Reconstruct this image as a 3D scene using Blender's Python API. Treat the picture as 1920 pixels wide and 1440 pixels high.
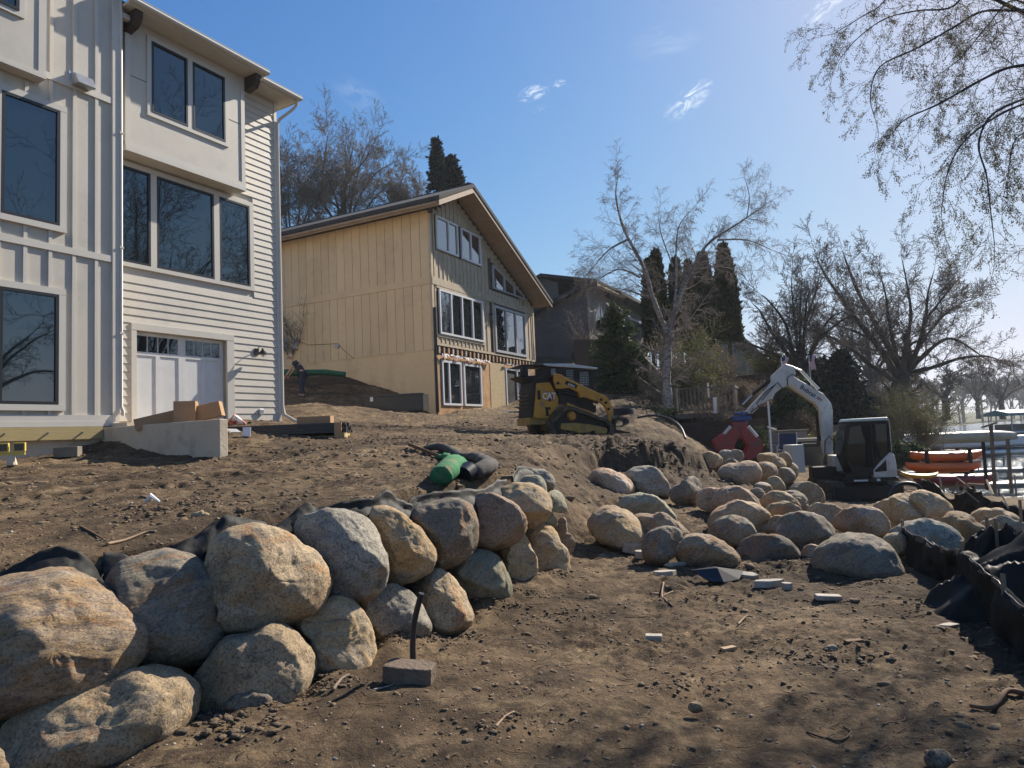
import bpy, math, random
import numpy as np
from mathutils import Vector, Matrix
sc = bpy.context.scene
for o in list(bpy.data.objects):
    bpy.data.objects.remove(o)
rad = math.radians
# ------------------------------------------------------------------ camera
FPX = 1280.0; PIT = rad(4.24); ROL = rad(2.5); CAM = np.array([0, 0, 1.65])
_U = np.array([0, -math.sin(PIT), math.cos(PIT)]); FW = np.array([0, math.cos(PIT), math.sin(PIT)])
CX = math.cos(ROL)*np.array([1., 0, 0]) - math.sin(ROL)*_U
CY = math.cos(ROL)*_U + math.sin(ROL)*np.array([1., 0, 0])
cam = bpy.data.cameras.new('camera'); camo = bpy.data.objects.new('camera', cam)
sc.collection.objects.link(camo); sc.camera = camo
cam.sensor_width = 36; cam.lens = 24; cam.clip_start = 0.05; cam.clip_end = 5000
camo.matrix_world = Matrix(((CX[0], CY[0], -FW[0], 0), (CX[1], CY[1], -FW[1], 0), (CX[2], CY[2], -FW[2], 1.65), (0, 0, 0, 1)))
def ray(px, py): return CX*(px-960)/FPX - CY*(py-720)/FPX + FW
def at(px, py, Y):
    d = ray(px, py); return CAM + d*(Y/d[1])
def atz(px, py, z):
    d = ray(px, py); return CAM + d*((z-1.65)/d[2])
# ------------------------------------------------------------------ light
SUN_AZ = rad(43); SUN_EL = rad(36)          # azimuth from +Y towards +X
w = bpy.data.worlds.new('World'); sc.world = w; w.use_nodes = True
nt = w.node_tree; nt.nodes.clear()
def wn(t, **k):
    n = nt.nodes.new(t)
    for a, b in k.items(): setattr(n, a, b)
    return n
out = wn('ShaderNodeOutputWorld'); bg = wn('ShaderNodeBackground'); bg.inputs[1].default_value = 0.0765
sky = wn('ShaderNodeTexSky', sky_type='NISHITA', sun_disc=False)
sky.sun_elevation = SUN_EL; sky.sun_rotation = SUN_AZ; sky.altitude = 200; sky.air_density = 1.0; sky.dust_density = 0.5; sky.ozone_density = 4.0
SAT, GAIN, MX = 1.24, 1.17, 5.7
tc = wn('ShaderNodeTexCoord')
hs = wn('ShaderNodeHueSaturation'); hs.inputs['Saturation'].default_value = SAT; nt.links.new(sky.outputs[0], hs.inputs['Color'])
sp3 = wn('ShaderNodeSeparateColor'); cb3 = wn('ShaderNodeCombineColor'); nt.links.new(hs.outputs[0], sp3.inputs[0])
for i in range(3):      # soft shoulder, as film has, on the bright horizon
    a = wn('ShaderNodeMath', operation='MULTIPLY'); a.inputs[1].default_value = GAIN/MX; t1 = wn('ShaderNodeMath', operation='TANH'); b = wn('ShaderNodeMath', operation='MULTIPLY'); b.inputs[1].default_value = MX*(1.0, 1.0, 1.17)[i]
    nt.links.new(sp3.outputs[i], a.inputs[0]); nt.links.new(a.outputs[0], t1.inputs[0]); nt.links.new(t1.outputs[0], b.inputs[0]); nt.links.new(b.outputs[0], cb3.inputs[i])
col = cb3.outputs[0]
def wmath(op, a, b=None):
    n = wn('ShaderNodeMath', operation=op)
    for i, v in enumerate((a, b)):
        if v is None: continue
        if isinstance(v, (int, float)): n.inputs[i].default_value = v
        else: nt.links.new(v, n.inputs[i])
    return n.outputs[0]
# thin wisps of cloud, each round its own direction in the sky
for (px, py, size, strn, sc_, dens, lean) in [(1290, 188, .038, 4.2, 7, .44, .5), (1000, 174, .024, 3., 7, .45, .25), (1047, 157, .012, 3., 9, .48, .2),
                                    (1542, 20, .03, 3., 7, .45, .4), (678, 182, .045, .5, 4, .42, -.5), (1245, 78, .05, .5, 3, .42, 0), (1010, 204, .012, 2., 9, .5, .2), (1800, 560, .35, .25, 2, .4, .1)]:
    d = ray(px, py); d = d/np.linalg.norm(d)
    r = np.cross(d, [0, 0, 1]); r /= np.linalg.norm(r); u = np.cross(r, d)
    r2 = r*math.cos(lean)+u*math.sin(lean); u2 = u*math.cos(lean)-r*math.sin(lean)
    def dot(v):
        n = wn('ShaderNodeVectorMath', operation='DOT_PRODUCT'); nt.links.new(tc.outputs['Generated'], n.inputs[0]); n.inputs[1].default_value = v; return n.outputs['Value']
    a = wmath('DIVIDE', dot(r2), size); b = wmath('DIVIDE', dot(u2), size*.45)
    rr = wmath('ADD', wmath('MULTIPLY', a, a), wmath('MULTIPLY', b, b))
    m = wmath('MAXIMUM', wmath('SUBTRACT', 1., rr), 0.)
    m = wmath('MULTIPLY', m, wmath('GREATER_THAN', dot(d), 0.))
    cmb = wn('ShaderNodeCombineXYZ'); nt.links.new(a, cmb.inputs[0]); nt.links.new(wmath('MULTIPLY', b, 1.3), cmb.inputs[1]); cmb.inputs[2].default_value = px*.01
    nz = wn('ShaderNodeTexNoise'); nz.inputs['Scale'].default_value = sc_*.16; nz.inputs['Detail'].default_value = 7; nz.inputs['Roughness'].default_value = .62; nz.inputs['Distortion'].default_value = 1.6
    nt.links.new(cmb.outputs[0], nz.inputs['Vector'])
    q = wmath('MULTIPLY', wmath('MAXIMUM', wmath('SUBTRACT', nz.outputs[0], dens), 0.), m)
    q = wmath('MULTIPLY', q, strn)
    qc = wn('ShaderNodeClamp'); nt.links.new(q, qc.inputs[0])
    mx = wn('ShaderNodeMix', data_type='RGBA'); nt.links.new(qc.outputs[0], mx.inputs[0]); nt.links.new(col, mx.inputs[6]); mx.inputs[7].default_value = (8.5, 8.9, 9.4, 1)
    col = mx.outputs[2]
nt.links.new(col, bg.inputs[0]); nt.links.new(bg.outputs[0], out.inputs[0])
sun = bpy.data.lights.new('sun', 'SUN'); sun.energy = 5.0; sun.angle = rad(.55); sun.color = (1, .91, .78)
suno = bpy.data.objects.new('sun', sun); sc.collection.objects.link(suno)
SD = Vector((math.sin(SUN_AZ)*math.cos(SUN_EL), math.cos(SUN_AZ)*math.cos(SUN_EL), math.sin(SUN_EL)))
suno.rotation_euler = SD.to_track_quat('Z', 'Y').to_euler(); suno.location = (60, 60, 60)
vs = sc.view_settings
sc.display_settings.display_device = 'sRGB'; vs.view_transform = 'Standard'; vs.look = 'None'; vs.exposure = 0.81; vs.gamma = 1; vs.use_curve_mapping = False
# ------------------------------------------------------------------ numpy noise
_rs = np.random.RandomState(7); _perm = _rs.permutation(256); _perm = np.concatenate([_perm, _perm, _perm])
_grad = _rs.normal(size=(256, 3)); _grad /= np.linalg.norm(_grad, axis=1)[:, None]
def pnoise(p, s=1.0, off=0.0):
    p = np.asarray(p, float)*s + off
    i = np.floor(p).astype(int); f = p - i; i &= 255
    u = f*f*f*(f*(f*6-15)+10)
    res = 0
    for dx in (0, 1):
        for dy in (0, 1):
            for dz in (0, 1):
                h = _perm[_perm[_perm[(i[:, 0]+dx) & 255]+((i[:, 1]+dy) & 255)]+((i[:, 2]+dz) & 255)] & 255
                g = _grad[h]; d = f - np.array([dx, dy, dz])
                wgt = (u[:, 0] if dx else 1-u[:, 0])*(u[:, 1] if dy else 1-u[:, 1])*(u[:, 2] if dz else 1-u[:, 2])
                res = res + wgt*(g*d).sum(1)
    return res*1.5
def fbm(p, s, oct=4, off=0., gain=.5):
    r = 0; a = 1
    for k in range(oct):
        r = r + a*pnoise(p, s*2**k, off+k*17.3); a *= gain
    return r
# ------------------------------------------------------------------ materials
def nmat(name):
    m = bpy.data.materials.new(name); m.use_nodes = True
    return m, m.node_tree, m.node_tree.nodes['Principled BSDF']
def mat(name, c, rough=.6, metal=0., c2=None, scale=3., stretch=None, bump=0., bscale=40., spec=None, ior=None, detail=5., lo=.35, hi=.65, alpha=None, var=0., c3=None, s3=1., bstretch=None):
    m, t, b = nmat(name); N = t.nodes; L = t.links
    b.inputs['Roughness'].default_value = rough; b.inputs['Metallic'].default_value = metal
    if spec is not None: b.inputs['Specular IOR Level'].default_value = spec
    if ior: b.inputs['IOR'].default_value = ior
    if alpha is not None: b.inputs['Alpha'].default_value = alpha
    b.inputs['Base Color'].default_value = (*c, 1)
    tcn = N.new('ShaderNodeTexCoord')
    def vec(st):
        if st is None: return tcn.outputs['Object']
        mp = N.new('ShaderNodeMapping'); mp.inputs['Scale'].default_value = st; L.new(tcn.outputs['Object'], mp.inputs[0]); return mp.outputs[0]
    cur = None
    if c2:
        nz = N.new('ShaderNodeTexNoise'); nz.inputs['Scale'].default_value = scale; nz.inputs['Detail'].default_value = detail; nz.inputs['Roughness'].default_value = .6
        L.new(vec(stretch), nz.inputs['Vector'])
        mr = N.new('ShaderNodeMapRange'); mr.inputs[1].default_value = lo; mr.inputs[2].default_value = hi; L.new(nz.outputs[0], mr.inputs[0])
        mx = N.new('ShaderNodeMix'); mx.data_type = 'RGBA'; L.new(mr.outputs[0], mx.inputs[0]); mx.inputs[6].default_value = (*c, 1); mx.inputs[7].default_value = (*c2, 1)
        cur = mx.outputs[2]
    if c3:
        nz = N.new('ShaderNodeTexNoise'); nz.inputs['Scale'].default_value = s3; nz.inputs['Detail'].default_value = 6; nz.inputs['Roughness'].default_value = .65
        L.new(tcn.outputs['Object'], nz.inputs['Vector'])
        mr = N.new('ShaderNodeMapRange'); mr.inputs[1].default_value = .52; mr.inputs[2].default_value = .68; L.new(nz.outputs[0], mr.inputs[0])
        mx = N.new('ShaderNodeMix'); mx.data_type = 'RGBA'; L.new(mr.outputs[0], mx.inputs[0])
        if cur: L.new(cur, mx.inputs[6])
        else: mx.inputs[6].default_value = (*c, 1)
        mx.inputs[7].default_value = (*c3, 1); cur = mx.outputs[2]
    if var:
        oi = N.new('ShaderNodeObjectInfo'); mr = N.new('ShaderNodeMapRange'); mr.inputs[3].default_value = 1-var; mr.inputs[4].default_value = 1+var; L.new(oi.outputs['Random'], mr.inputs[0])
        hv = N.new('ShaderNodeHueSaturation'); L.new(mr.outputs[0], hv.inputs['Value'])
        if cur: L.new(cur, hv.inputs['Color'])
        else: hv.inputs['Color'].default_value = (*c, 1)
        cur = hv.outputs[0]
    if cur: L.new(cur, b.inputs['Base Color'])
    if bump:
        nb = N.new('ShaderNodeTexNoise'); nb.inputs['Scale'].default_value = bscale; nb.inputs['Detail'].default_value = 6; L.new(vec(bstretch or stretch), nb.inputs['Vector'])
        bp = N.new('ShaderNodeBump'); bp.inputs['Strength'].default_value = bump; bp.inputs['Distance'].default_value = .02; L.new(nb.outputs[0], bp.inputs['Height']); L.new(bp.outputs[0], b.inputs['Normal'])
    return m
# ------------------------------------------------------------------ mesh helpers
COL = sc.collection
class MB:
    def __init__(s): s.v = []; s.f = []; s.n = 0
    def add(s, v, f):
        v = [tuple(map(float, a)) for a in v]
        s.v += v; s.f += [tuple(i+s.n for i in a) for a in f]; s.n += len(v); return s
    def bx(s, x0, x1, y0, y1, z0, z1, rot=None, c=None):
        v = [(x, y, z) for z in (z0, z1) for y in (y0, y1) for x in (x0, x1)]
        if rot is not None:
            cc = Vector(c) if c is not None else Vector(((x0+x1)/2, (y0+y1)/2, (z0+z1)/2))
            v = [tuple(rot @ (Vector(a)-cc)+cc) for a in v]
        return s.add(v, [(0, 2, 3, 1), (4, 5, 7, 6), (0, 1, 5, 4), (2, 6, 7, 3), (0, 4, 6, 2), (1, 3, 7, 5)])
    def hexa(s, v): return s.add(v, [(0, 2, 3, 1), (4, 5, 7, 6), (0, 1, 5, 4), (2, 6, 7, 3), (0, 4, 6, 2), (1, 3, 7, 5)])
    def prism(s, poly, d0, d1, axis='y'):
        n = len(poly)
        def mk(a, b, d): return {'y': (a, d, b), 'x': (d, a, b), 'z': (a, b, d)}[axis]
        v = [mk(a, b, d0) for a, b in poly]+[mk(a, b, d1) for a, b in poly]
        return s.add(v, [tuple(range(n))[::-1], tuple(range(n, 2*n))]+[(i, (i+1) % n, n+(i+1) % n, n+i) for i in range(n)])
    def tube(s, pts, r, n=8, cap=True, flat=1.0):
        pts = [Vector(p) for p in pts]
        rs = r if hasattr(r, '__len__') else [r]*len(pts)
        base = []; prev = None
        for i, p in enumerate(pts):
            t = (pts[min(i+1, len(pts)-1)]-pts[max(i-1, 0)])
            t = t.normalized() if t.length > 1e-9 else Vector((0, 0, 1))
            if prev is None:
                a = Vector((0, 0, 1)) if abs(t.z) < .9 else Vector((1, 0, 0)); e = t.cross(a).normalized()
            else:
                e = prev - t*prev.dot(t); e = e.normalized() if e.length > 1e-6 else t.orthogonal().normalized()
            prev = e; g = t.cross(e)
            for k in range(n):
                an = 2*math.pi*k/n; base.append(p+e*(math.cos(an)*rs[i])+g*(math.sin(an)*rs[i]*flat))
        f = [(i*n+k, i*n+(k+1) % n, (i+1)*n+(k+1) % n, (i+1)*n+k) for i in range(len(pts)-1) for k in range(n)]
        if cap: f += [tuple(range(n))[::-1], tuple(range((len(pts)-1)*n, len(pts)*n))]
        return s.add(base, f)
    def lathe(s, prof, c=(0, 0, 0), axis='z', n=20):
        v = []
        for r, h in prof:
            for k in range(n):
                a = 2*math.pi*k/n; x, y = r*math.cos(a), r*math.sin(a)
                q = {'z': (x, y, h), 'x': (h, x, y), 'y': (x, h, y)}[axis]
                v.append((q[0]+c[0], q[1]+c[1], q[2]+c[2]))
        m = len(prof)
        f = [(i*n+k, i*n+(k+1) % n, (i+1)*n+(k+1) % n, (i+1)*n+k) for i in range(m-1) for k in range(n)]
        f += [tuple(range(n))[::-1], tuple(range((m-1)*n, m*n))]
        return s.add(v, f)
    def build(s, name, m, parent=None, smooth=False, bevel=0., loc=None):
        me = bpy.data.meshes.new(name); me.from_pydata(s.v, [], s.f); me.update()
        return link(name, me, m, parent, smooth, bevel, loc)
def link(name, me, m, parent=None, smooth=False, bevel=0., loc=None):
    if m is not None: me.materials.append(m)
    if smooth:
        me.shade_smooth()
        if smooth != 'all': me.set_sharp_from_angle(angle=rad(38))
    o = bpy.data.objects.new(name, me); COL.objects.link(o)
    if parent is not None: o.parent = parent
    if loc is not None: o.location = loc
    if bevel:
        b = o.modifiers.new('bevel', 'BEVEL'); b.width = bevel; b.segments = 2; b.limit_method = 'ANGLE'
    return o
def fast_mesh(name, V, F):
    """V (n,3), F (m,k) numpy arrays"""
    me = bpy.data.meshes.new(name); V = np.asarray(V, np.float32); F = np.asarray(F, np.int32); k = F.shape[1]
    me.vertices.add(len(V)); me.vertices.foreach_set('co', V.ravel())
    me.loops.add(F.size); me.loops.foreach_set('vertex_index', F.ravel())
    me.polygons.add(len(F)); me.polygons.foreach_set('loop_start', np.arange(0, F.size, k, dtype=np.int32))
    try: me.polygons.foreach_set('loop_total', np.full(len(F), k, np.int32))
    except Exception: pass
    me.update(calc_edges=True); return me
def tag(o, label=None, cat=None, group=None, kind=None):
    if label: o['label'] = label
    if cat: o['category'] = cat
    if group: o['group'] = group
    if kind: o['kind'] = kind
    return o
def empty(name, loc, rz=0, label=None, cat=None, group=None, kind=None):
    o = bpy.data.objects.new(name, None); COL.objects.link(o); o.location = loc; o.rotation_euler = (0, 0, rz); o.empty_display_size = .2
    return tag(o, label, cat, group, kind)
def copy_tree(o, parent=None):
    c = o.copy(); COL.objects.link(c)
    if parent is not None: c.parent = parent
    for ch in o.children: copy_tree(ch, c)
    return c
def segs_mesh(P0, P1, R0, R1, n=3):
    """many tapered prisms at once"""
    P0 = np.asarray(P0, float); P1 = np.asarray(P1, float); R0 = np.asarray(R0)[:, None]; R1 = np.asarray(R1)[:, None]
    d = P1-P0; d /= np.maximum(np.linalg.norm(d, axis=1), 1e-9)[:, None]
    a = np.where(np.abs(d[:, 2:3]) < .9, np.array([[0, 0, 1.]]), np.array([[1., 0, 0]]))
    e = np.cross(d, a); e /= np.linalg.norm(e, axis=1)[:, None]; g = np.cross(d, e)
    V = []; ext = P1 + d*R1*.5
    for k in range(n):
        an = 2*math.pi*k/n; off = e*math.cos(an)+g*math.sin(an)
        V.append(P0+off*R0)
    for k in range(n):
        an = 2*math.pi*k/n; off = e*math.cos(an)+g*math.sin(an)
        V.append(ext+off*R1)
    V = np.stack(V, 1); m = len(P0); b = (np.arange(m)*2*n)[:, None]
    F = np.concatenate([b+np.array([[k, (k+1) % n, n+(k+1) % n, n+k]]) for k in range(n)])
    return V.reshape(-1, 3), F
# ================================================================== TERRAIN
# measured ground points: (pixel x, pixel y, distance) or world
PB = [(0,1440,0),(300,1440,0),(600,1440,0),(900,1440,0),(1300,1440,0),(1900,1440,0)]
LOW = [(-3.2,3.3,-.02),(-2,3.5,0),(-1,3.5,0),(0,3,0),(1.5,3,0),(2.6,3,0.02),(0,5,0),(1.5,5,-.02),(3,5,0),(-1.2,5,.05),(-.5,6.2,.06),(.2,7.4,.05),(1.5,7,0),(3,7,0),(4,7,-.02),
       (.8,8.6,.04),(2.2,8.4,0),(3.6,8.3,0),(5,8,-.08),(1.3,9.4,.1),(2.4,9.6,.08),(1.6,11,.35),(2.6,11.5,.3),(3.8,11.2,.1),(5.4,11,-.05),(1.3,12.6,.7),(2.2,13.2,.55),(3.2,13.6,.5),
       (6.8,13,-.25),(8,12,-.4),(6.2,15.5,-.1),(8.5,17,-.55),(11,22,-.86),(8.6,22,-.75),(13.5,22,-.95),(10,19.5,-.75)]
SHR = [(.5,-4,0),(4,-3,-.05),(-4,-3,0),(9,0,-.5),(12,4,-.9),(20,-5,-1.6),(8,6,-.35),(9.5,9,-.5),(12,13,-.9),(15.5,17,-1.35),(17,22,-1.5),(20,27,-1.75),(22,28,-2.1),(26,22,-2.6),(30,10,-3),(40,40,-3.2),
       (24,36,-1.9),(28,46,-1.9),(38,70,-1.9),(52,100,-1.9),(26,50,-1.2),(36,76,-1.1),(50,106,-1.2),(70,60,-3.5),(100,100,-3.5),(130,180,-3),(30,30,-3),(90,150,-2.6),(80,160,-1.3),(170,285,-1.2),(215,300,-1.),(260,180,-3.2),(240,330,-.8),(330,250,-.8),(200,50,-3.4),(450,0,0),(150,-150,-3),
       (15.5,27,-1.25),(17,33,-1.2),(14,30,-.6),(20,40,-.7),(12,28,.1),(11,33,.6),(17,45,1.0),(24,45,1.0),(28,60,.9),(14,60,3.2)]
UPR = [(-4.5,3.2,.95),(-3,4.6,.98),(-2,5.4,1.03),(-1.2,6.3,1.08),(-.4,7.5,1.1),(.3,8.6,1.12),(.6,9.6,1.1),(-6,5,1.1),(-5,8,1.25),(-2.5,8.5,1.2),(-.6,10.2,1.22),(-8,9,1.4),(-9,13.4,1.6),(-7,13.2,1.52),(-5.4,12.9,1.48),(-3.5,12,1.42),
       (-1.5,13,1.5),(0,14,1.45),(.7,12,1.15),(1.2,16,1.45),(2.6,17,1.4),(3.7,17.3,1.3),(1.2,19.6,1.54),(1.2,21.5,1.58),(3.1,20.2,1.44),(3.1,22,1.46),(0,20,1.65),(4.6,17.6,1.05),(5,16.8,.8),(5.6,17.6,.35),(-7.39,15.06,2.2),(-5.6,15.2,2.1),(-6.17,17.24,2.22),(-3.9,16.5,1.88),(-3.61,14.65,1.7),(-4.12,17.81,2.05),(-4.4,22,2.3),(-2.6,26,2.5),(-.5,30,2.62),(1.4,33,2.66),(1.2,27,2.4),
       (-6.6,19.5,2.28),(-7.8,17.6,2.3),(-10,18,2.3),(-6.9,23,2.9),(-8,26,3.38),(-4.9,29,3.65),(-6.3,30,4.25),(-7.6,30.6,4.7),(-10.7,32.3,5.25),(-9,36,5.4),(-3.4,28,2.6),(4.5,26,2.5),(6.3,28,2.38),(4,31,3.4),(7,31,3.2),(8,36,3.8),(12.5,38,4.4),(9.5,31,2.2),(5,23,1.6),(6.6,23,.7),(8,25.5,.4),(9.6,26,.1),
       (3,42,6.2),(-10,50,8),(10,55,6),(-30,30,5),(-40,80,9),(-20,12,1.8),(-15,5,1.3),(0,100,9),(-100,150,12),(30,150,6),(60,300,6),(-200,400,14),(200,500,4),(-60,-40,2),(-100,0,4),(0,-60,.5),(16,48,2.2)]
FRONT = [(3.7,12.6,.35)]
def mq(P):
    P = np.array(P, float); c = .6
    X = P[:, :2]; D = np.sqrt(((X[:, None]-X[None])**2).sum(2)+c*c)
    A = np.zeros((len(P)+1, len(P)+1)); A[:-1, :-1] = D; A[-1, :-1] = 1; A[:-1, -1] = 1
    wv = np.linalg.solve(A, np.concatenate([P[:, 2], [0]]))
    def f(x, y):
        x = np.asarray(x, float); y = np.asarray(y, float); r = np.full(x.shape, wv[-1])
        for (a, b), q in zip(X, wv[:-1]): r = r+q*np.sqrt((x-a)**2+(y-b)**2+c*c)
        return r
    return f
fL = mq(LOW+SHR+[(2.2,14.6,.78),(3.6,14.9,.66),(4.8,15.6,.4),(6,17,.1),(7,19,-.25),(8,22,-.5),(0,14,.9),(0,18,1.0),(3,20,.9),(5,21,.4),(7,25,0.)]+[p for p in UPR if p[1] > 24.5])
fU = mq(UPR+SHR+[p for p in LOW if p[1] > 19])
# line of the boulder retaining wall (back of the stones); terrace lies on its left
WL = np.array([(-9,2.6),(-6.5,3.0),(-3.7,3.95),(-2.95,4.5),(-2.4,4.9),(-1.95,5.35),(-1.6,5.95),(-1.25,6.5),(-.85,7.2),(-.5,7.8),(0,8.7),(.2,9.4),(.4,10.3),(.6,11.6),(.9,13.4),(1.7,14.5),(3.2,15.0),(4.3,15.9),(5.0,17.5),(5.5,19.5),(6.2,22.5),(7.4,25.2)])
def wall_sd(x, y):
    best = np.full(np.shape(x), 1e9); sgn = np.ones(np.shape(x))
    for (a, b), (c, d) in zip(WL[:-1], WL[1:]):
        ex, ey = c-a, d-b; t = np.clip(((x-a)*ex+(y-b)*ey)/(ex*ex+ey*ey), 0, 1)
        dx, dy = x-(a+t*ex), y-(b+t*ey); dd = np.hypot(dx, dy); cr = ex*dy-ey*dx
        m = dd < best; best = np.where(m, dd, best); sgn = np.where(m, np.sign(cr), sgn)
    return best*sgn          # positive on the terrace side
TRK = [(-6.5, 7.5, 2.5, 13.2, .17), (-6.1, 6.3, 3.2, 12.2, .17), (-5, 11.6, 3, 18.5, .18), (-3.9, 11, 3.8, 17.4, .18), (1.4, 9.2, 3., 14.6, .17)]
def sstep(a, b, x):
    t = np.clip((x-a)/(b-a), 0, 1); return t*t*(3-2*t)
def base_h(x, y):
    x = np.asarray(x, float); y = np.asarray(y, float)
    L = fL(x, y); U = fU(x, y); s = wall_sd(x, y)
    # the bank softens past the end of the stones and is cut steep again under the loader
    wid = .16+.95*sstep(8.6, 10.2, y)*(1-sstep(12.6, 14.2, y))+.06*sstep(13, 15, y)
    k = sstep(-wid, wid*.6, s)
    h = L*(1-k)+U*k
    return h
def ground_h(x, y):
    x = np.atleast_1d(np.asarray(x, float)); y = np.atleast_1d(np.asarray(y, float)); shp = x.shape
    h = base_h(x, y); P = np.stack([x.ravel(), y.ravel(), np.zeros(x.size)], 1)
    near = 1-sstep(25, 60, np.hypot(x, y))
    n = fbm(P, .55, 3, 3.1).reshape(shp)*.07+fbm(P, 2.3, 3, 9.).reshape(shp)*.035
    rough = .35+.9*sstep(-.1, .55, pnoise(P, .8, 5.5).reshape(shp)) + .7*sstep(6, 12, y)
    # clods: ridged noise
    c1 = (1-np.abs(pnoise(P, 7., 2.2))*2.4).reshape(shp); c2 = (1-np.abs(pnoise(P, 15., 8.2))*2.4).reshape(shp)
    c3 = pnoise(P, 32., 4.4).reshape(shp); c4 = np.maximum(pnoise(P, 11., 14.4).reshape(shp)-.12, 0)
    det = (np.maximum(c1, -.5)*.011+np.maximum(c2, -.5)*.010+c3*.009+c4*.035)*rough
    # mounds at the foot of the wall
    s = wall_sd(x, y)
    m = np.exp(-((s+.75)/.35)**2)*np.clip(fbm(P, 1.6, 3, 21.).reshape(shp)+.25, 0, 1)*.12*(y < 10)
    # grooves left by the tracks
    trk = 0
    for (ax, ay, bx_, by_, wd) in TRK:
        ex, ey = bx_-ax, by_-ay; Lk = math.hypot(ex, ey); t_ = ((x-ax)*ex+(y-ay)*ey)/Lk; d_ = ((x-ax)*ey-(y-ay)*ex)/Lk+.12*np.sin(t_*.9)
        inside = np.exp(-(d_/wd)**6)*sstep(0, .5, t_)*(1-sstep(Lk-.5, Lk, t_))
        trk = trk+inside*(-.04+.034*np.sin(t_*27))*sstep(-.6, .1, pnoise(P, .8, ax).reshape(shp))
    tr = trk+np.sin((x*.35+y*.94)*26)*.012*np.exp(-((x-.2)/1.6)**2)*np.exp(-((y-21.5)/2.5)**2)
    ld = 1-.6*np.exp(-((x-2)/1.8)**2-((y-20.3)/1.6)**2)
    bk = np.exp(-((x-3.)/2.4)**2-((y-15.6)/1.7)**2); dug = (fbm(P, 1.9, 4, 31., .6).reshape(shp)*.22+(1-np.abs(pnoise(P, 4.2, 41.)).reshape(shp)*2.5)*.05)*bk
    return h+(n+det)*near*ld+m+tr+dug
def graded(lo, hi, a, b, d0, gr):
    """coordinates dense between a and b, growing outwards"""
    xs = list(np.arange(a, b, d0)); st = d0; q = xs[-1]
    while q < hi: st *= gr; q += st; xs.append(q)
    st = d0; q = a; l = []
    while q > lo: st *= gr; q -= st; l.append(q)
    return np.array(l[::-1]+xs)
gx = graded(-600, 700, -3.6, 4.2, .026, 1.013); gy = graded(-60, 900, 2.6, 8.6, .026, 1.0125)
X, Y = np.meshgrid(gx, gy); Z = ground_h(X.ravel(), Y.ravel()).reshape(X.shape)
V = np.stack([X.ravel(), Y.ravel(), Z.ravel()], 1)
ny, nx = X.shape; I = np.arange(ny*nx).reshape(ny, nx)
F = np.stack([I[:-1, :-1].ravel(), I[:-1, 1:].ravel(), I[1:, 1:].ravel(), I[1:, :-1].ravel()], 1)
print('ground verts', len(V))
me = fast_mesh('ground', V, F)
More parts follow.
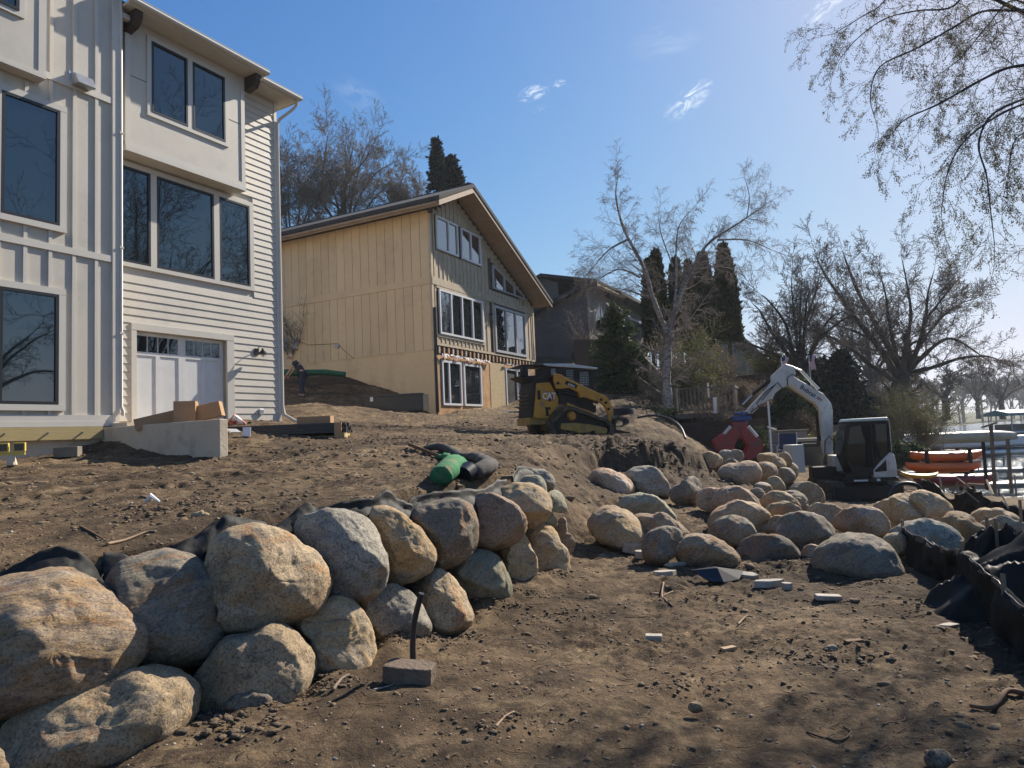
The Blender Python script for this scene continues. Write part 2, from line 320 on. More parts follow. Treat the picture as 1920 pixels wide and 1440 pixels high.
# colour regions: 1 = turned dark soil, 0 = dry sandy
def ground_mat():
    m, t, b = nmat('dirt'); N = t.nodes; L = t.links
    tcn = N.new('ShaderNodeTexCoord'); O = tcn.outputs['Object']
    def nz(s, d=6, r=.6, dist=0.):
        n = N.new('ShaderNodeTexNoise'); n.inputs['Scale'].default_value = s; n.inputs['Detail'].default_value = d; n.inputs['Roughness'].default_value = r; n.inputs['Distortion'].default_value = dist; L.new(O, n.inputs['Vector']); return n.outputs[0]
    def mr(x, a, b_, c=0., d=1.):
        n = N.new('ShaderNodeMapRange'); n.inputs[1].default_value = a; n.inputs[2].default_value = b_; n.inputs[3].default_value = c; n.inputs[4].default_value = d; L.new(x, n.inputs[0]); return n.outputs[0]
    def mix(f, a, b_):
        n = N.new('ShaderNodeMix'); n.data_type = 'RGBA'; L.new(f, n.inputs[0])
        for i, v in ((6, a), (7, b_)):
            if isinstance(v, tuple): n.inputs[i].default_value = (*v, 1)
            else: L.new(v, n.inputs[i])
        return n.outputs[2]
    c = mix(mr(nz(.7, 5), .38, .62), (0.131, 0.084, 0.046), (0.195, 0.135, 0.078))
    c = mix(mr(nz(5, 6, .7), .42, .68), c, (0.064, 0.043, 0.025))
    c = mix(mr(nz(2.2, 5, .7), .52, .66), c, (0.283, 0.203, 0.117))
    c = mix(mr(nz(24, 6, .8), .5, .62, 0, .6), c, (0.070, 0.047, 0.027))
    c = mix(mr(nz(38, 4, .7), .55, .7, 0, .8), c, (0.255, 0.199, 0.131))
    c = mix(mr(nz(60, 4, .7), .58, .72, 0, .8), c, (0.036, 0.025, 0.016))
    c = mix(mr(nz(.45, 6, .7, .6), .47, .58, 0, .8), c, (0.063, 0.043, 0.027))
    c = mix(mr(nz(1.7, 7, .75, .4), .52, .6, 0, .75), c, (0.044, 0.030, 0.021))
    # fine pale grit
    vo = N.new('ShaderNodeTexVoronoi'); vo.inputs['Scale'].default_value = 70; L.new(O, vo.inputs['Vector'])
    vm = mr(vo.outputs['Distance'], .13, .2, 1, 0)
    vsep = N.new('ShaderNodeSeparateColor'); L.new(vo.outputs['Color'], vsep.inputs[0])
    mm = N.new('ShaderNodeMath'); mm.operation = 'MULTIPLY'; L.new(vm, mm.inputs[0]); L.new(mr(vsep.outputs[0], .86, .9), mm.inputs[1])
    c = mix(mm.outputs[0], c, (0.297, 0.256, 0.194))
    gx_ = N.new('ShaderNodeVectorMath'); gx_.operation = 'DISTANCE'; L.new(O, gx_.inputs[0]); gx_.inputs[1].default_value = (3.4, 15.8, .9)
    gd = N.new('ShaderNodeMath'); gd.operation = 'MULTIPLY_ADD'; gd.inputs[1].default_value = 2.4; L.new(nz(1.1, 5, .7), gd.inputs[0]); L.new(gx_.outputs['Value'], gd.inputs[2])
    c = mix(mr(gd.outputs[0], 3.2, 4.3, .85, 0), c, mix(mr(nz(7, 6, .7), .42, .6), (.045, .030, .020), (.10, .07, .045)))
    # thin dry grass / leaf litter far away
    geo = N.new('ShaderNodeSeparateXYZ'); L.new(O, geo.inputs[0])
    far = mr(geo.outputs[1], 34, 44)
    c = mix(far, c, mix(mr(nz(.4, 5), .4, .6), (0.070, 0.061, 0.031), (0.050, 0.061, 0.025)))
    L.new(c, b.inputs['Base Color']); b.inputs['Roughness'].default_value = .95; b.inputs['Specular IOR Level'].default_value = .2
    bp = N.new('ShaderNodeBump'); bp.inputs['Strength'].default_value = .9; bp.inputs['Distance'].default_value = .015; L.new(nz(55, 8, .75), bp.inputs['Height'])
    bp2 = N.new('ShaderNodeBump'); bp2.inputs['Strength'].default_value = .8; bp2.inputs['Distance'].default_value = .05; L.new(nz(9, 6, .7), bp2.inputs['Height']); L.new(bp2.outputs[0], bp.inputs['Normal'])
    L.new(bp.outputs[0], b.inputs['Normal']); return m
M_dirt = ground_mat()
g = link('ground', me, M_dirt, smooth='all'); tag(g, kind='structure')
def gh(x, y): return float(ground_h(np.array([x]), np.array([y]))[0])
# ------------------------------------------------------------------ lake
def water_mat():
    m, t, b = nmat('lake_water'); N = t.nodes; L = t.links
    b.inputs['Base Color'].default_value = (.012, .03, .045, 1); b.inputs['Roughness'].default_value = .12; b.inputs['IOR'].default_value = 1.33
    tcn = N.new('ShaderNodeTexCoord'); mp = N.new('ShaderNodeMapping'); mp.inputs['Scale'].default_value = (1, 2.2, 1); mp.inputs['Rotation'].default_value = (0, 0, .5); L.new(tcn.outputs['Object'], mp.inputs[0])
    nz = N.new('ShaderNodeTexNoise'); nz.inputs['Scale'].default_value = 1.3; nz.inputs['Detail'].default_value = 6; L.new(mp.outputs[0], nz.inputs['Vector'])
    bp = N.new('ShaderNodeBump'); bp.inputs['Strength'].default_value = .5; bp.inputs['Distance'].default_value = .25; L.new(nz.outputs[0], bp.inputs['Height']); L.new(bp.outputs[0], b.inputs['Normal'])
    return m
WZ = -1.72
lake = MB().add([(5, -60, WZ), (700, -60, WZ), (700, 900, WZ), (5, 900, WZ)], [(0, 1, 2, 3)]).build('lake', water_mat()); tag(lake, kind='structure')
# ================================================================== BOULDERS
def stone_mat(name, a, b_, c, dark, streak=None, sp=.5):
    a, b_, c, dark = [(q[0]*1.02, q[1]*1.0, q[2]*.94) for q in (a, b_, c, dark)]
    m, t, b = nmat(name); N = t.nodes; L = t.links
    tcn = N.new('ShaderNodeTexCoord'); oi = N.new('ShaderNodeObjectInfo')
    va = N.new('ShaderNodeVectorMath'); va.operation = 'ADD'; L.new(tcn.outputs['Object'], va.inputs[0])
    vs_ = N.new('ShaderNodeVectorMath'); vs_.operation = 'SCALE'; vs_.inputs['Scale'].default_value = 37.; 
    cx = N.new('ShaderNodeCombineXYZ'); L.new(oi.outputs['Random'], cx.inputs[0]); L.new(oi.outputs['Random'], cx.inputs[2]); L.new(cx.outputs[0], vs_.inputs[0]); L.new(vs_.outputs[0], va.inputs[1])
    O = va.outputs[0]
    if streak:
        mp = N.new('ShaderNodeMapping'); mp.inputs['Rotation'].default_value = (streak[0], streak[1], 0); L.new(O, mp.inputs[0])
        mp2 = N.new('ShaderNodeMapping'); mp2.inputs['Scale'].default_value = (.6, 1.2, 4.2); L.new(mp.outputs[0], mp2.inputs[0]); S = mp2.outputs[0]
    else: S = O
    def nz(s, d=6, r=.6, v=None, dist=0.):
        n = N.new('ShaderNodeTexNoise'); n.inputs['Scale'].default_value = s; n.inputs['Detail'].default_value = d; n.inputs['Roughness'].default_value = r; n.inputs['Distortion'].default_value = dist; L.new(v or O, n.inputs['Vector']); return n.outputs[0]
    def mr(x, a_, b2, c_=0., d=1.):
        n = N.new('ShaderNodeMapRange'); n.inputs[1].default_value = a_; n.inputs[2].default_value = b2; n.inputs[3].default_value = c_; n.inputs[4].default_value = d; L.new(x, n.inputs[0]); return n.outputs[0]
    def mix(f, p, q):
        n = N.new('ShaderNodeMix'); n.data_type = 'RGBA'; L.new(f, n.inputs[0])
        for i, v in ((6, p), (7, q)):
            if isinstance(v, tuple): n.inputs[i].default_value = (*v, 1)
            else: L.new(v, n.inputs[i])
        return n.outputs[2]
    cc = mix(mr(nz(2.6, 6, .65, S), .43, .57), a, b_)
    cc = mix(mr(nz(3.6, 8, .75, S, .8), .5, .6), cc, c)
    cc = mix(mr(nz(6, 9, .8, S, .6), .54, .64, 0, .9), cc, dark)
    cc = mix(mr(nz(16, 6, .8), .54, .66, 0, .55), cc, tuple(min(1, x*1.45) for x in b_))
    cc = mix(mr(nz(1.7, 5, .65, S, 1.2), .56, .66, 0, .7), cc, (.40, .20, .09))
    cc = mix(mr(nz(1.3, 6, .7, S, .7), .6, .68, 0, .75), cc, (.52, .48, .41))
    rd = N.new('ShaderNodeMath'); rd.operation = 'SUBTRACT'; rd.inputs[1].default_value = .5; L.new(nz(1.9, 4, .6, S, 1.5), rd.inputs[0]); ra = N.new('ShaderNodeMath'); ra.operation = 'ABSOLUTE'; L.new(rd.outputs[0], ra.inputs[0])
    cc = mix(mr(ra.outputs[0], .0, .007, .75, 0), cc, tuple(x*.5 for x in dark))
    cc = mix(mr(nz(60, 3, .75), .5, .62, 0, sp+.15), cc, tuple(x*.45 for x in dark))
    cc = mix(mr(nz(95, 3, .7), .56, .68, 0, sp), cc, tuple(min(1, x*1.7) for x in a))
    # soil caked on the foot of the stone
    sz_ = N.new('ShaderNodeSeparateXYZ'); L.new(tcn.outputs['Object'], sz_.inputs[0]); mz = N.new('ShaderNodeMath'); mz.operation = 'MULTIPLY_ADD'; mz.inputs[1].default_value = .5; L.new(nz(5, 6, .7, tcn.outputs['Object']), mz.inputs[0]); mz.inputs[2].default_value = -.19; mq_ = N.new('ShaderNodeMath'); mq_.operation = 'SUBTRACT'; L.new(mz.outputs[0], mq_.inputs[0]); L.new(sz_.outputs[2], mq_.inputs[1])
    cc = mix(mr(mq_.outputs[0], -.03, .05, 0, .85), cc, (.15, .10, .06))
    hv = N.new('ShaderNodeHueSaturation'); L.new(mr(oi.outputs['Random'], 0, 1, .82, 1.2), hv.inputs['Value']); hv.inputs['Saturation'].default_value = 1.08; L.new(cc, hv.inputs['Color'])
    L.new(hv.outputs[0], b.inputs['Base Color']); b.inputs['Roughness'].default_value = .85; b.inputs['Specular IOR Level'].default_value = .3
    bp = N.new('ShaderNodeBump'); bp.inputs['Strength'].default_value = .9; bp.inputs['Distance'].default_value = .014; L.new(nz(60, 8, .75), bp.inputs['Height'])
    bp2 = N.new('ShaderNodeBump'); bp2.inputs['Strength'].default_value = 1.; bp2.inputs['Distance'].default_value = .03; L.new(nz(9 if not streak else 7, 9, .7, S, .5), bp2.inputs['Height']); L.new(bp2.outputs[0], bp.inputs['Normal'])
    L.new(bp.outputs[0], b.inputs['Normal']); return m
SM = dict(
 tan=stone_mat('tan_stone', (.38, .29, .19), (.44, .35, .25), (.30, .25, .20), (.15, .125, .10)),
 rust=stone_mat('rusty_stone', (.40, .28, .17), (.45, .36, .27), (.25, .20, .18), (.12, .105, .095), (.5, .3), .4),
 grey=stone_mat('grey_stone', (.30, .28, .24), (.37, .34, .29), (.22, .20, .18), (.11, .105, .10)),
 pink=stone_mat('pink_granite', (.42, .29, .21), (.44, .34, .26), (.35, .27, .22), (.19, .14, .115)),
 gold=stone_mat('golden_stone', (.46, .33, .19), (.48, .39, .28), (.34, .29, .24), (.18, .15, .12), (1.2, .2), .3),
 band=stone_mat('banded_gneiss', (.33, .29, .23), (.40, .34, .27), (.24, .23, .22), (.10, .10, .10), (.35, .5), .3),
 green=stone_mat('greenish_stone', (.32, .30, .21), (.37, .35, .27), (.27, .28, .24), (.14, .14, .12), (.2, .9), .3),
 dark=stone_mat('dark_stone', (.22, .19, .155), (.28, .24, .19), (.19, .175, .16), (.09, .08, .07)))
def boulder(poly, Yc, mk, label, thick=.75, seed=0, facets=5, rough=1., group=None, q=1, sx=1., flatness=3.0):
    poly = np.array(poly, float); c = (poly.min(0)+poly.max(0))/2
    W = at(c[0], c[1], Yc); sc_ = Yc/FPX/ray(c[0], c[1])[1]
    # silhouette in a vertical plane facing along the line of sight (horizontal bearing)
    vd = W-CAM; vd = vd/np.linalg.norm(vd)
    ex = np.cross(vd, [0, 0, 1]); ex /= np.linalg.norm(ex); ez = np.cross(ex, vd)
    pts = np.array([at(a, b, Yc) for a, b in poly])
    # project the pixel rays on the plane through W orthogonal to vd
    pr = []
    for a, b in poly:
        d = ray(a, b); k = ((W-CAM)@vd)/(d@vd); p = CAM+d*k-W; pr.append((p@ex, p@ez))
    pr = np.array(pr); ang = np.arctan2(pr[:, 1], pr[:, 0]); rr = np.hypot(pr[:, 0], pr[:, 1])*1.075; o = np.argsort(ang); ang = ang[o]; rr = rr[o]
    na, nb = int(84*q), int(48*q)
    th = np.linspace(-math.pi, math.pi, na, endpoint=False)
    R = np.interp(th, np.concatenate([ang-2*math.pi, ang, ang+2*math.pi]), np.tile(rr, 3))
    # mild smoothing round the outline
    ker = np.array([0, 1, 2, 1, 0.])/4
    for _ in range(1): R = np.convolve(np.concatenate([R[-2:], R, R[:2]]), ker, 'valid')
    R *= 1.01
    Wd = (pr[:, 0].max()-pr[:, 0].min())/2; Hd = (pr[:, 1].max()-pr[:, 1].min())/2
    D = thick*min(Wd, Hd*1.25)
    rs = np.random.RandomState(seed+11)
    ph = np.linspace(0, math.pi, nb+2)[1:-1]
    e = 2/flatness
    sp = np.sin(ph)**e; cp = np.sign(np.cos(ph))*np.abs(np.cos(ph))**e
    A, B = np.meshgrid(th, np.arange(nb))
    x = R[None]*np.cos(th)[None]*sp[:, None]; z = R[None]*np.sin(th)[None]*sp[:, None]; y = -D*cp[:, None]*np.ones_like(x)
    V = np.stack([x.ravel(), y.ravel(), z.ravel()], 1)
    V = np.concatenate([V, [[0, -D, 0], [0, D, 0]]])
    # facets: clip softly by planes, mostly on the near side
    S = np.array([Wd, D, Hd])
    for k in range(facets):
        n = rs.normal(size=3); n[1] = -abs(n[1])*.9-.12 if k < facets*.8 else n[1]; n /= np.linalg.norm(n)
        sup = (V@n).max(); lim = sup*rs.uniform(.6, .84)
        ex_ = np.maximum(V@n-lim, 0); inplane = 1.0
        yy = np.abs(n[1]); V = V-np.outer(ex_*.93, n*np.array([.5, 1, .5]))
    sz = (Wd+Hd)/2
    dsp = fbm(V, 1.4/sz, 3, seed*1.7)*.07*sz*rough+fbm(V, 6/sz, 4, seed*2.3+5, .55)*.018*sz*rough-np.maximum(pnoise(V, 2.2/sz, seed+.5)-.3, 0)*.07*sz*rough
    ck = pnoise(V*np.array([1, 1, 1.7]), 1.6/sz, seed*3.1+2); dsp = dsp-np.exp(-(ck/.028)**2)*.022*sz*rough*(pnoise(V, 1.1/sz, seed+8.)>-.05)+(1-np.abs(pnoise(V, 3./sz, seed*1.3+3))*2.2)*.010*sz
    nr = V/np.maximum(np.linalg.norm(V/S, axis=1), 1e-6)[:, None]/S; nr = nr/S; nr /= np.linalg.norm(nr, axis=1)[:, None]+1e-9
    V = V+nr*dsp[:, None]
    # bring the outline back to the measured one after the facets have been cut
    for _ in range(2):
        a_ = np.arctan2(V[:, 2], V[:, 0]); r_ = np.hypot(V[:, 0], V[:, 2]); nb2 = 36; bi = ((a_+math.pi)/(2*math.pi)*nb2).astype(int) % nb2
        act = np.zeros(nb2); np.maximum.at(act, bi, r_); cen = -math.pi+(np.arange(nb2)+.5)*2*math.pi/nb2; tgt = np.interp(cen, th, R)/1.01*1.0
        fac = np.clip(tgt/np.maximum(act, 1e-4), .8, 1.35); fac = np.convolve(np.concatenate([fac[-1:], fac, fac[:1]]), [.25, .5, .25], 'valid')
        f_ = np.interp(a_, np.concatenate([cen[-1:]-2*math.pi, cen, cen[:1]+2*math.pi]), np.concatenate([fac[-1:], fac, fac[:1]]))
        V[:, 0] *= f_; V[:, 2] *= f_
    # world
    WV = np.outer(V[:, 0], ex)+np.outer(V[:, 2], ez)+np.outer(V[:, 1], vd)
    low = WV[:, 2].min(); loc = W.copy(); org = np.array([0, 0, low])
    WV = WV-org
    I = np.arange(na*nb).reshape(nb, na); J = np.roll(I, -1, 1)
    F = np.stack([I[:-1].ravel(), I[1:].ravel(), J[1:].ravel(), J[:-1].ravel()], 1)
    T = [(na*nb, I[0, k], J[0, k], J[0, k]) for k in range(na)]
    me = bpy.data.meshes.new('boulder')
    faces = F.tolist()+[(na*nb, int(I[0, k]), int(J[0, k])) for k in range(na)]+[(na*nb+1, int(J[-1, k]), int(I[-1, k])) for k in range(na)]
    me.from_pydata(WV.tolist(), [], faces); me.update()
    o = link('boulder', me, SM[mk], smooth='all', loc=tuple(loc+org))
    return tag(o, label, 'boulder', group)
GW = 'boulders of the retaining wall'; GP = 'boulders lying loose by the shore'; GF = 'boulders of the far wall under the grapple'
wallb = [
 ([(-22,1087),(37,1078),(94,1069),(146,1071),(176,1091),(232,1132),(277,1162),(284,1192),(270,1234),(240,1260),(187,1282),(112,1312),(0,1348),(-60,1354),(-80,1220)],3.98,'rust','largest rust and cream boulder at the left frame edge of the wall top course',.8,1,7),
 ([(195,1099),(225,1061),(262,1044),(322,1033),(360,1044),(390,1065),(412,1106),(418,1140),(416,1196),(397,1230),(360,1245),(319,1251),(270,1239),(225,1219),(202,1162)],4.42,'band','banded grey wall boulder with fine diagonal streaks, second in the top course',.85,2,4),
 ([(390,1057),(405,1016),(431,996),(469,988),(502,990),(532,1001),(562,1020),(600,1046),(617,1076),(615,1114),(592,1144),(544,1170),(487,1187),(418,1197),(412,1140),(397,1095)],4.78,'tan','big smooth speckled tan boulder, widest of the wall top course after the first',.85,3,3),
 ([(550,1000),(557,978),(589,964),(638,958),(674,967),(702,989),(711,1017),(723,1060),(722,1084),(709,1106),(688,1123),(660,1126),(617,1120),(612,1090),(600,1050),(580,1031)],5.25,'grey','rounded grey top course boulder with rusty pockets in its right flank',.85,4,4),
 ([(688,971),(706,955),(723,949),(748,960),(773,982),(798,1006),(815,1028),(815,1052),(805,1072),(780,1084),(741,1095),(722,1093),(723,1060),(713,1024),(706,992)],5.8,'gold','golden tan wedge shaped boulder lit on its flat sloping face, top course',.8,5,7),
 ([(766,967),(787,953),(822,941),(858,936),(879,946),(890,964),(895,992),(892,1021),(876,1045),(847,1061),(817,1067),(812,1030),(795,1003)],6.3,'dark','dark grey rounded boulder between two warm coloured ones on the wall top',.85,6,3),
 ([(874,943),(893,929),(922,927),(946,937),(971,953),(985,975),(985,992),(971,1014),(943,1026),(911,1028),(892,1021),(895,990),(888,962)],6.95,'pink','pinkish boulder with a chipped face beside the dark one on the wall top',.85,7,5),
 ([(932,923),(950,913),(982,907),(1010,913),(1028,929),(1033,950),(1024,971),(1007,985),(987,992),(983,970),(966,950),(946,936)],7.6,'gold','smooth orange brown egg shaped boulder near the far end of the top course',.9,8,2),
 ([(971,904),(992,893),(1021,898),(1042,918),(1060,943),(1060,964),(1049,982),(1035,989),(1017,985),(1030,955),(1025,925)],8.2,'green','pale green grey boulder at the far corner of the wall top',.9,9,6),
 ([(975,898),(985,885),(1007,880),(1025,884),(1040,902),(1034,920),(1000,912)],8.95,'grey','hindmost pale boulder behind the far corner of the wall',.9,10,4),
 ([(-5,1360),(60,1325),(150,1290),(210,1275),(262,1249),(322,1250),(349,1264),(371,1297),(369,1331),(350,1365),(290,1400),(200,1440),(110,1475),(10,1475),(0,1400)],3.86,'tan','long low speckled boulder nearest the camera in the wall bottom course',.75,11,4),
 ([(368,1268),(397,1234),(424,1200),(469,1189),(536,1176),(559,1196),(585,1226),(592,1252),(581,1280),(570,1310),(500,1345),(424,1352),(375,1345)],4.5,'tan','rounded brown bottom course boulder half sunk in loose soil, second from the left',.8,12,3),
 ([(546,1169),(578,1152),(610,1127),(638,1123),(660,1130),(684,1159),(697,1191),(704,1230),(702,1264),(652,1295),(624,1290),(592,1264),(589,1226),(575,1198)],5.0,'gold','upright slab like bottom course boulder with vertical grain above the paver block',.8,13,6),
 ([(670,1127),(702,1100),(730,1097),(759,1106),(780,1123),(798,1152),(810,1176),(790,1200),(709,1215),(690,1190),(680,1152)],5.55,'grey','pale grey bottom course boulder behind the black pipe stub',.8,14,5),
 ([(776,1102),(801,1074),(822,1068),(847,1081),(861,1099),(876,1127),(888,1155),(876,1180),(844,1195),(819,1190),(795,1159),(780,1123)],6.0,'tan','knobbly triangular tan bottom course boulder with a bumpy crest',.8,15,5),
 ([(833,1070),(876,1045),(897,1031),(925,1038),(946,1070),(959,1106),(957,1127),(932,1140),(886,1130),(861,1095)],6.65,'green','greenish squared bottom course boulder with vertical cracks',.8,16,8),
 ([(929,1031),(964,1006),(982,1003),(996,1031),(1005,1070),(1003,1100),(985,1118),(964,1120),(957,1088),(943,1052)],7.3,'gold','tall narrow brown bottom course boulder with rough knob at its foot',.9,17,5),
 ([(984,999),(1007,987),(1035,990),(1049,1017),(1067,1052),(1067,1076),(1021,1083),(1007,1086),(1003,1052),(992,1021)],7.9,'gold','sunlit split golden boulder last in the visible bottom course',.85,18,6),
 ([(1040,989),(1056,969),(1063,999),(1066,1042),(1060,1052),(1049,1017)],8.5,'rust','thin reddish sliver of a boulder behind the end of the wall',1.1,19,4),
 ([(-60,1395),(-8,1400),(8,1425),(12,1460),(-40,1480)],3.35,'rust','small boulder cut by the lower left frame corner',.8,20,3),
]
for poly, Yc, mk, lb, th_, sd, fc in wallb: boulder(poly, Yc, mk, lb, th_, sd, fc+5, group=GW, q=1.35 if Yc < 6.5 else 1.)
loose = [
 ([(1105,896),(1113,883),(1132,879),(1155,886),(1175,896),(1188,910),(1187,926),(1175,937),(1155,937),(1132,930),(1111,917)],12.5,'pink','pinkish brown boulder highest on the left of the ramp'),
 ([(1172,892),(1182,880),(1207,875),(1230,879),(1244,894),(1255,915),(1253,931),(1235,930),(1205,927),(1189,921),(1187,908)],12.8,'grey','pale grey boulder right behind the pinkish one on the ramp'),
 ([(1257,919),(1276,908),(1287,896),(1304,895),(1313,908),(1315,924),(1308,942),(1287,949),(1265,942),(1257,933)],12.,'dark','dark pear shaped boulder with a knob on top in mid ramp'),
 ([(1158,947),(1168,933),(1187,927),(1214,928),(1237,937),(1253,951),(1269,976),(1246,987),(1220,987),(1187,974),(1168,960)],10.6,'green','wide flat greenish boulder with sharp top ridge behind the big tan one'),
 ([(1103,983),(1109,967),(1127,952),(1143,948),(1164,954),(1187,967),(1200,983),(1207,1006),(1198,1022),(1173,1029),(1143,1022),(1116,1006)],9.2,'gold','large smooth orange tan boulder leftmost of the loose pile'),
 ([(1182,972),(1198,964),(1223,966),(1260,974),(1283,990),(1294,1003),(1276,1012),(1246,1004),(1210,1008),(1191,990)],9.35,'rust','flat slab shaped boulder leaning on the large orange tan one'),
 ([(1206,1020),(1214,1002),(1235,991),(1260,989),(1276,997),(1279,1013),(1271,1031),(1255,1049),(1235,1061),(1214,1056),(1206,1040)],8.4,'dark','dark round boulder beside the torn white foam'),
 ([(1269,1029),(1278,1009),(1297,1002),(1322,1003),(1347,1013),(1370,1027),(1384,1041),(1385,1059),(1370,1072),(1338,1070),(1304,1063),(1269,1052)],8.2,'rust','angular pale banded boulder with slanting flat top in the front row'),
 ([(1307,928),(1315,919),(1338,916),(1356,921),(1361,942),(1349,960),(1326,958),(1310,949)],11.4,'pink','small rosy boulder tucked left of the cracked round one'),
 ([(1336,937),(1347,919),(1368,913),(1393,916),(1411,928),(1425,947),(1427,962),(1384,966),(1349,964),(1333,957)],11.,'pink','rounded rosy boulder with a crack line in the middle of the pile'),
 ([(1328,983),(1338,960),(1361,947),(1398,942),(1425,949),(1443,963),(1444,981),(1434,999),(1416,1004),(1384,1002),(1338,997)],9.95,'rust','lumpy brown grey boulder lying on top behind the front row'),
 ([(1329,995),(1345,976),(1365,968),(1388,970),(1407,981),(1417,999),(1407,1015),(1384,1028),(1356,1022),(1331,1006)],9.2,'band','grey brown domed boulder just in front of the lumpy one'),
 ([(1382,1040),(1390,1017),(1410,1005),(1440,1004),(1475,1012),(1495,1030),(1502,1045),(1490,1060),(1450,1065),(1410,1062),(1388,1054)],8.5,'dark','dark low oval boulder second in the front row'),
 ([(1453,992),(1468,969),(1490,962),(1515,962),(1540,970),(1560,990),(1567,1008),(1550,1018),(1527,1028),(1500,1033),(1467,1016)],9.2,'dark','brown boulder with one sunlit right facet above the front row gap'),
 ([(1505,1047),(1510,1025),(1525,1021),(1540,1030),(1541,1049),(1525,1064),(1510,1064)],8.35,'grey','small grey stone wedged between two front row boulders'),
 ([(1520,1065),(1525,1042),(1545,1017),(1572,1004),(1610,1002),(1647,1010),(1675,1035),(1690,1065),(1696,1086),(1680,1097),(1652,1099),(1615,1092),(1580,1087),(1552,1089),(1527,1084)],7.6,'band','largest grey layered boulder in front of the black silt fence'),
 ([(1559,982),(1572,965),(1595,952),(1620,951),(1645,956),(1662,972),(1669,995),(1660,1009),(1630,1009),(1602,1006),(1580,998)],9.3,'pink','symmetrical dome shaped pinkish boulder behind the largest one'),
 ([(1512,962),(1522,947),(1547,946),(1570,951),(1582,962),(1572,982),(1540,978)],10.4,'tan','low sandy boulder half hidden left of the dome shaped one'),
 ([(1637,950),(1665,937),(1700,928),(1720,936),(1732,960),(1737,988),(1702,990),(1670,996),(1655,974)],9.95,'gold','tall brown wedge boulder with smooth shaded face, left of a pair'),
 ([(1703,932),(1722,920),(1750,926),(1770,937),(1787,957),(1774,987),(1735,992),(1722,955)],9.8,'gold','peaked brown boulder, right one of the tall pair'),
 ([(1770,972),(1780,960),(1797,960),(1830,980),(1849,990),(1845,1017),(1830,1024),(1790,1010),(1768,995)],8.9,'gold','boxy orange brown boulder beside the upright stakes'),
 ([(1665,1002),(1690,982),(1715,977),(1755,979),(1785,990),(1805,1010),(1800,1034),(1765,1038),(1715,1028),(1685,1018)],8.35,'grey','grey boulder with white crusted top right behind the silt fence'),
 ([(1657,1022),(1660,1005),(1675,1000),(1697,1003),(1699,1037),(1675,1044)],8.1,'tan','small brownish stone squeezed next to the fence stake'),
 ([(1819,969),(1832,956),(1860,954),(1887,959),(1910,970),(1921,986),(1877,990),(1830,985)],9.7,'gold','low sandy boulder at the right edge of the pile'),
 ([(1837,982),(1865,972),(1902,977),(1925,985),(1945,1000),(1900,1008),(1865,1006),(1845,998)],9.,'tan','flat boulder at the right frame edge behind folded plastic'),
 ([(1482,918),(1492,907),(1522,907),(1537,915),(1545,932),(1542,950),(1520,960),(1500,953),(1485,933)],12.7,'gold','squarish tan boulder standing nearest the excavator tracks'),
 ([(1425,942),(1440,925),(1465,922),(1485,932),(1500,948),(1497,962),(1460,965),(1430,958)],11.2,'tan','pale boulder in the middle of the pile with a rounded back'),
 ([(1468,925),(1485,920),(1502,925),(1514,940),(1512,957),(1490,960)],11.7,'band','small streaked boulder tucked behind the pale middle one'),
 ([(1432,967),(1440,950),(1460,943),(1485,945),(1502,955),(1500,970),(1470,980),(1440,980)],10.3,'tan','flat sandy boulder under the pale middle one'),
 ([(1423,1003),(1440,980),(1465,968),(1490,964),(1482,990),(1450,1010)],9.8,'rust','partly hidden boulder left of the brown faceted one'),
]
for i, (poly, Yc, mk, lb) in enumerate(loose): boulder(poly, Yc, mk, lb, .9, 40+i, 9+(i*7) % 5, group=GP, q=.85, rough=1.2)
far = [
 ([(1340,896),(1351,880),(1382,871),(1403,865),(1416,867),(1426,882),(1424,896),(1412,913),(1389,918),(1362,916),(1343,905)],15.5,'pink','big brown boulder directly under the red grapple'),
 ([(1420,871),(1437,867),(1453,873),(1457,888),(1445,902),(1428,908),(1424,888)],16.2,'rust','rounded boulder right of the big one under the grapple'),
 ([(1420,855),(1437,850),(1457,857),(1473,867),(1470,880),(1453,878),(1424,867)],17.,'gold','long sunlit boulder on top of the far wall'),
 ([(1464,850),(1474,848),(1482,857),(1481,873),(1472,878),(1464,868)],17.6,'tan','small upright boulder at the top right of the far wall'),
 ([(1457,884),(1472,877),(1487,884),(1491,898),(1478,905),(1462,903)],16.6,'grey','grey boulder low on the right of the far wall'),
 ([(1437,906),(1453,893),(1466,902),(1470,921),(1453,925),(1440,922)],15.,'gold','steep sunlit boulder below the far wall'),
 ([(1414,912),(1432,905),(1445,912),(1448,927),(1430,932),(1416,927)],14.5,'grey','grey cubic boulder at the foot of the far wall'),
 ([(1406,922),(1420,915),(1434,934),(1421,945),(1407,940)],13.2,'rust','narrow striped stone below the far wall foot'),
 ([(1312,860),(1325,848),(1340,850),(1354,861),(1352,870),(1316,872)],16.6,'gold','small bright boulder left of the grapple on the bank'),
 ([(1347,852),(1370,846),(1392,849),(1393,862),(1374,869),(1353,866)],17.6,'grey','grey boulder held between the jaws of the red grapple'),
 ([(1476,868),(1490,870),(1496,884),(1490,897),(1478,890)],17.9,'tan','last tan boulder of the far wall next to the white box'),
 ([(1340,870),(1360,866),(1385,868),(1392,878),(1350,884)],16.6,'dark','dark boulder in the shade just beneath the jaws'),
]
for i, (poly, Yc, mk, lb) in enumerate(far): boulder(poly, Yc, mk, lb, .9, 80+i, 5, group=GF, q=.6, rough=1.1)
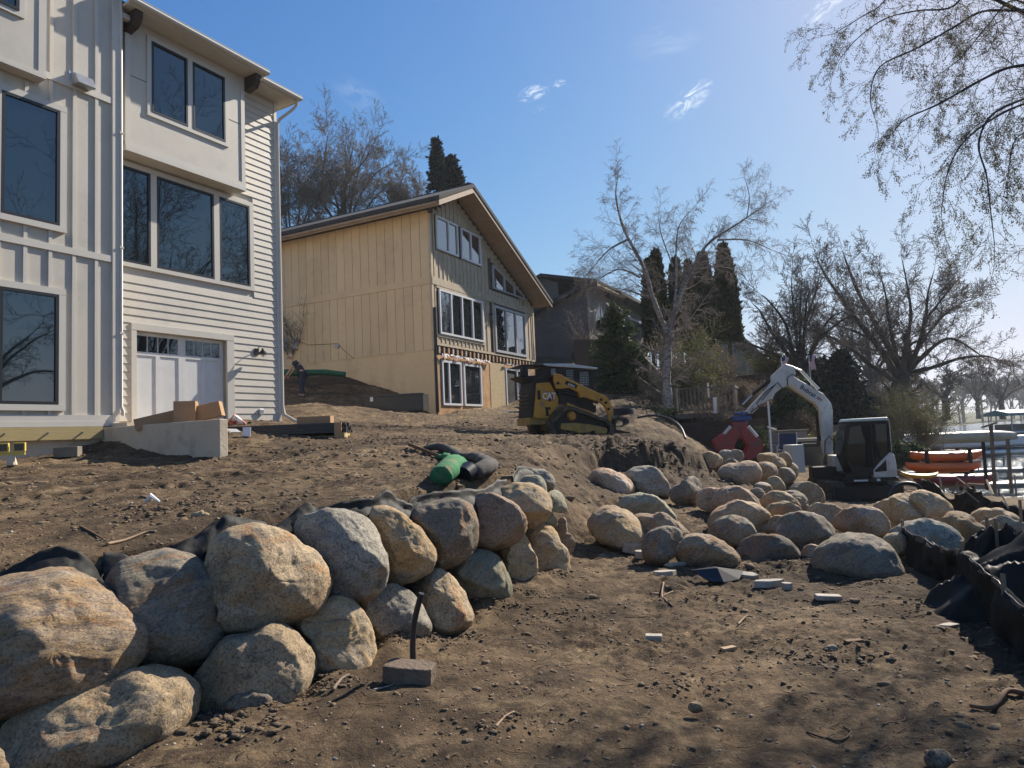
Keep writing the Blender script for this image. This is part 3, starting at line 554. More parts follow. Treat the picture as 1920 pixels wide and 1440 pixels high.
# ================================================================== BUILDING MATERIALS
M_side = mat('siding_paint', (.50, .46, .39), .55, c2=(.53, .49, .42), scale=1.5, bump=.15, bscale=60, bstretch=(1, 1, 8), var=.03, c3=(.44, .415, .36), s3=.9)
M_trim = mat('trim_paint', (.52, .49, .435), .5, c2=(.55, .52, .46), scale=2, bump=.08, bscale=50)
M_white = mat('white_paint', (.62, .62, .61), .4, c2=(.57, .57, .56), scale=4, bump=.03)
M_blackf = mat('black_window_frame', (.012, .013, .016), .35)
def glass_mat(name, c, ior, wob=.02, sc_=.6):
    m = mat(name, c, .015, ior=ior); t = m.node_tree; b = t.nodes['Principled BSDF']
    tcn = t.nodes.new('ShaderNodeTexCoord'); nz = t.nodes.new('ShaderNodeTexNoise'); nz.inputs['Scale'].default_value = sc_; t.links.new(tcn.outputs['Object'], nz.inputs['Vector'])
    bp = t.nodes.new('ShaderNodeBump'); bp.inputs['Strength'].default_value = wob; bp.inputs['Distance'].default_value = .3; t.links.new(nz.outputs[0], bp.inputs['Height']); t.links.new(bp.outputs[0], b.inputs['Normal']); return m
M_glass = glass_mat('tinted_glass', (.008, .014, .018), 2.05)
M_glass2 = glass_mat('bright_glass', (.02, .024, .03), 3.3)
M_dark = mat('dark_inside', (.01, .01, .012), .8)
M_shing = mat('dark_shingles', (.035, .034, .036), .9, c2=(.055, .052, .05), scale=12, bump=.6, bscale=30)
M_conc = mat('concrete', (.54, .45, .34), .9, c2=(.60, .51, .39), scale=1.6, bump=.35, bscale=22, c3=(.44, .36, .27), s3=2.2)
M_metal = mat('galvanised_metal', (.5, .51, .53), .38, .9, c2=(.42, .43, .45), scale=6)
M_treat = mat('treated_lumber', (.42, .33, .15), .75, c2=(.34, .26, .11), scale=3, stretch=(1, 8, 8), bump=.2)
M_card = mat('cardboard', (.42, .25, .13), .8, c2=(.37, .22, .115), scale=3, bump=.05, var=.12)
M_bracket = mat('dark_brown_wood', (.03, .018, .015), .6, c2=(.045, .028, .02), scale=6, stretch=(1, 1, 5))
def rects_minus(x0, x1, holes, z0, z1):
    segs = [(x0, x1)]
    for (a, b, c, d) in holes:
        if z0 < d-.01 and z1 > c+.01:
            ns = []
            for s in segs:
                if b <= s[0] or a >= s[1]: ns.append(s)
                else:
                    if a > s[0]+.03: ns.append((s[0], a))
                    if b < s[1]-.03: ns.append((b, s[1]))
            segs = ns
    return segs
def window(par, x0, x1, z0, z1, y, frame, glass, fw=.05, zo=0., mull=(), dep=.035, side=False):
    """frame with panes in the plane y (front towards -y); children: window > pane"""
    f = MB(); z0 -= zo; z1 -= zo
    f.bx(x0, x1, y-dep, y+.02, z0, z0+fw); f.bx(x0, x1, y-dep, y+.02, z1-fw, z1)
    f.bx(x0, x0+fw, y-dep+.001, y+.02, z0+fw, z1-fw); f.bx(x1-fw, x1, y-dep+.001, y+.02, z0+fw, z1-fw)
    for q in mull: f.bx(q-fw*.45, q+fw*.45, y-dep+.002, y+.02, z0+fw, z1-fw)
    o = f.build('window_frame', frame, par)
    xs = [x0+fw] + [v for q in mull for v in (q-fw*.45, q+fw*.45)] + [x1-fw]
    for i in range(0, len(xs), 2):
        MB().bx(xs[i], xs[i+1], y, y+.012, z0+fw, z1-fw).build('pane', glass, o)
    return o
# ================================================================== NEAR HOUSE (pale siding)
ZA = 2.3
HA = empty('house', (-8.70, 15.8, ZA), rad(60.6), 'tall new house with cream lap siding and black framed windows at the left edge', 'house')
def a_(z): return z-ZA
m = MB()      # core walls, split round the garage opening
m.bx(-.85, 0.0-.04, .02, 9, a_(1.3), a_(4.46)); m.bx(2.42, 4.2, .02, 9, a_(1.3), a_(4.46)); m.bx(-.85, 4.2, .02, 9, a_(4.46), a_(11.74)); m.bx(-.04, 2.42, .3, 9, a_(1.3), a_(4.46))
m.build('wall', M_side, HA)
MB().bx(-9, -.86, -.68, 9, a_(2.29), a_(13.5)).build('wall', M_side, HA)
MB().bx(-9, -.86, -.66, 9, a_(1.0), a_(2.29)).build('foundation', M_conc, HA)
# lap boards
holes = [(-.95, 3.34, 5.92, 8.45), (-.54, 2.71, 8.5, 11.7), (-.16, 2.64, 2.2, 4.62)]
z = 2.34; ex = .19
while z < 11.7:
    z1 = min(z+ex-.004, 11.74)
    for (xa, xb) in rects_minus(-.85, 4.13, holes, z, z1):
        # step round an opening edge that falls inside the row
        MB().hexa([(xa, -.024, a_(z)), (xb, -.024, a_(z)), (xa, .018, a_(z)), (xb, .018, a_(z)), (xa, -.006, a_(z1)), (xb, -.006, a_(z1)), (xa, .018, a_(z1)), (xb, .018, a_(z1))]).build('lap_board', M_side, HA)
    z += ex
MB().bx(4.13, 4.23, -.034, .1, a_(2.3), a_(11.74)).build('corner_board', M_trim, HA)
MB().bx(4.2, 4.22, .1, 9, a_(1.3), a_(11.74)).build('wall', M_side, HA)
# three window group in the middle storey
for (xa, xb) in ((-.75, .315), (.475, 2.065), (2.235, 3.205)): window(HA, xa, xb, 6.03, 8.31, -.012, M_blackf, M_glass, .055, ZA)
t = MB(); t.bx(-.85, 3.34, -.045, .015, a_(8.312), a_(8.43)); t.bx(-.85, 3.34, -.05, .015, a_(5.93), a_(6.028)); t.bx(.317, .473, -.045, .015, a_(6.03), a_(8.31)); t.bx(2.067, 2.233, -.045, .015, a_(6.03), a_(8.31)); t.bx(3.207, 3.34, -.045, .015, a_(6.03), a_(8.31))
t.build('window_trim', M_trim, HA)
# garage door
gdo = MB(); gdo.bx(-.035, 2.415, .14, .18, a_(2.25), a_(4.45)); gd = gdo.build('garage_door', M_white, HA)
st = MB()
for (xa, xb) in ((-.035, .06), (1.13, 1.235), (1.237, 1.32), (2.32, 2.415), (.53, .64), (1.78, 1.885)):
    top = 3.9 if xa in (.53, 1.78) else 4.45
    st.bx(xa, xb, .118, .139, a_(2.25), a_(top))
st.bx(.061, 1.129, .119, .139, a_(3.9), a_(3.985)); st.bx(1.321, 2.319, .119, .139, a_(3.9), a_(3.985)); st.bx(.061, 1.129, .119, .139, a_(4.37), a_(4.45)); st.bx(1.321, 2.319, .119, .139, a_(4.37), a_(4.45))
st.build('rail', M_white, gd)
for x0 in (.06, 1.32):
    for k in range(4):
        xa = x0+.0+k*.267; xb = xa+.267 if x0 < 1 else xa+.25
        if x0 > 1: xa = x0+k*.25; xb = xa+.25
        MB().bx(xa+.018, xb-.018, .13, .1385, a_(3.99), a_(4.365)).build('pane', M_glass, gd)
t = MB(); t.bx(-.16, -.04, -.045, .2, a_(2.25), a_(4.46)); t.bx(2.42, 2.64, -.045, .015, a_(2.25), a_(4.46)); t.bx(2.42, 2.46, .016, .2, a_(2.25), a_(4.46)); t.bx(-.16, 2.64, -.05, .19, a_(4.462), a_(4.62)); t.build('door_trim', M_trim, HA)
# upper bay
m = MB(); m.bx(-.53, 2.71, -.45, .02, a_(8.62), a_(11.7)); bay = m.build('bay', M_side, HA)
t = MB(); t.bx(-.56, 2.74, -.49, .015, a_(8.5), a_(8.62)); t.bx(-.56, 2.74, -.475, -.451, a_(8.621), a_(8.72))
t.bx(-.56, -.44, -.472, .01, a_(8.722), a_(11.7)); t.bx(2.62, 2.74, -.472, .01, a_(8.722), a_(11.7)); t.build('trim', M_trim, bay)
for (xa, xb) in ((.075, 1.015), (1.165, 2.105)): window(bay, xa, xb, 9.635, 11.395, -.462, M_blackf, M_glass, .05, ZA)
t = MB(); t.bx(-.035, 2.215, -.49, -.451, a_(9.53), a_(9.632)); t.bx(-.035, .072, -.485, -.451, a_(9.634), a_(11.5)); t.bx(2.108, 2.215, -.485, -.451, a_(9.634), a_(11.5)); t.bx(1.018, 1.162, -.485, -.451, a_(9.634), a_(11.5)); t.bx(.074, 1.016, -.484, -.451, a_(11.4), a_(11.5)); t.bx(1.164, 2.106, -.484, -.451, a_(11.4), a_(11.5)); t.build('window_trim', M_trim, bay)
t = MB(); t.bx(-.44, -.036, -.455, -.451, a_(10.32), a_(10.335)); t.bx(2.216, 2.62, -.455, -.451, a_(10.32), a_(10.335)); t.build('seam', M_bracket, bay)
# eaves and gutters
def gutter(x0, x1, y, z, ends=True):
    g_ = MB(); prof = [(y, z), (y-.13, z+.0), (y-.15, z+.05), (y-.12, z+.09), (y-.13, z+.13), (y-.115, z+.13), (y-.1, z+.03), (y, z+.02)]
    g_.prism([(b, c-ZA) for b, c in prof], x0, x1, 'x'); return g_.build('gutter', M_trim, HA, bevel=.006)
s_ = MB(); s_.bx(-.78, 3.02, -.95, .02, a_(11.70), a_(11.75)); s_.bx(3.02, 4.56, -.55, .02, a_(11.742), a_(11.77)); s_.bx(-.86, -.55, -.55, .02, a_(11.6), a_(11.64)); s_.bx(4.215, 4.56, .02, 9, a_(11.742), a_(11.77)); s_.build('soffit', M_trim, HA)
f_ = MB(); f_.bx(-.78, 3.05, -.975, -.951, a_(11.68), a_(11.86)); f_.bx(3.02, 4.585, -.575, -.551, a_(11.7), a_(11.88)); f_.bx(3.025, 3.05, -.95, -.576, a_(11.7), a_(11.86)); f_.bx(4.561, 4.585, -.55, 9, a_(11.7), a_(11.88)); f_.build('fascia', M_trim, HA)
gutter(-.8, 3.07, -.976, 11.72); gutter(3.09, 4.62, -.577, 11.75); gutter(-.86, -.6, -.6, 11.45)
r_ = MB(); r_.hexa([(-.8, -1.0, a_(11.87)), (3.07, -1.0, a_(11.87)), (-.8, 5, a_(16.0)), (.9, 5, a_(16.0)), (-.8, -1.0, a_(11.91)), (3.07, -1.0, a_(11.91)), (-.8, 5, a_(16.05)), (.9, 5, a_(16.05))])
r_.hexa([(-.8, -.6, a_(11.89)), (4.62, -.6, a_(11.89)), (-.8, 5, a_(15.2)), (2.0, 5, a_(15.2)), (-.8, -.6, a_(11.93)), (4.62, -.6, a_(11.93)), (-.8, 5, a_(15.25)), (2.0, 5, a_(15.25))])
r_.hexa([(4.62, -.6, a_(11.86)), (4.62, 9, a_(11.86)), (2., 5, a_(15.2)), (2., 5.2, a_(15.2)), (4.62, -.6, a_(11.92)), (4.62, 9, a_(11.92)), (2., 5, a_(15.25)), (2., 5.2, a_(15.25))])
r_.bx(-9.4, -.7, -1.3, 9, a_(13.5), a_(13.7)); r_.build('roof', M_shing, HA)
# corbels under the bay roof
for x in (-.5, 2.84):
    b_ = MB(); b_.prism([(-.46, a_(11.69)), (-.92, a_(11.69)), (-.92, a_(11.55)), (-.78, a_(11.36)), (-.46, a_(11.3))], x-.09, x+.09, 'x'); b_.build('bracket', M_bracket, HA)
MB().lathe([(.06, a_(11.73)), (.055, a_(11.742))], (3.75, -.3, 0)).build('soffit_light', M_white, HA)
# downspouts
d = MB(); d.tube([(-.815, -.73, a_(13.4)), (-.815, -.73, a_(2.62)), (-.815, -.8, a_(2.5)), (-.815, -.8, a_(2.42))], .036, 8); d.build('downspout', M_trim, HA, smooth=True)
d = MB(); d.tube([(4.5, -.62, a_(11.76)), (4.5, -.6, a_(11.6)), (4.4, -.45, a_(11.42)), (4.27, -.1, a_(11.2)), (4.26, -.04, a_(11.05)), (4.26, -.04, a_(2.75)), (4.27, -.1, a_(2.5)), (4.3, -.5, a_(2.3)), (4.38, -1.6, a_(2.22))], .042, 8); d.build('downspout', M_trim, HA, smooth=True)
for z in (4.2, 6.1, 8.7): MB().bx(-.86, -.77, -.77, -.69, a_(z), a_(z+.04)).build('strap', M_trim, HA)
# board and batten part
for (xa, xb, za, zb) in ((-3.14, -2.085, 6.29, 8.72), (-3.14, -2.09, 2.64, 4.87), (-3.9, -2.985, 10.29, 12)): window(HA, xa, xb, za, zb, -.715 if za < 10 else -1.0, M_blackf, M_glass, .06, ZA)
for (xa, xb, za, zb) in ((-3.14, -2.085, 6.29, 8.72), (-3.14, -2.09, 2.64, 4.87)):
    t = MB(); t.bx(xa-.13, xb+.13, -.75, -.681, a_(zb+.002), a_(zb+.13)); t.bx(xa-.13, xb+.13, -.76, -.681, a_(za-.12), a_(za-.002)); t.bx(xb+.002, xb+.13, -.748, -.681, a_(za), a_(zb)); t.bx(xa-.13, xa-.002, -.748, -.681, a_(za), a_(zb)); t.build('window_trim', M_trim, HA)
m = MB(); m.bx(-6, -2.5, -.97, -.69, a_(9.25), a_(13.4)); b2 = m.build('bay', M_side, HA)
t = MB(); t.bx(-6, -2.48, -1.0, -.69, a_(9.14), a_(9.25)); t.bx(-2.62, -2.48, -.99, -.69, a_(9.252), a_(13.4)); t.bx(-2.985, -2.88, -1.01, -.971, a_(10.2), a_(12)); t.bx(-3.9, -2.88, -1.015, -.971, a_(10.19), a_(10.288)); t.build('trim', M_trim, b2)
bands = [(9.32, 9.46), (5.76, 5.9), (2.3, 2.44)]
t = MB()
for a0, b0 in bands: t.bx(-6 if a0 < 9 else -2.47, -.862, -.725, -.681, a_(a0), a_(b0))
t.bx(-6, -.862, -.74, -.681, a_(2.2), a_(2.298)); t.bx(-1.0, -.85, -.735, -.681, a_(2.3), a_(13.4)); t.build('band_board', M_trim, HA)
bholes = [(-3.27, -1.955, 6.17, 8.85), (-3.27, -1.96, 2.52, 5.0), (-6, -2.45, 9.1, 14)]
for x in (-3.15, -2.695, -2.24, -1.785, -1.33):
    for za, zb in ((2.442, 5.758), (5.902, 9.318), (9.462, 13.4)):
        segs = [(za, zb)]
        for (a, b, c, d_) in bholes:
            if a < x+.03 and b > x-.03:
                segs = [q for s in segs for q in ([(s[0], min(s[1], c)), (max(s[0], d_), s[1])])]
        for s in segs:
            if s[1]-s[0] > .05: MB().bx(x-.034, x+.034, -.712, -.681, a_(s[0]), a_(s[1])).build('batten', M_trim, HA)
# vent hood
v = MB(); v.prism([(-.682, a_(9.66)), (-.86, a_(9.62)), (-1.0, a_(9.38)), (-.98, a_(9.37)), (-.682, a_(9.4))], -1.86, -1.5, 'x'); v.bx(-1.9, -1.46, -.70, -.683, a_(9.34), a_(9.7)); v.build('vent_hood', M_metal, HA, bevel=.005)
# ledger
led = MB(); led.bx(-7, -1.235, -.79, -.745, a_(1.94), a_(2.195)); L_ = led.build('ledger', M_treat, HA)
MB().bx(-7, -1.24, -.744, -.67, a_(1.96), a_(2.19)).build('blocking', M_treat, L_)
for x in (-3.75, -3.05, -2.3, -1.65):
    MB().tube([(x, -.79, a_(2.08)), (x, -.835, a_(2.08))], .018, 6).build('bolt', M_metal, L_)
MB().bx(-7, -.862, -.77, -.67, a_(2.196), a_(2.2)).build('flashing', mat('flashing_tape', (.05, .055, .07), .5), HA)
# wall lantern
ln = MB(); ln.lathe([(.0, 0), (.055, 0), (.055, .02), (0, .02)], (3.38, -.025, a_(4.24)), 'y', 10)
ln.bx(3.31, 3.45, -.045, -.02, a_(4.15), a_(4.33)); ln.tube([(3.38, -.05, a_(4.27)), (3.38, -.12, a_(4.36)), (3.38, -.22, a_(4.36)), (3.38, -.27, a_(4.25))], .011, 6)
ln.lathe([(.02, .14), (.03, .10), (.11, .02), (.15, -.02), (.14, -.025), (.0, .0)], (3.38, -.28, a_(4.17)), 'z', 14); LN = ln.build('wall_lamp', mat('black_lamp_metal', (.012, .012, .014), .4, .5), HA)
MB().lathe([(.02, 0), (.045, -.04), (.03, -.09), (0, -.1)], (3.38, -.28, a_(4.17)), 'z', 10).build('bulb', M_white, LN)
MB().bx(3.42, 3.56, -.075, -.02, a_(2.5), a_(2.66)).build('outlet_box', M_metal, HA, bevel=.01)
# wing wall
wv = MB(); wv.bx(-1.21, -1.03, -4.46, -.675, 1.1-ZA, 2.17-ZA); WW = wv.build('wing_wall', M_conc, None, bevel=.012); WW.location = HA.location; WW.rotation_euler = HA.rotation_euler
tag(WW, 'low concrete wing wall running out from the near house', 'wall')
WW.data.transform(Matrix.Translation((1.12, 4.4, 1.2))); WW.location = HA.matrix_basis @ Vector((-1.12, -4.4, -1.2)); 
ap = MB(); ap.bx(-1.03, 2.75, -1.3, -.0, -.35, -.04); AP = ap.build('garage_apron', M_conc); AP.location = HA.location; AP.rotation_euler = HA.rotation_euler; tag(AP, kind='structure')
# ================================================================== YELLOW HOUSE
ZB = 2.55
HB = empty('house', (-3.16, 28, ZB), rad(63), 'yellow ochre gabled house with bare cedar walkout level and white framed windows', 'house')
def b_(z): return z-ZB
M_yel = mat('yellow_plank', (.68, .49, .285), .7, c2=(.72, .53, .31), scale=1.2, bump=.2, bscale=30, bstretch=(4, 4, .5), var=.06, c3=(.60, .43, .25), s3=.7)
M_yelc = mat('yellow_block', (.70, .50, .28), .85, c2=(.74, .55, .32), scale=1.2, bump=.3, bscale=20, c3=(.60, .43, .24), s3=1.)
M_beige = mat('weathered_beige', (.42, .335, .225), .75, c2=(.52, .43, .30), scale=5, stretch=(1, 1, .6), bump=.3, bscale=25, c3=(.42, .31, .19), s3=4., var=.08)
M_cedar = mat('bare_cedar', (.46, .24, .10), .7, c2=(.54, .34, .17), scale=4, stretch=(3, 3, .4), bump=.3, var=.15, c3=(.36, .18, .08), s3=2)
M_osb = mat('sheathing', (.55, .42, .24), .85, c2=(.42, .31, .17), scale=18, bump=.3, detail=3)
M_tan = mat('tan_trim', (.30, .205, .13), .65, c2=(.36, .26, .17), scale=3)
M_groove = mat('shadow_gap', (.10, .07, .04), .9)
# core
m = MB(); m.bx(.03, 9.8, .03, 12, b_(5.3), b_(8.9)); m.bx(.06, 9.7, .10, 12, b_(.8), b_(5.3)); 
m.prism([(.03, b_(8.9)), (9.8, b_(8.9)), (9.8, b_(8.62)), (9.8, b_(8.7)), (2.1, b_(12.5)), (.03, b_(11.3))], .03, 12, 'y'); m.build('wall', M_groove, HB)
MB().bx(0, .05, .02, 12, b_(.8), b_(5.3)).build('wall', M_yelc, HB)
# side planks
y = .06; k = 0
while y < 11.8:
    wd = .455
    MB().bx(-.012, .035, y+.010, y+wd-.010, b_(5.32), b_(8.06)).build('plank', M_yel, HB)
    MB().bx(-.012, .035, y+.010, y+wd-.010, b_(8.36), b_(11.2)).build('plank', M_yel, HB)
    y += wd
t = MB(); t.bx(-.04, .03, 0.03, 12, b_(8.065), b_(8.355)); t.bx(-.02, .03, .03, 12, b_(5.28), b_(5.315)); t.build('band_board', M_yel, HB)
# front: corner boards, bands
t = MB(); t.bx(-.05, .09, -.045, .06, b_(5.3), b_(11.05)); t.bx(.2, .3, -.03, .03, b_(5.6), b_(11.15)); t.bx(9.68, 9.84, -.045, .06, b_(5.55), b_(8.4)); t.build('corner_board', M_beige, HB)
MB().bx(-.03, 9.82, -.06, .03, b_(8.05), b_(8.37)).build('band_board', M_beige, HB)
# beige front planks between battens
fholes = [(.42, 4.25, 5.97, 7.96), (5.2, 8.75, 5.6, 8.0), (.36, 2.27, 9.58, 11.12), (2.3, 4.25, 9.58, 11.1)]
def roofz(x): return 11.15+(x+.0)*.6 if x < 2.1 else 12.4-(x-2.1)*.494
x = .3
while x < 9.65:
    for za, zb in ((5.62, 8.05), (8.37, 99)):
        top = min(zb, min(roofz(x), roofz(x+.33))-.02)
        # split out the openings by z
        zs = [(za, top)]
        for (a, b, c, d_) in fholes:
            if a < x+.3 and b > x+.02: zs = [q for s in zs for q in ((s[0], min(s[1], c)), (max(s[0], d_), s[1]))]
        if 5.0 < x+.3 and x < 8.85: zs = [q for s in zs for q in ((s[0], min(s[1], 8.66)), (max(s[0], roofz(x)-.78), s[1]))] if za > 8 else zs
        for s in zs:
            if s[1]-s[0] > .08:
                MB().bx(x+.004, x+.325, -.004, .028, b_(s[0]), b_(s[1])).build('plank', M_beige, HB)
                MB().bx(x-.03, x+.03, -.03, -.005, b_(s[0]), b_(s[1])).build('batten', M_beige, HB)
    x += .33
M_wf = mat('white_vinyl', (.7, .7, .7), .4)
window(HB, .42, 2.16, 9.62, 11.08, -.03, M_wf, M_glass2, .085, ZB, (1.38,), .06)
window(HB, 2.44, 4.2, 9.62, 11.05, -.03, M_wf, M_glass2, .085, ZB, (3.3,), .06)
window(HB, .45, 4.18, 6.0, 7.92, -.03, M_wf, M_glass2, .085, ZB, (1.4, 2.3, 3.2), .06)
M_gf = mat('grey_vinyl', (.42, .42, .43), .5)
window(HB, 5.3, 8.7, 5.66, 7.95, -.03, M_gf, M_glass2, .12, ZB, (6.5, 7.56), .06)
t = MB(); t.bx(.3, 4.28, -.05, .0, b_(5.88), b_(5.98)); t.bx(4.19, 4.3, -.05, 0, b_(5.98), b_(7.95)); t.bx(.3, 4.3, -.05, 0, b_(7.95), b_(8.045)); t.build('window_trim', M_beige, HB); t = MB(); t.bx(5.15, 5.29, -.05, 0, b_(5.6), b_(8.04)); t.build('door_trim', M_beige, HB); t = MB(); t.bx(8.71, 8.95, -.05, 0, b_(5.6), b_(8.04)); t.build('door_trim', M_beige, HB)
# sloping transom of three panes
def ztop(x): return 9.93-(x-5.35)*.29
tf = MB(); xs = [5.35, 6.5, 7.6, 8.66]
tr = MB()
for i in range(3):
    xa, xb = xs[i]+.05, xs[i+1]-.05
    tr.prism([(xs[i], b_(8.76)), (xs[i+1], b_(8.76)), (xs[i+1], b_(8.83)), (xs[i], b_(8.83))], -.08, .0, 'y')
    tr.prism([(xs[i], b_(ztop(xs[i])-.07)), (xs[i+1], b_(ztop(xs[i+1])-.07)), (xs[i+1], b_(ztop(xs[i+1]))), (xs[i], b_(ztop(xs[i])))], -.081, .0, 'y')
for x in xs: tr.prism([(x-.05, b_(8.76)), (x+.05, b_(8.76)), (x+.05, b_(ztop(x+.05)-.01)), (x-.05, b_(ztop(x-.05)-.01))], -.09, .0, 'y')
TR = tr.build('window_frame', M_gf, HB)
for i in range(3):
    xa, xb = xs[i]+.05, xs[i+1]-.05
    MB().prism([(xa, b_(8.83)), (xb, b_(8.83)), (xb, b_(ztop(xb)-.07)), (xa, b_(ztop(xa)-.07))], -.032, -.02, 'y').build('pane', M_glass2, TR)
# wall light
l_ = MB(); l_.bx(4.86, 4.98, -.05, -.03, b_(7.1), b_(7.5)); l_.bx(4.85, 4.99, -.2, -.05, b_(7.42), b_(7.46)); l_.bx(4.86, 4.98, -.19, -.06, b_(7.08), b_(7.11)); l_.build('wall_lamp', M_blackf, HB)
# torn rim joist
t = MB(); t.bx(-.02, 9.8, -.05, .03, b_(5.5), b_(5.6)); t.build('band_board', M_beige, HB)
MB().bx(.1, 9.7, -.005, .12, b_(5.1), b_(5.5)).build('rim_joist', mat('tarred_joist', (.028, .022, .02), .9, c2=(.07, .055, .045), scale=7, bump=.5), HB)
rr = random.Random(4)
for i in range(26):
    x = .3+i*.36
    MB().bx(x, x+.1, -.06, -.006, b_(5.2+rr.uniform(-.03, .03)), b_(5.44)).build('joist_end', M_cedar if i % 3 else M_conc, HB)
tp = MB()   # torn white house wrap hanging under the joists
N_ = 60
for (xa, xb, dep) in ((.45, 4.6, .22), (6.1, 9.2, .13)):
    vv = []
    for i in range(N_+1):
        x = xa+(xb-xa)*i/N_; zt = 5.17-.02*math.sin(i*.9); zb = zt-dep*(.35+.65*abs(math.sin(i*.21+1)))*rr.uniform(.5, 1); vv += [(x, -.07-rr.uniform(0, .05), b_(zt)), (x, -.09-rr.uniform(0, .08), b_(zb))]
    tp.add(vv, [(2*i, 2*i+1, 2*i+3, 2*i+2) for i in range(N_)])
tp.build('torn_wrap', mat('pink_white_wrap', (.72, .62, .56), .8), HB)
# cedar walkout
MB().bx(.1, 4.66, .0, .09, b_(2.3), b_(5.1)).build('wall', M_groove, HB)
ch = [(.48, 2.06, 2.98, 4.92), (2.22, 3.82, 2.98, 4.9)]
x = .12
while x < 4.6:
    zs = [(2.5, 5.09)]
    for (a, b, c, d_) in ch:
        if a < x+.12 and b > x+.03: zs = [q for s in zs for q in ((s[0], min(s[1], c)), (max(s[0], d_), s[1]))]
    for s in zs:
        if s[1]-s[0] > .06: MB().bx(x+.003, x+.147, -.02, -.001, b_(s[0]), b_(s[1])).build('cedar_board', M_cedar, HB)
    x += .15
window(HB, .5, 2.04, 3.0, 4.9, -.02, M_wf, M_glass2, .09, ZB, (1.05,), .05); window(HB, 2.24, 3.8, 3.0, 4.88, -.02, M_wf, M_glass2, .09, ZB, (), .05)
MB().bx(4.68, 6.17, -.03, .09, b_(2.5), b_(5.12)).build('sheathing_panel', M_osb, HB)
window(HB, 6.25, 8.9, 2.62, 4.95, .0, M_wf, M_dark, .09, ZB, (7.5,), .06)
MB().bx(6.2, 9.7, -.02, .09, b_(4.952), b_(5.1)).build('header', M_cedar, HB); MB().bx(8.95, 9.7, -.02, .09, b_(2.4), b_(4.95)).build('sheathing_panel', M_cedar, HB)
MB().tube([(.02, -.1, b_(7.05)), (.02, -.1, b_(5.5)), (.0, -.06, b_(5.3)), (.05, -.06, b_(2.7))], .06, 8).build('downspout', mat('black_pipe', (.012, .012, .013), .5), HB, smooth=True)
# roof: two slopes, soffit, fascia
rz = 12.62; ovf = -.95; xl = -.72; xr = 10.25
def slab(m, x0, z0, x1, z1, y0, y1, th): m.hexa([(x0, y0, b_(z0)), (x1, y0, b_(z1)), (x0, y1, b_(z0)), (x1, y1, b_(z1)), (x0, y0, b_(z0+th)), (x1, y0, b_(z1+th)), (x0, y1, b_(z0+th)), (x1, y1, b_(z1+th))])
r = MB(); slab(r, xl-.05, 11.24, 2.1, rz-.02, ovf-.07, 12.6, .17); slab(r, 2.1, rz-.02, xr+.05, 8.62, ovf-.07, 12.6, .17); r.build('roof', M_shing, HB)
s = MB(); slab(s, xl+.03, 11.1, 2.1, rz-.16, ovf+.02, 12.6, .14); slab(s, 2.1, rz-.16, xr-.03, 8.52, ovf+.02, 12.6, .14); s.build('soffit', M_tan, HB)
f = MB(); f.hexa([(xl-.02, ovf-.04, b_(11.0)), (2.1, ovf-.04, b_(12.36)), (xl-.02, ovf, b_(11.0)), (2.1, ovf, b_(12.36)), (xl-.02, ovf-.04, b_(11.22)), (2.1, ovf-.04, b_(12.58)), (xl-.02, ovf, b_(11.22)), (2.1, ovf, b_(12.58))])
f.hexa([(2.101, ovf-.04, b_(12.39)), (xr, ovf-.04, b_(8.43)), (2.101, ovf, b_(12.39)), (xr, ovf, b_(8.43)), (2.101, ovf-.04, b_(12.56)), (xr, ovf-.04, b_(8.6)), (2.101, ovf, b_(12.56)), (xr, ovf, b_(8.6))])
f.bx(xl-.03, xl+.02, ovf+.001, 12.6, b_(11.0), b_(11.2)); f.build('fascia', M_tan, HB)
MB().tube([(xl-.08, ovf+.02, b_(11.12)), (xl-.08, 12.5, b_(11.12))], .06, 8).build('gutter', M_tan, HB)
MB().tube([(2.1, ovf-.02, b_(rz+.12)), (2.1, 12.6, b_(rz+.12))], .07, 6).build('ridge_cap', M_shing, HB)
# meters and cable on the side
for (yy, zz) in ((8.2, 6.3), (7.6, 6.3)): MB().bx(-.12, -.013, yy-.14, yy+.14, b_(zz-.28), b_(zz+.28)).build('meter_box', M_gf, HB, bevel=.02)
MB().bx(-.1, -.013, 5.0, 5.2, b_(5.86), b_(6.02)).build('cable_box', M_gf, HB)
MB().tube([(-.03, 7.5, b_(6.4)), (-.03, 6.8, b_(6.15)), (-.03, 6, b_(6.1)), (-.03, 5.1, b_(6.05))], .01, 5).build('cable', M_blackf, HB)
MB().tube([(-.03, 5, b_(5.95)), (-.03, 4.6, b_(5.6)), (-.03, 4.2, b_(5.3))], .01, 5).build('cable', M_blackf, HB)
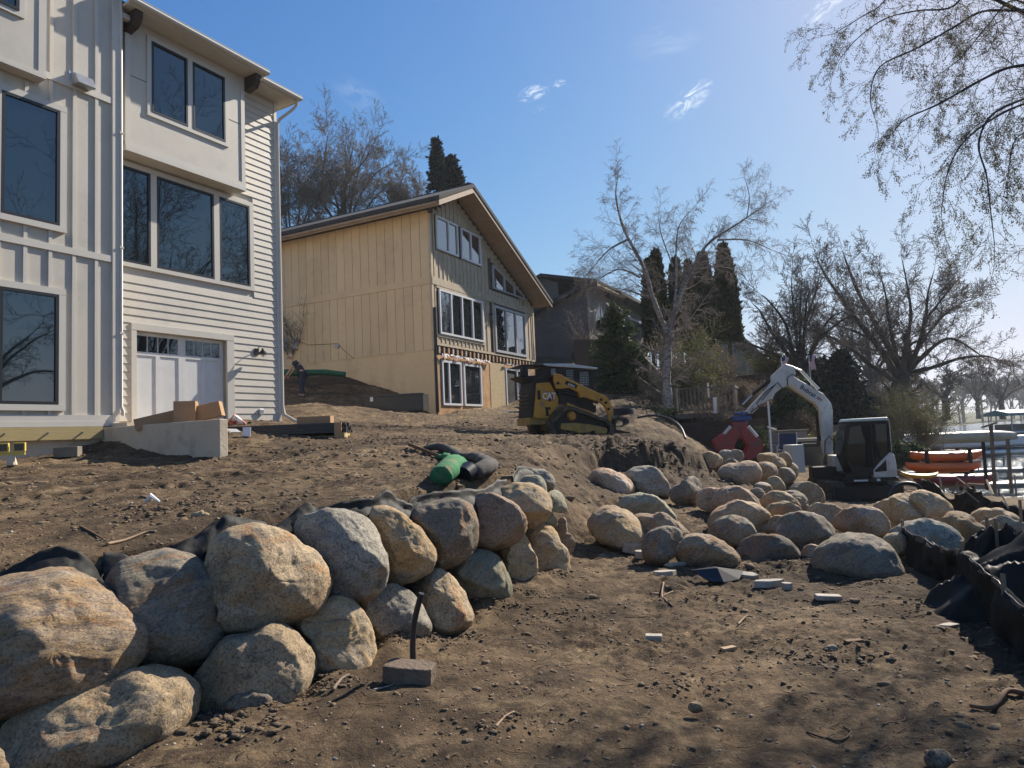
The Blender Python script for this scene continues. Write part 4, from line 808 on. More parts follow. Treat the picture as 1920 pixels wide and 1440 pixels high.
# ================================================================== DARK BROWN HOUSE
M_brn = mat('brown_siding', (.115, .092, .08), .8, c2=(.135, .11, .095), scale=2, bump=.2, var=.05)
M_brn2 = mat('greybrown_siding', (.20, .17, .15), .8, c2=(.23, .2, .175), scale=2, var=.05)
M_brf = mat('brown_fascia', (.07, .05, .042), .7)
cc0 = at(1106, 650, 42); HC = empty('house', (cc0[0], 42, 4.4), rad(61), 'dark brown house with steep shed roofs behind the spruce and the birch', 'house')
def c_(z): return z-4.4
m = MB(); m.prism([(0, c_(3.4)), (9, c_(3.4)), (9, c_(8.0)), (3.9, c_(9.2)), (0, c_(10.55))], 0, 6.0, 'x'); m.build('wall', M_brn, HC)
for i in range(24):       # lap boards on the side wall
    z = 3.6+i*.29; yend = 9 if z < 8.0 else max(0.2, 9-(z-8.0)*3.6)
    if z > 10.4: break
    MB().hexa([(-.03, 0, c_(z)), (-.001, 0, c_(z)), (-.03, yend, c_(z)), (-.001, yend, c_(z)), (-.012, 0, c_(z+.27)), (-.001, 0, c_(z+.27)), (-.012, yend-.6, c_(z+.27)), (-.001, yend-.6, c_(z+.27))]).build('lap_board', M_brn, HC)
m = MB(); m.bx(0.02, 4.1, -.03, -.001, c_(4), c_(10.4)); m.build('wall', M_brn2, HC)
m = MB(); m.prism([(2.2, c_(8)), (9, c_(8)), (9, c_(10.6)), (3.2, c_(11.75)), (2.2, c_(11.3))], .5, 6.5, 'x'); m.build('wall', M_brn, HC)
r = MB(); r.hexa([(-.5, -.5, c_(10.7)), (4.4, -.5, c_(10.7)), (-.5, 4.5, c_(9.05)), (4.4, 4.5, c_(9.05)), (-.5, -.5, c_(10.95)), (4.4, -.5, c_(10.95)), (-.5, 4.5, c_(9.3)), (4.4, 4.5, c_(9.3))]); 
r.hexa([(.1, 3.2, c_(11.78)), (7, 3.2, c_(11.78)), (.1, -.6, c_(10.9)), (7, -.6, c_(10.9)), (.1, 3.2, c_(12.0)), (7, 3.2, c_(12.0)), (.1, -.6, c_(11.05)), (7, -.6, c_(11.05))])
r.hexa([(.1, 3.2, c_(11.79)), (7, 3.2, c_(11.79)), (.1, 6, c_(10.8)), (7, 6, c_(10.8)), (.1, 3.2, c_(12.01)), (7, 3.2, c_(12.01)), (.1, 6, c_(11.0)), (7, 6, c_(11.0))])
r.hexa([(3.5, -1.0, c_(10.6)), (13.2, -1.0, c_(10.4)), (3.5, 3, c_(11.6)), (11, 3, c_(11.4)), (3.5, -1, c_(10.8)), (13.2, -1, c_(10.6)), (3.5, 3, c_(11.8)), (11, 3, c_(11.6))])
r.build('roof', M_shing, HC)
f = MB(); f.bx(.1, 4.4, -.64, -.6, c_(10.68), c_(10.8)); f.bx(.3, 4.6, -.9, -.62, c_(10.52), c_(10.6)); f.build('fascia', M_beige, HC)
MB().bx(.1, .2, -.66, -.4, c_(10.5), c_(11.0)).build('fascia', M_brf, HC)
m = MB(); m.prism([(.75, c_(7.9)), (2.35, c_(7.5)), (2.8, c_(9.0)), (1.95, c_(10.0)), (.75, c_(9.2))], -.08, -.03, 'y'); wn_ = m.build('window_frame', M_beige, HC)
MB().prism([(.95, c_(8.05)), (1.75, c_(7.95)), (1.75, c_(9.75)), (.95, c_(9.1))], -.1, -.081, 'y').build('pane', M_glass, wn_); MB().prism([(1.95, c_(8.0)), (2.5, c_(8.8)), (1.95, c_(9.7))], -.1, -.081, 'y').build('pane', M_glass, wn_)
MB().bx(-.02, .12, -.06, .02, c_(4), c_(10.4)).build('corner_board', M_tan, HC)
# lower wing with shallow roof, porch in its shade
m = MB(); m.bx(4, 11.5, 0, 6, c_(4), c_(10.5)); m.build('wall', M_brn, HC)
r = MB(); r.hexa([(2.6, -4.2, c_(7.2)), (10.2, -4.2, c_(7.2)), (4, 1, c_(9.8)), (9.4, 1, c_(9.8)), (2.6, -4.2, c_(7.45)), (10.2, -4.2, c_(7.45)), (4, 1, c_(10.0)), (9.4, 1, c_(10.0))]); r.build('roof', mat('brown_shingles', (.06, .05, .045), .9, c2=(.09, .075, .07), scale=5, bump=.5), HC)
sk = MB(); sk.hexa([(5.0, -1.6, c_(8.80)), (5.8, -1.6, c_(8.80)), (5.0, -.9, c_(9.14)), (5.8, -.9, c_(9.14)), (5.0, -1.6, c_(8.92)), (5.8, -1.6, c_(8.92)), (5.0, -.9, c_(9.26)), (5.8, -.9, c_(9.26))]); sk.build('skylight', M_metal, HC)
MB().bx(2.9, 9.6, -4.25, -4.2, c_(7.0), c_(7.4)).build('fascia', M_brf, HC)
# side door recess below
MB().bx(-.06, -.031, .35, 1.25, c_(4.6), c_(6.6)).build('door', mat('dark_door', (.03, .02, .02), .6), HC)
# ================================================================== MACHINES
class Pl:
    """vertical plane through a ground point with a heading; turns measured image points into lengths along it and heights"""
    def __init__(s, x, y, z, deg):
        a = rad(deg); s.o = np.array([x, y, z]); s.u = np.array([math.cos(a), math.sin(a), 0]); s.n = np.array([-math.sin(a), math.cos(a), 0]); s.deg = deg
    def __call__(s, px, py, off=0):
        d = ray(px, py); o = s.o+s.n*off; k = ((o-CAM)@s.n)/(d@s.n); q = CAM+d*k-s.o
        return float(q@s.u), float(q[2])
M_cat = mat('machine_yellow', (.58, .27, .012), .45, c2=(.46, .21, .015), scale=3, c3=(.24, .15, .06), s3=3.5)
M_mblk = mat('machine_black', (.008, .008, .009), .5, spec=.25, c2=(.016, .014, .013), scale=4)
M_rub = mat('rubber_track', (.03, .026, .022), .85, c2=(.12, .088, .058), scale=7)
M_mud = mat('muddy_frame', (.46, .27, .05), .8, c2=(.26, .16, .06), scale=6)
M_cabg = glass_mat('cab_glass', (.006, .009, .012), 1.45)
def text_mesh(txt, size, m, parent, loc, rot, name='lettering', ext=.002, shear=0, sx=1.):
    c = bpy.data.curves.new(name, 'FONT'); c.body = txt; c.size = size; c.extrude = ext; c.align_x = 'CENTER'; c.align_y = 'CENTER'; c.shear = shear; c.offset = size*.02; c.resolution_u = 2
    tmp = bpy.data.objects.new('tmp', c); COL.objects.link(tmp)
    dg = bpy.context.evaluated_depsgraph_get(); me = bpy.data.meshes.new_from_object(tmp.evaluated_get(dg)); bpy.data.objects.remove(tmp)
    me.name = name; me.materials.clear(); o = link(name, me, m, parent, loc=loc); o.rotation_euler = rot; o.scale = (sx, 1, 1); return o
# ---------------------------------------------------------------- yellow track loader
p0 = at(1011.7, 818, 19.6); gz = p0[2]
PT = Pl(p0[0], p0[1], gz, 20)
def T(cx, cy): return PT(930+cx/6, 640+cy/6)
SK = empty('track_loader', tuple(p0), rad(20), 'yellow and black compact track loader with its bucket in the dirt bank', 'track loader')
pr = lambda pts: [T(*p) for p in pts]
m = MB(); m.prism(pr([(490, 470), (640, 450), (690, 540), (755, 650), (740, 720), (620, 860), (530, 868), (460, 850), (480, 640)]), .25, .28, 'y'); m.build('side_panel', M_cat, SK, bevel=.01)
m = MB(); m.prism(pr([(500, 460), (640, 452), (755, 650), (740, 720), (620, 855), (465, 848)]), .28, 1.45, 'y'); m.build('engine_housing', M_cat, SK, bevel=.02)
d_ = MB(); s0, z0 = T(462, 850); s1, z1 = T(495, 400); d_.hexa([(s0-.06, .3, z0), (s0, .3, z0), (s0-.06, 1.4, z0), (s0, 1.4, z0), (s1-.08, .3, z1+.02), (s1+.25, .3, z1+.02), (s1-.08, 1.4, z1+.02), (s1+.25, 1.4, z1+.02)]); RD = d_.build('rear_door', M_mblk, SK, bevel=.03)
for k in range(5): MB().bx(s0-.09+k*.004, s0-.065+k*.002, .45, 1.25, .85+k*.11, .9+k*.11).build('louvre', M_rub, RD)
MB().lathe([(.04, -.11), (.045, -.085), (0, -.08)], (s0+.0, 1.15, z1-.12), 'x', 12).build('tail_lamp', M_wf, RD)
m = MB(); m.bx(s0-.1, s0+.6, .35, 1.4, z0-.22, z0-.0); m.build('bumper', M_mud, SK, bevel=.02)
# cab
m = MB(); m.prism(pr([(640, 262), (1195, 310), (1185, 560), (1165, 740), (760, 640), (760, 400), (650, 370)]), .45, 1.4, 'y'); cab_ = m.build('cab', M_mblk, SK, bevel=.02)
m = MB(); m.prism(pr([(600, 232), (880, 234), (1215, 280), (1210, 300), (640, 262), (600, 250)]), .4, 1.45, 'y'); m.build('cab_roof', M_metal, SK, bevel=.015)
for pts in ([(855, 305), (935, 315), (945, 440), (900, 460), (850, 400)], [(1010, 330), (1100, 330), (1118, 400), (1110, 480), (1020, 480), (1000, 400)], [(680, 290), (750, 290), (740, 380), (690, 365)]):
    m = MB(); m.prism(pr(pts), .435, .449, 'y'); w_ = m.build('window', M_cabg, cab_)
    (xa, za), (xb, zb) = T(pts[0][0], pts[0][1]), T(pts[2][0], pts[3][1]); gr = MB()
    for q in np.linspace(min(xa, xb)+.02, max(xa, xb)-.02, 6): gr.bx(q-.003, q+.003, .43, .434, min(za, zb), max(za, zb))
    for q in np.linspace(min(za, zb)+.02, max(za, zb)-.02, 6): gr.bx(min(xa, xb), max(xa, xb), .429, .4335, q-.003, q+.003)
    tag(gr.build('mesh_guard', M_metal, w_), kind='stuff')
m = MB()
for pts in ([(360, 245), (420, 245), (430, 370), (340, 380)], [(590, 245), (660, 245), (640, 470), (560, 470), (575, 330)]): m.prism(pr(pts), .45, .6, 'y')
m.build('rear_post', M_mblk, SK, bevel=.01)
m = MB(); m.prism(pr([(350, 240), (620, 238), (620, 256), (350, 258)]), .45, 1.4, 'y'); m.prism(pr([(320, 375), (590, 365), (600, 470), (500, 455)]), .4, 1.35, 'y'); m.build('engine_cover', M_mblk, SK, bevel=.01)
# lift arms (both sides)
arm = pr([(660, 360), (740, 375), (780, 400), (1080, 545), (1250, 620), (1300, 700), (1325, 780), (1328, 880), (1300, 950), (1262, 915), (1275, 830), (1240, 740), (1190, 690), (1010, 630), (985, 625), (955, 635), (930, 570), (830, 520), (760, 530), (690, 530), (662, 450)])
for ya in (.02, 1.55):
    m = MB(); m.prism(arm, ya, ya+.11, 'y'); A_ = m.build('lift_arm', M_cat, SK, bevel=.012)
    if ya < 1:
        h = MB(); s_, z_ = T(870, 495); h.bx(s_-.26, s_+.13, .013, .019, z_-.06, z_+.06, rot=Matrix.Rotation(rad(22), 3, 'Y'), c=(s_, .015, z_)); h.build('decal', M_mblk, A_)
        text_mesh('259D3', .085, M_wf, A_, (s_-.06, .008, z_+.0), (rad(90), rad(22), 0))
        for (cx, cy) in ((700, 470), (1185, 655), (1270, 760), (1240, 690)):
            s_, z_ = T(cx, cy); MB().lathe([(.045, 0), (.04, -.03), (0, -.035)], (s_, .02, z_), 'y', 12).build('pivot', M_mblk, A_)
m = MB(); m.prism(pr([(740, 560), (960, 640), (1160, 720), (1160, 800), (960, 720), (800, 690), (740, 700)]), .2, .3, 'y'); m.build('cylinder_guard', M_mblk, SK)
m = MB(); a, b = T(740, 560), T(950, 620); m.tube([(a[0], .16, a[1]), (b[0], .16, b[1])], .035, 8); a, b = T(800, 545), T(1180, 690); m.tube([(a[0], .2, a[1]), (b[0], .2, b[1])], .03, 8); m.build('hydraulic_cylinder', M_mblk, SK, smooth=True)
MB().prism(pr([(820, 685), (1170, 830), (1150, 865), (820, 740)]), .1, .2, 'y').build('fender', M_cat, SK, bevel=.01)
# tracks
to = pr([(620, 1000), (598, 960), (600, 920), (740, 765), (790, 742), (850, 748), (1260, 905), (1305, 960), (1305, 1030), (1280, 1068), (660, 1072), (632, 1040)])
for ya in (-.12, 1.35):
    n = len(to); cxm = sum(p[0] for p in to)/n; czm = sum(p[1] for p in to)/n
    m = MB(); inn = [(cxm+(x-cxm)*.90, czm+(z-czm)*.84) for x, z in to]
    V = [(x, y_, z) for y_ in (ya, ya+.4) for ring in (to, inn) for x, z in ring]
    F = []
    for i in range(n):
        j = (i+1) % n
        F += [(i, j, n+j, n+i), (2*n+i, 3*n+i, 3*n+j, 2*n+j), (i, 2*n+i, 2*n+j, j), (n+i, n+j, 3*n+j, 3*n+i)]
    m.add(V, F); TK = m.build('track', M_rub, SK)
    # lugs along the belt
    per = [Vector((p[0], 0, p[1])) for p in to]; lug = MB(); dist = 0
    for i in range(n):
        a, b = per[i], per[(i+1) % n]; L_ = (b-a).length; k = int(L_/.075)
        for q in range(k):
            c_p = a.lerp(b, (q+.5)/k); dr = (b-a).normalized(); nr = Vector((dr.z, 0, -dr.x))
            if nr.dot(c_p-Vector((cxm, 0, czm))) < 0: nr = -nr
            vs_ = []
            for yy in (ya-.005, ya+.405):
                for sg in (-1, 1):
                    for o_ in (0, .035): vs_.append(c_p+dr*(sg*(.022-.006*(o_ > 0)))+nr*o_+Vector((0, yy, 0)))
            lug.add(vs_, [(0, 1, 3, 2), (4, 6, 7, 5), (0, 4, 5, 1), (2, 3, 7, 6), (1, 5, 7, 3), (0, 2, 6, 4)])
    tag(lug.build('track_lugs', M_rub, TK), kind='stuff')
    MB().prism([(cxm+(x-cxm)*.9, czm+(z-czm)*.84) for x, z in to], ya+.14, ya+.3, 'y').build('inner_plate', M_mblk, TK)
    fr = MB(); fr.prism(pr([(720, 925), (860, 918), (1040, 935), (1230, 975), (1240, 1010), (1215, 1040), (1110, 1035), (1100, 1000), (1000, 1030), (900, 1030), (860, 1010), (760, 1000), (715, 985)]), ya+.03, ya+.3, 'y'); fr.build('track_frame', M_mud, TK, bevel=.01)
    s_, z_ = T(850, 840); MB().lathe([(.14, ya+.38), (.14, ya+.1), (.11, ya+.06), (.1, ya+.05), (.0, ya+.04)], (s_, 0, z_), 'y', 18).build('sprocket', M_cat, TK)
    for cx in (760, 850, 940, 1030, 1120, 1210):
        s_, z_ = T(cx, 1025); MB().lathe([(.0, ya+.35), (.075, ya+.35), (.075, ya+.05), (.0, ya+.045)], (s_, 0, z_), 'y', 12).build('roller', M_rub, TK)
# bucket
s_, z_ = T(1310, 1075); m = MB(); m.prism([(s_+.0, .05), (s_+.02, .42), (s_+.18, .5), (s_+.2, .46), (s_+.07, .35), (s_+.08, .1), (s_+.55, .0), (s_+.55, -.03)], -.1, 1.75, 'y'); m.build('bucket', M_mblk, SK)
# lettering and plates
s_, z_ = T(625, 620)
m = MB(); m.prism([(s_-.02, z_-.12), (s_+.06, z_-.14), (s_+.16, z_-.05), (s_+.14, z_+.06), (s_+.04, z_+.02)], .243, .249, 'y'); m.build('decal', mat('dark_red_decal', (.09, .012, .015), .5), SK)
text_mesh('CAT', .27, M_wf, SK, (s_+.03, .238, z_+.02), (rad(90), 0, 0), sx=.8)
m = MB(); a, b = T(500, 545), T(540, 650); m.bx(a[0], b[0], .243, .249, b[1], a[1]); m.build('vent', M_mblk, SK)
m = MB(); m.prism(pr([(580, 735), (650, 735), (655, 755), (625, 770), (635, 830), (600, 840), (595, 760)]), .243, .249, 'y'); m.build('decal', M_mblk, SK)
a, b = T(570, 545), T(672, 575); MB().bx(a[0], b[0], .243, .249, b[1], a[1]).build('decal', M_mud, SK)
# ---------------------------------------------------------------- white mini excavator
e0 = at(1600, 930, 22.); PE = Pl(e0[0], e0[1], e0[2], 180-10)
M_exw = mat('machine_white', (.62, .61, .58), .4, c2=(.52, .5, .46), scale=3, c3=(.40, .35, .27), s3=4)
M_excr = mat('machine_cream', (.60, .47, .28), .6)
EX = empty('mini_excavator', tuple(e0), rad(170), 'white tracked mini excavator with black cab and raised bent boom', 'excavator')
def E_(cx, cy, off=0): return PE(1320+cx/4.8, 640+cy/4.8, off)
BO = -.35     # boom plane lies on the far side of the cab (local y is towards the camera side)
def prE(pts, off=0): return [E_(x, y, off) for x, y in pts]
def bar(pts, off, hw): return prE(pts, off)
y0, y1 = -.50, -.22
m = MB(); m.prism(prE([(1085, 1020), (1165, 1010), (1160, 620), (1145, 555), (1075, 470), (1000, 430), (840, 335), (790, 300), (745, 360), (760, 400), (1000, 560), (1030, 600), (1035, 650), (1055, 850)], y1), y0, y1, 'y'); bm = m.build('boom', M_exw, EX, bevel=.03)
m = MB(); m.prism(prE([(746, 362), (762, 404), (1000, 564), (1028, 604), (1033, 655), (1052, 850), (1068, 850), (1048, 640), (1030, 585), (1000, 545), (775, 380)], y1), y0-.004, y1+.004, 'y'); m.build('boom_underside', M_excr, bm)
m = MB(); m.prism(prE([(730, 200), (815, 225), (830, 290), (760, 400), (700, 420), (640, 470), (620, 520), (590, 520), (520, 570), (440, 650), (360, 650), (410, 590), (560, 430), (600, 370), (610, 310)], y1), y0+.03, y1-.03, 'y'); stk = m.build('stick', M_exw, EX, bevel=.02)
def cyl(a, b, r, mt, par, name='hydraulic_cylinder', yy=None):
    p, q = E_(*a, y1), E_(*b, y1); yy = (y0+y1)/2 if yy is None else yy
    return MB().tube([(p[0], yy, p[1]), (q[0], yy, q[1])], r, 10).build(name, mt, par, smooth=True)
cyl((1040, 430), (880, 260), .05, M_exw, EX); cyl((880, 260), (800, 225), .03, M_metal, EX); cyl((610, 345), (440, 480), .055, M_mblk, EX); cyl((440, 480), (350, 570), .035, M_metal, EX)
cyl((1025, 620), (1045, 900), .06, M_mblk, EX)
hs = MB()
for pts in ([(750, 400), (745, 330), (790, 295), (830, 320)], [(700, 420), (660, 370), (630, 400), (520, 530)], [(500, 600), (470, 560), (560, 450), (640, 390)], [(1160, 980), (1165, 900), (1120, 850), (1085, 900), (1085, 1010)], [(440, 600), (420, 640), (520, 560)]):
    q = [E_(*p, y1) for p in pts]; hs.tube([(a[0], y1+.05, a[1]) for a in q], .016, 6)
hs.build('hydraulic_hose', M_mblk, EX, smooth=True)
s_, z_ = E_(935, 450, y1); text_mesh('Bobcat', .2, mat('navy_lettering', (.02, .03, .08), .5), bm, (s_, y1+.012, z_), (rad(90), rad(38), rad(180)))
s_, z_ = E_(1038, 520, y1); text_mesh('E50', .12, mat('red_lettering', (.25, .02, .02), .5), bm, (s_, y1+.012, z_), (rad(90), rad(42), rad(180)))
# rotator and grapple
M_blue = mat('blue_paint', (.015, .07, .24), .4, c2=(.012, .045, .15), scale=5); M_red = mat('red_paint', (.30, .015, .022), .4, c2=(.20, .014, .018), scale=5, c3=(.10, .05, .04), s3=3)
s_, z_ = E_(340, 690, y1); yc = (y0+y1)/2
m = MB(); m.bx(s_-.3, s_+.3, yc-.2, yc+.2, z_-.08, z_+.07); m.bx(s_-.2, s_+.2, yc-.2, yc+.2, z_+.1, z_+.2); m.lathe([(.2, z_-.2), (.2, z_-.11)], (s_, yc, 0), 'z', 16); m.build('rotator', M_blue, EX, bevel=.02)
gr_ = MB(); s2, z2 = E_(320, 770, y1); gr_.prism(prE([(260, 725), (380, 725), (395, 830), (250, 830)], y1), yc-.2, yc+.2, 'y'); GR = gr_.build('grapple', M_red, EX, bevel=.015)
for pts in ([(250, 785), (318, 800), (328, 850), (292, 885), (268, 935), (278, 980), (318, 1000), (322, 1030), (240, 1042), (165, 1028), (112, 975), (84, 895), (112, 868), (170, 832)], [(322, 800), (398, 785), (455, 838), (505, 895), (530, 935), (515, 985), (470, 1035), (415, 1065), (350, 1052), (328, 1022), (378, 985), (398, 935), (368, 885), (332, 850)]):
    for yy in (yc-.34, yc+.26):
        m = MB(); m.prism(prE(pts, y1), yy, yy+.07, 'y'); m.build('jaw', M_red, GR, bevel=.01)
    m = MB(); q = prE(pts, y1); lo = sorted(q, key=lambda t: t[1])[:3]; 
    for (a, b) in zip(q[3:6], q[4:7]): m.hexa([(a[0], yc-.3, a[1]), (b[0], yc-.3, b[1]), (a[0], yc+.3, a[1]), (b[0], yc+.3, b[1]), (a[0]+.02, yc-.3, a[1]+.04), (b[0]+.02, yc-.3, b[1]+.04), (a[0]+.02, yc+.3, a[1]+.04), (b[0]+.02, yc+.3, b[1]+.04)])
    m.build('jaw_plate', M_red, GR)
for a, b in (((235, 765), (175, 835)), ((390, 765), (470, 860))): cyl(a, b, .06, M_exw, GR, yy=yc+.3)
# upper body and cab (near side), axis along heading
m = MB(); ZC = 1.0
cabp = [(-.86, .72), (.2, .72), (.4, 1.3), (.26, 2.28), (.14, 2.36), (-.9, 2.36), (-.93, 1.5)]
m.prism(cabp, -.1, .85, 'y'); CB = m.build('cab', M_mblk, EX, bevel=.04)
m = MB(); m.prism([(-.95, 2.36), (.25, 2.36), (.18, 2.45), (-.9, 2.46)], -.14, .89, 'y'); m.build('cab_roof', mat('pale_roof', (.45, .55, .55), .4), EX, bevel=.03)
m = MB(); m.prism([(-.4, .95), (.16, .95), (.33, 1.35), (.2, 2.2), (-.4, 2.25)], .86, .875, 'y'); m.build('window', M_cabg, CB)
m = MB(); m.prism([(-.82, 1.35), (-.47, 1.15), (-.47, 2.25), (-.84, 2.25)], .86, .875, 'y'); m.build('window', M_cabg, CB)
m = MB(); m.bx(-.965, -.935, 0.0, .86, 1.3, 2.33); m.build('rear_window', mat('sky_lit_glass', (.07, .11, .13), .1, ior=2.4), CB)
m = MB(); m.bx(.36, .40, .02, .75, 1.35, 2.1, rot=Matrix.Rotation(rad(-10), 3, 'Y')); m.build('window', M_cabg, CB)
m = MB(); m.prism([(-1.05, .62), (-.38, .62), (-.38, .86), (-.6, 1.12), (-.9, 1.4), (-1.03, 1.3), (-1.06, 1.0)], -.85, .87, 'y'); m.build('upper_body', M_exw, EX, bevel=.04)
m = MB(); m.prism([(-.42, .86), (-.6, 1.0), (-.76, 1.15), (-.76, .82), (-.42, .8)], .872, .885, 'y'); m.build('side_vent', M_mblk, EX)
m = MB(); m.bx(-1.08, .5, -.87, .89, .5, .63); m.build('lower_skirt', M_mblk, EX, bevel=.02)
MB().bx(-.2, .2, .892, .9, .53, .58).build('decal', M_wf, EX); MB().bx(-.55, -.45, .892, .9, .52, .6).build('decal', M_wf, EX)
m = MB(); m.bx(.4, 1.15, -.62, -.1, .45, .95); m.build('swing_bracket', M_mblk, EX, bevel=.03)
m = MB(); m.bx(-1.0, -.1, -.8, -.12, .64, 1.4); m.build('engine_hood', M_exw, EX, bevel=.04); m = MB(); m.bx(-.3, .45, -.84, .86, .63, .78); m.build('front_deck', M_mblk, EX, bevel=.02); m = MB(); m.bx(.1, .5, -.8, -.15, .78, 1.3); m.build('upper_body', M_exw, EX, bevel=.04)
m = MB(); m.lathe([(.55, .35), (.55, .5)], (0, 0, 0), 'z', 20); m.build('turntable', M_mblk, EX)
# undercarriage, pointing roughly to the camera
uc = rad(-97-170)
U_ = Matrix.Rotation(uc, 4, 'Z')
for s in (-1, 1):
    prof = []
    for k in range(16):
        a = 2*math.pi*k/16; prof.append(((.98 if math.cos(a) > 0 else -.98)+.24*math.cos(a), .26+.26*math.sin(a)))
    m = MB(); m.prism(prof, s*.83-.2, s*.83+.2, 'y'); m.v = [tuple(U_ @ Vector(v)) for v in m.v]; TK = m.build('track', M_rub, EX)
    lg = MB()
    for k in range(26):
        x = -1.0+k*.08
        for zz in (-.0, .52): lg.bx(x, x+.04, s*.83-.205, s*.83+.205, zz-.015, zz+.02)
    for k in range(-4, 5):
        a = k*.35
        for sg in (-1, 1):
            cx_, cz_ = sg*(.98+.255*math.cos(a)), .26+.255*math.sin(a); lg.bx(cx_-.02, cx_+.02, s*.83-.205, s*.83+.205, cz_-.02, cz_+.02, rot=Matrix.Rotation(-a*sg, 3, 'Y'))
    lg.v = [tuple(U_ @ Vector(v)) for v in lg.v]; tag(lg.build('track_lugs', M_rub, TK), kind='stuff')
m = MB(); m.bx(-.6, .6, -.65, .65, .2, .4); m.bx(1.25, 1.33, -.98, .98, .02, .4); m.v = [tuple(U_ @ Vector(v)) for v in m.v]; m.build('undercarriage', M_mblk, EX, bevel=.02)
# ================================================================== DECKS, FENCES, WALLS ROUND THE DARK HOUSE
M_deck = mat('grey_deck_wood', (.14, .115, .09), .8, c2=(.19, .16, .125), scale=5, stretch=(1, 1, .5), var=.1)
M_deckl = mat('pale_deck_wood', (.24, .2, .145), .8, c2=(.31, .265, .2), scale=5)
M_fen = mat('red_brown_fence', (.05, .033, .027), .85, c2=(.068, .044, .034), scale=3, stretch=(1, 1, .4), var=.08)
M_slv = mat('brown_sleeper', (.035, .025, .02), .9, c2=(.06, .042, .034), scale=4, stretch=(.6, 3, 3), bump=.4)
def wl(a, b):     # local frame along a line from a to b on plan
    a = np.array(a, float); b = np.array(b, float); return math.atan2(b[1]-a[1], b[0]-a[0]), float(np.hypot(*(b-a)[:2]))
def railing(A, B, h, label, group, m=None, drop=0., sp=.14, post=1.8, ht=None, cap=None):
    """balustrade from A to B (3D points at floor level)"""
    m = m or M_deck; an, L = wl(A, B); R = empty('railing', tuple(A), an, label, 'railing', group); dz = B[2]-A[2]
    t_ = MB(); t_.hexa([(0, -.05, h-.03), (L, -.05, h-.03+dz), (0, .05, h-.03), (L, .05, h-.03+dz), (0, -.05, h+.02), (L, -.05, h+.02+dz), (0, .05, h+.02), (L, .05, h+.02+dz)]); t_.build('top_rail', cap or m, R)
    t_ = MB(); t_.hexa([(0, -.03, .08), (L, -.03, .08+dz), (0, .03, .08), (L, .03, .08+dz), (0, -.03, .14), (L, -.03, .14+dz), (0, .03, .14), (L, .03, .14+dz)]); t_.build('bottom_rail', m, R)
    n = max(2, int(L/sp))
    for i in range(1, n):
        x = L*i/n; z = dz*i/n; MB().bx(x-.02, x+.02, -.02, .02, z+.1, z+h-.03).build('baluster', m, R)
    k = max(1, round(L/post))
    for i in range(k+1):
        x = L*i/k; z = dz*i/k; MB().bx(x-.05, x+.05, -.05, .05, z-.3, z+h+.06).build('post', cap or m, R)
    return R
P_ = lambda px, py, Y: at(px, py, Y)
railing(P_(1190, 690, 33.5), P_(1250, 694, 33), 1.0, 'upper deck railing in the shade left of the birch trunk', 'deck railings')
railing(P_(1262, 700, 31), P_(1330, 706, 31.5), 1.05, 'upper deck railing half hidden by yellowish shrubs right of the birch', 'deck railings', M_deck)
railing(P_(1268, 776, 26.2), P_(1378, 770, 26), .95, 'lower deck railing facing the lake beside the birch', 'deck railings')
railing(P_(1378, 770, 26), P_(1394, 775, 28.5), .95, 'short pale return of the lower deck railing at its right end', 'deck railings', M_deckl)
railing(P_(1208, 702, 31), P_(1246, 745, 29), .9, 'sloping stair railing left of the birch trunk', 'stair railings')
railing(P_(1200, 745, 30.5), P_(1246, 780, 28.8), .9, 'lower sloping stair railing among the dark shrubs', 'stair railings')
def deck(pts, z, th, label, mt=None):
    m = MB(); m.prism([(p[0], p[1]) for p in pts], z-th, z, 'z'); o = m.build('deck', mt or M_deck); return tag(o, label, 'deck')
a, b = P_(1188, 694, 33.5), P_(1262, 697, 33); deck([a[:2], b[:2], (b[0]+2, 36.5), (a[0], 37)], a[2], .25, 'upper wooden deck along the dark brown house')
a, b = P_(1262, 704, 31), P_(1332, 710, 31.5); o_ = deck([a[:2], b[:2], (b[0]+.5, 34), (a[0]+.3, 34)], a[2], .2, 'second upper deck behind the shrubs right of the birch')
a, b = P_(1266, 778, 26.2), P_(1380, 772, 26); deck([(a[0], a[1]-.05), (b[0], b[1]-.05), (b[0]+1.2, 29), (a[0], 29.2)], a[2]+.03, .2, 'lower wooden deck above the dark sleeper wall')
# stairs under the deck: treads as parts
ST = empty('stairs', tuple(P_(1262, 700, 30.5)), rad(20), 'pale wooden steps coming down right of the birch trunk', 'stairs')
for k in range(6): MB().bx(.05+k*.28, .4+k*.28, -.5, .5, -.1-k*.16, -.04-k*.16).build('tread', M_deckl, ST)
MB().hexa([(0, -.55, -.35), (1.8, -.55, -1.3), (0, -.5, -.35), (1.8, -.5, -1.3), (0, -.55, -.05), (1.8, -.55, -1.0), (0, -.5, -.05), (1.8, -.5, -1.0)]).build('stringer', M_deckl, ST)
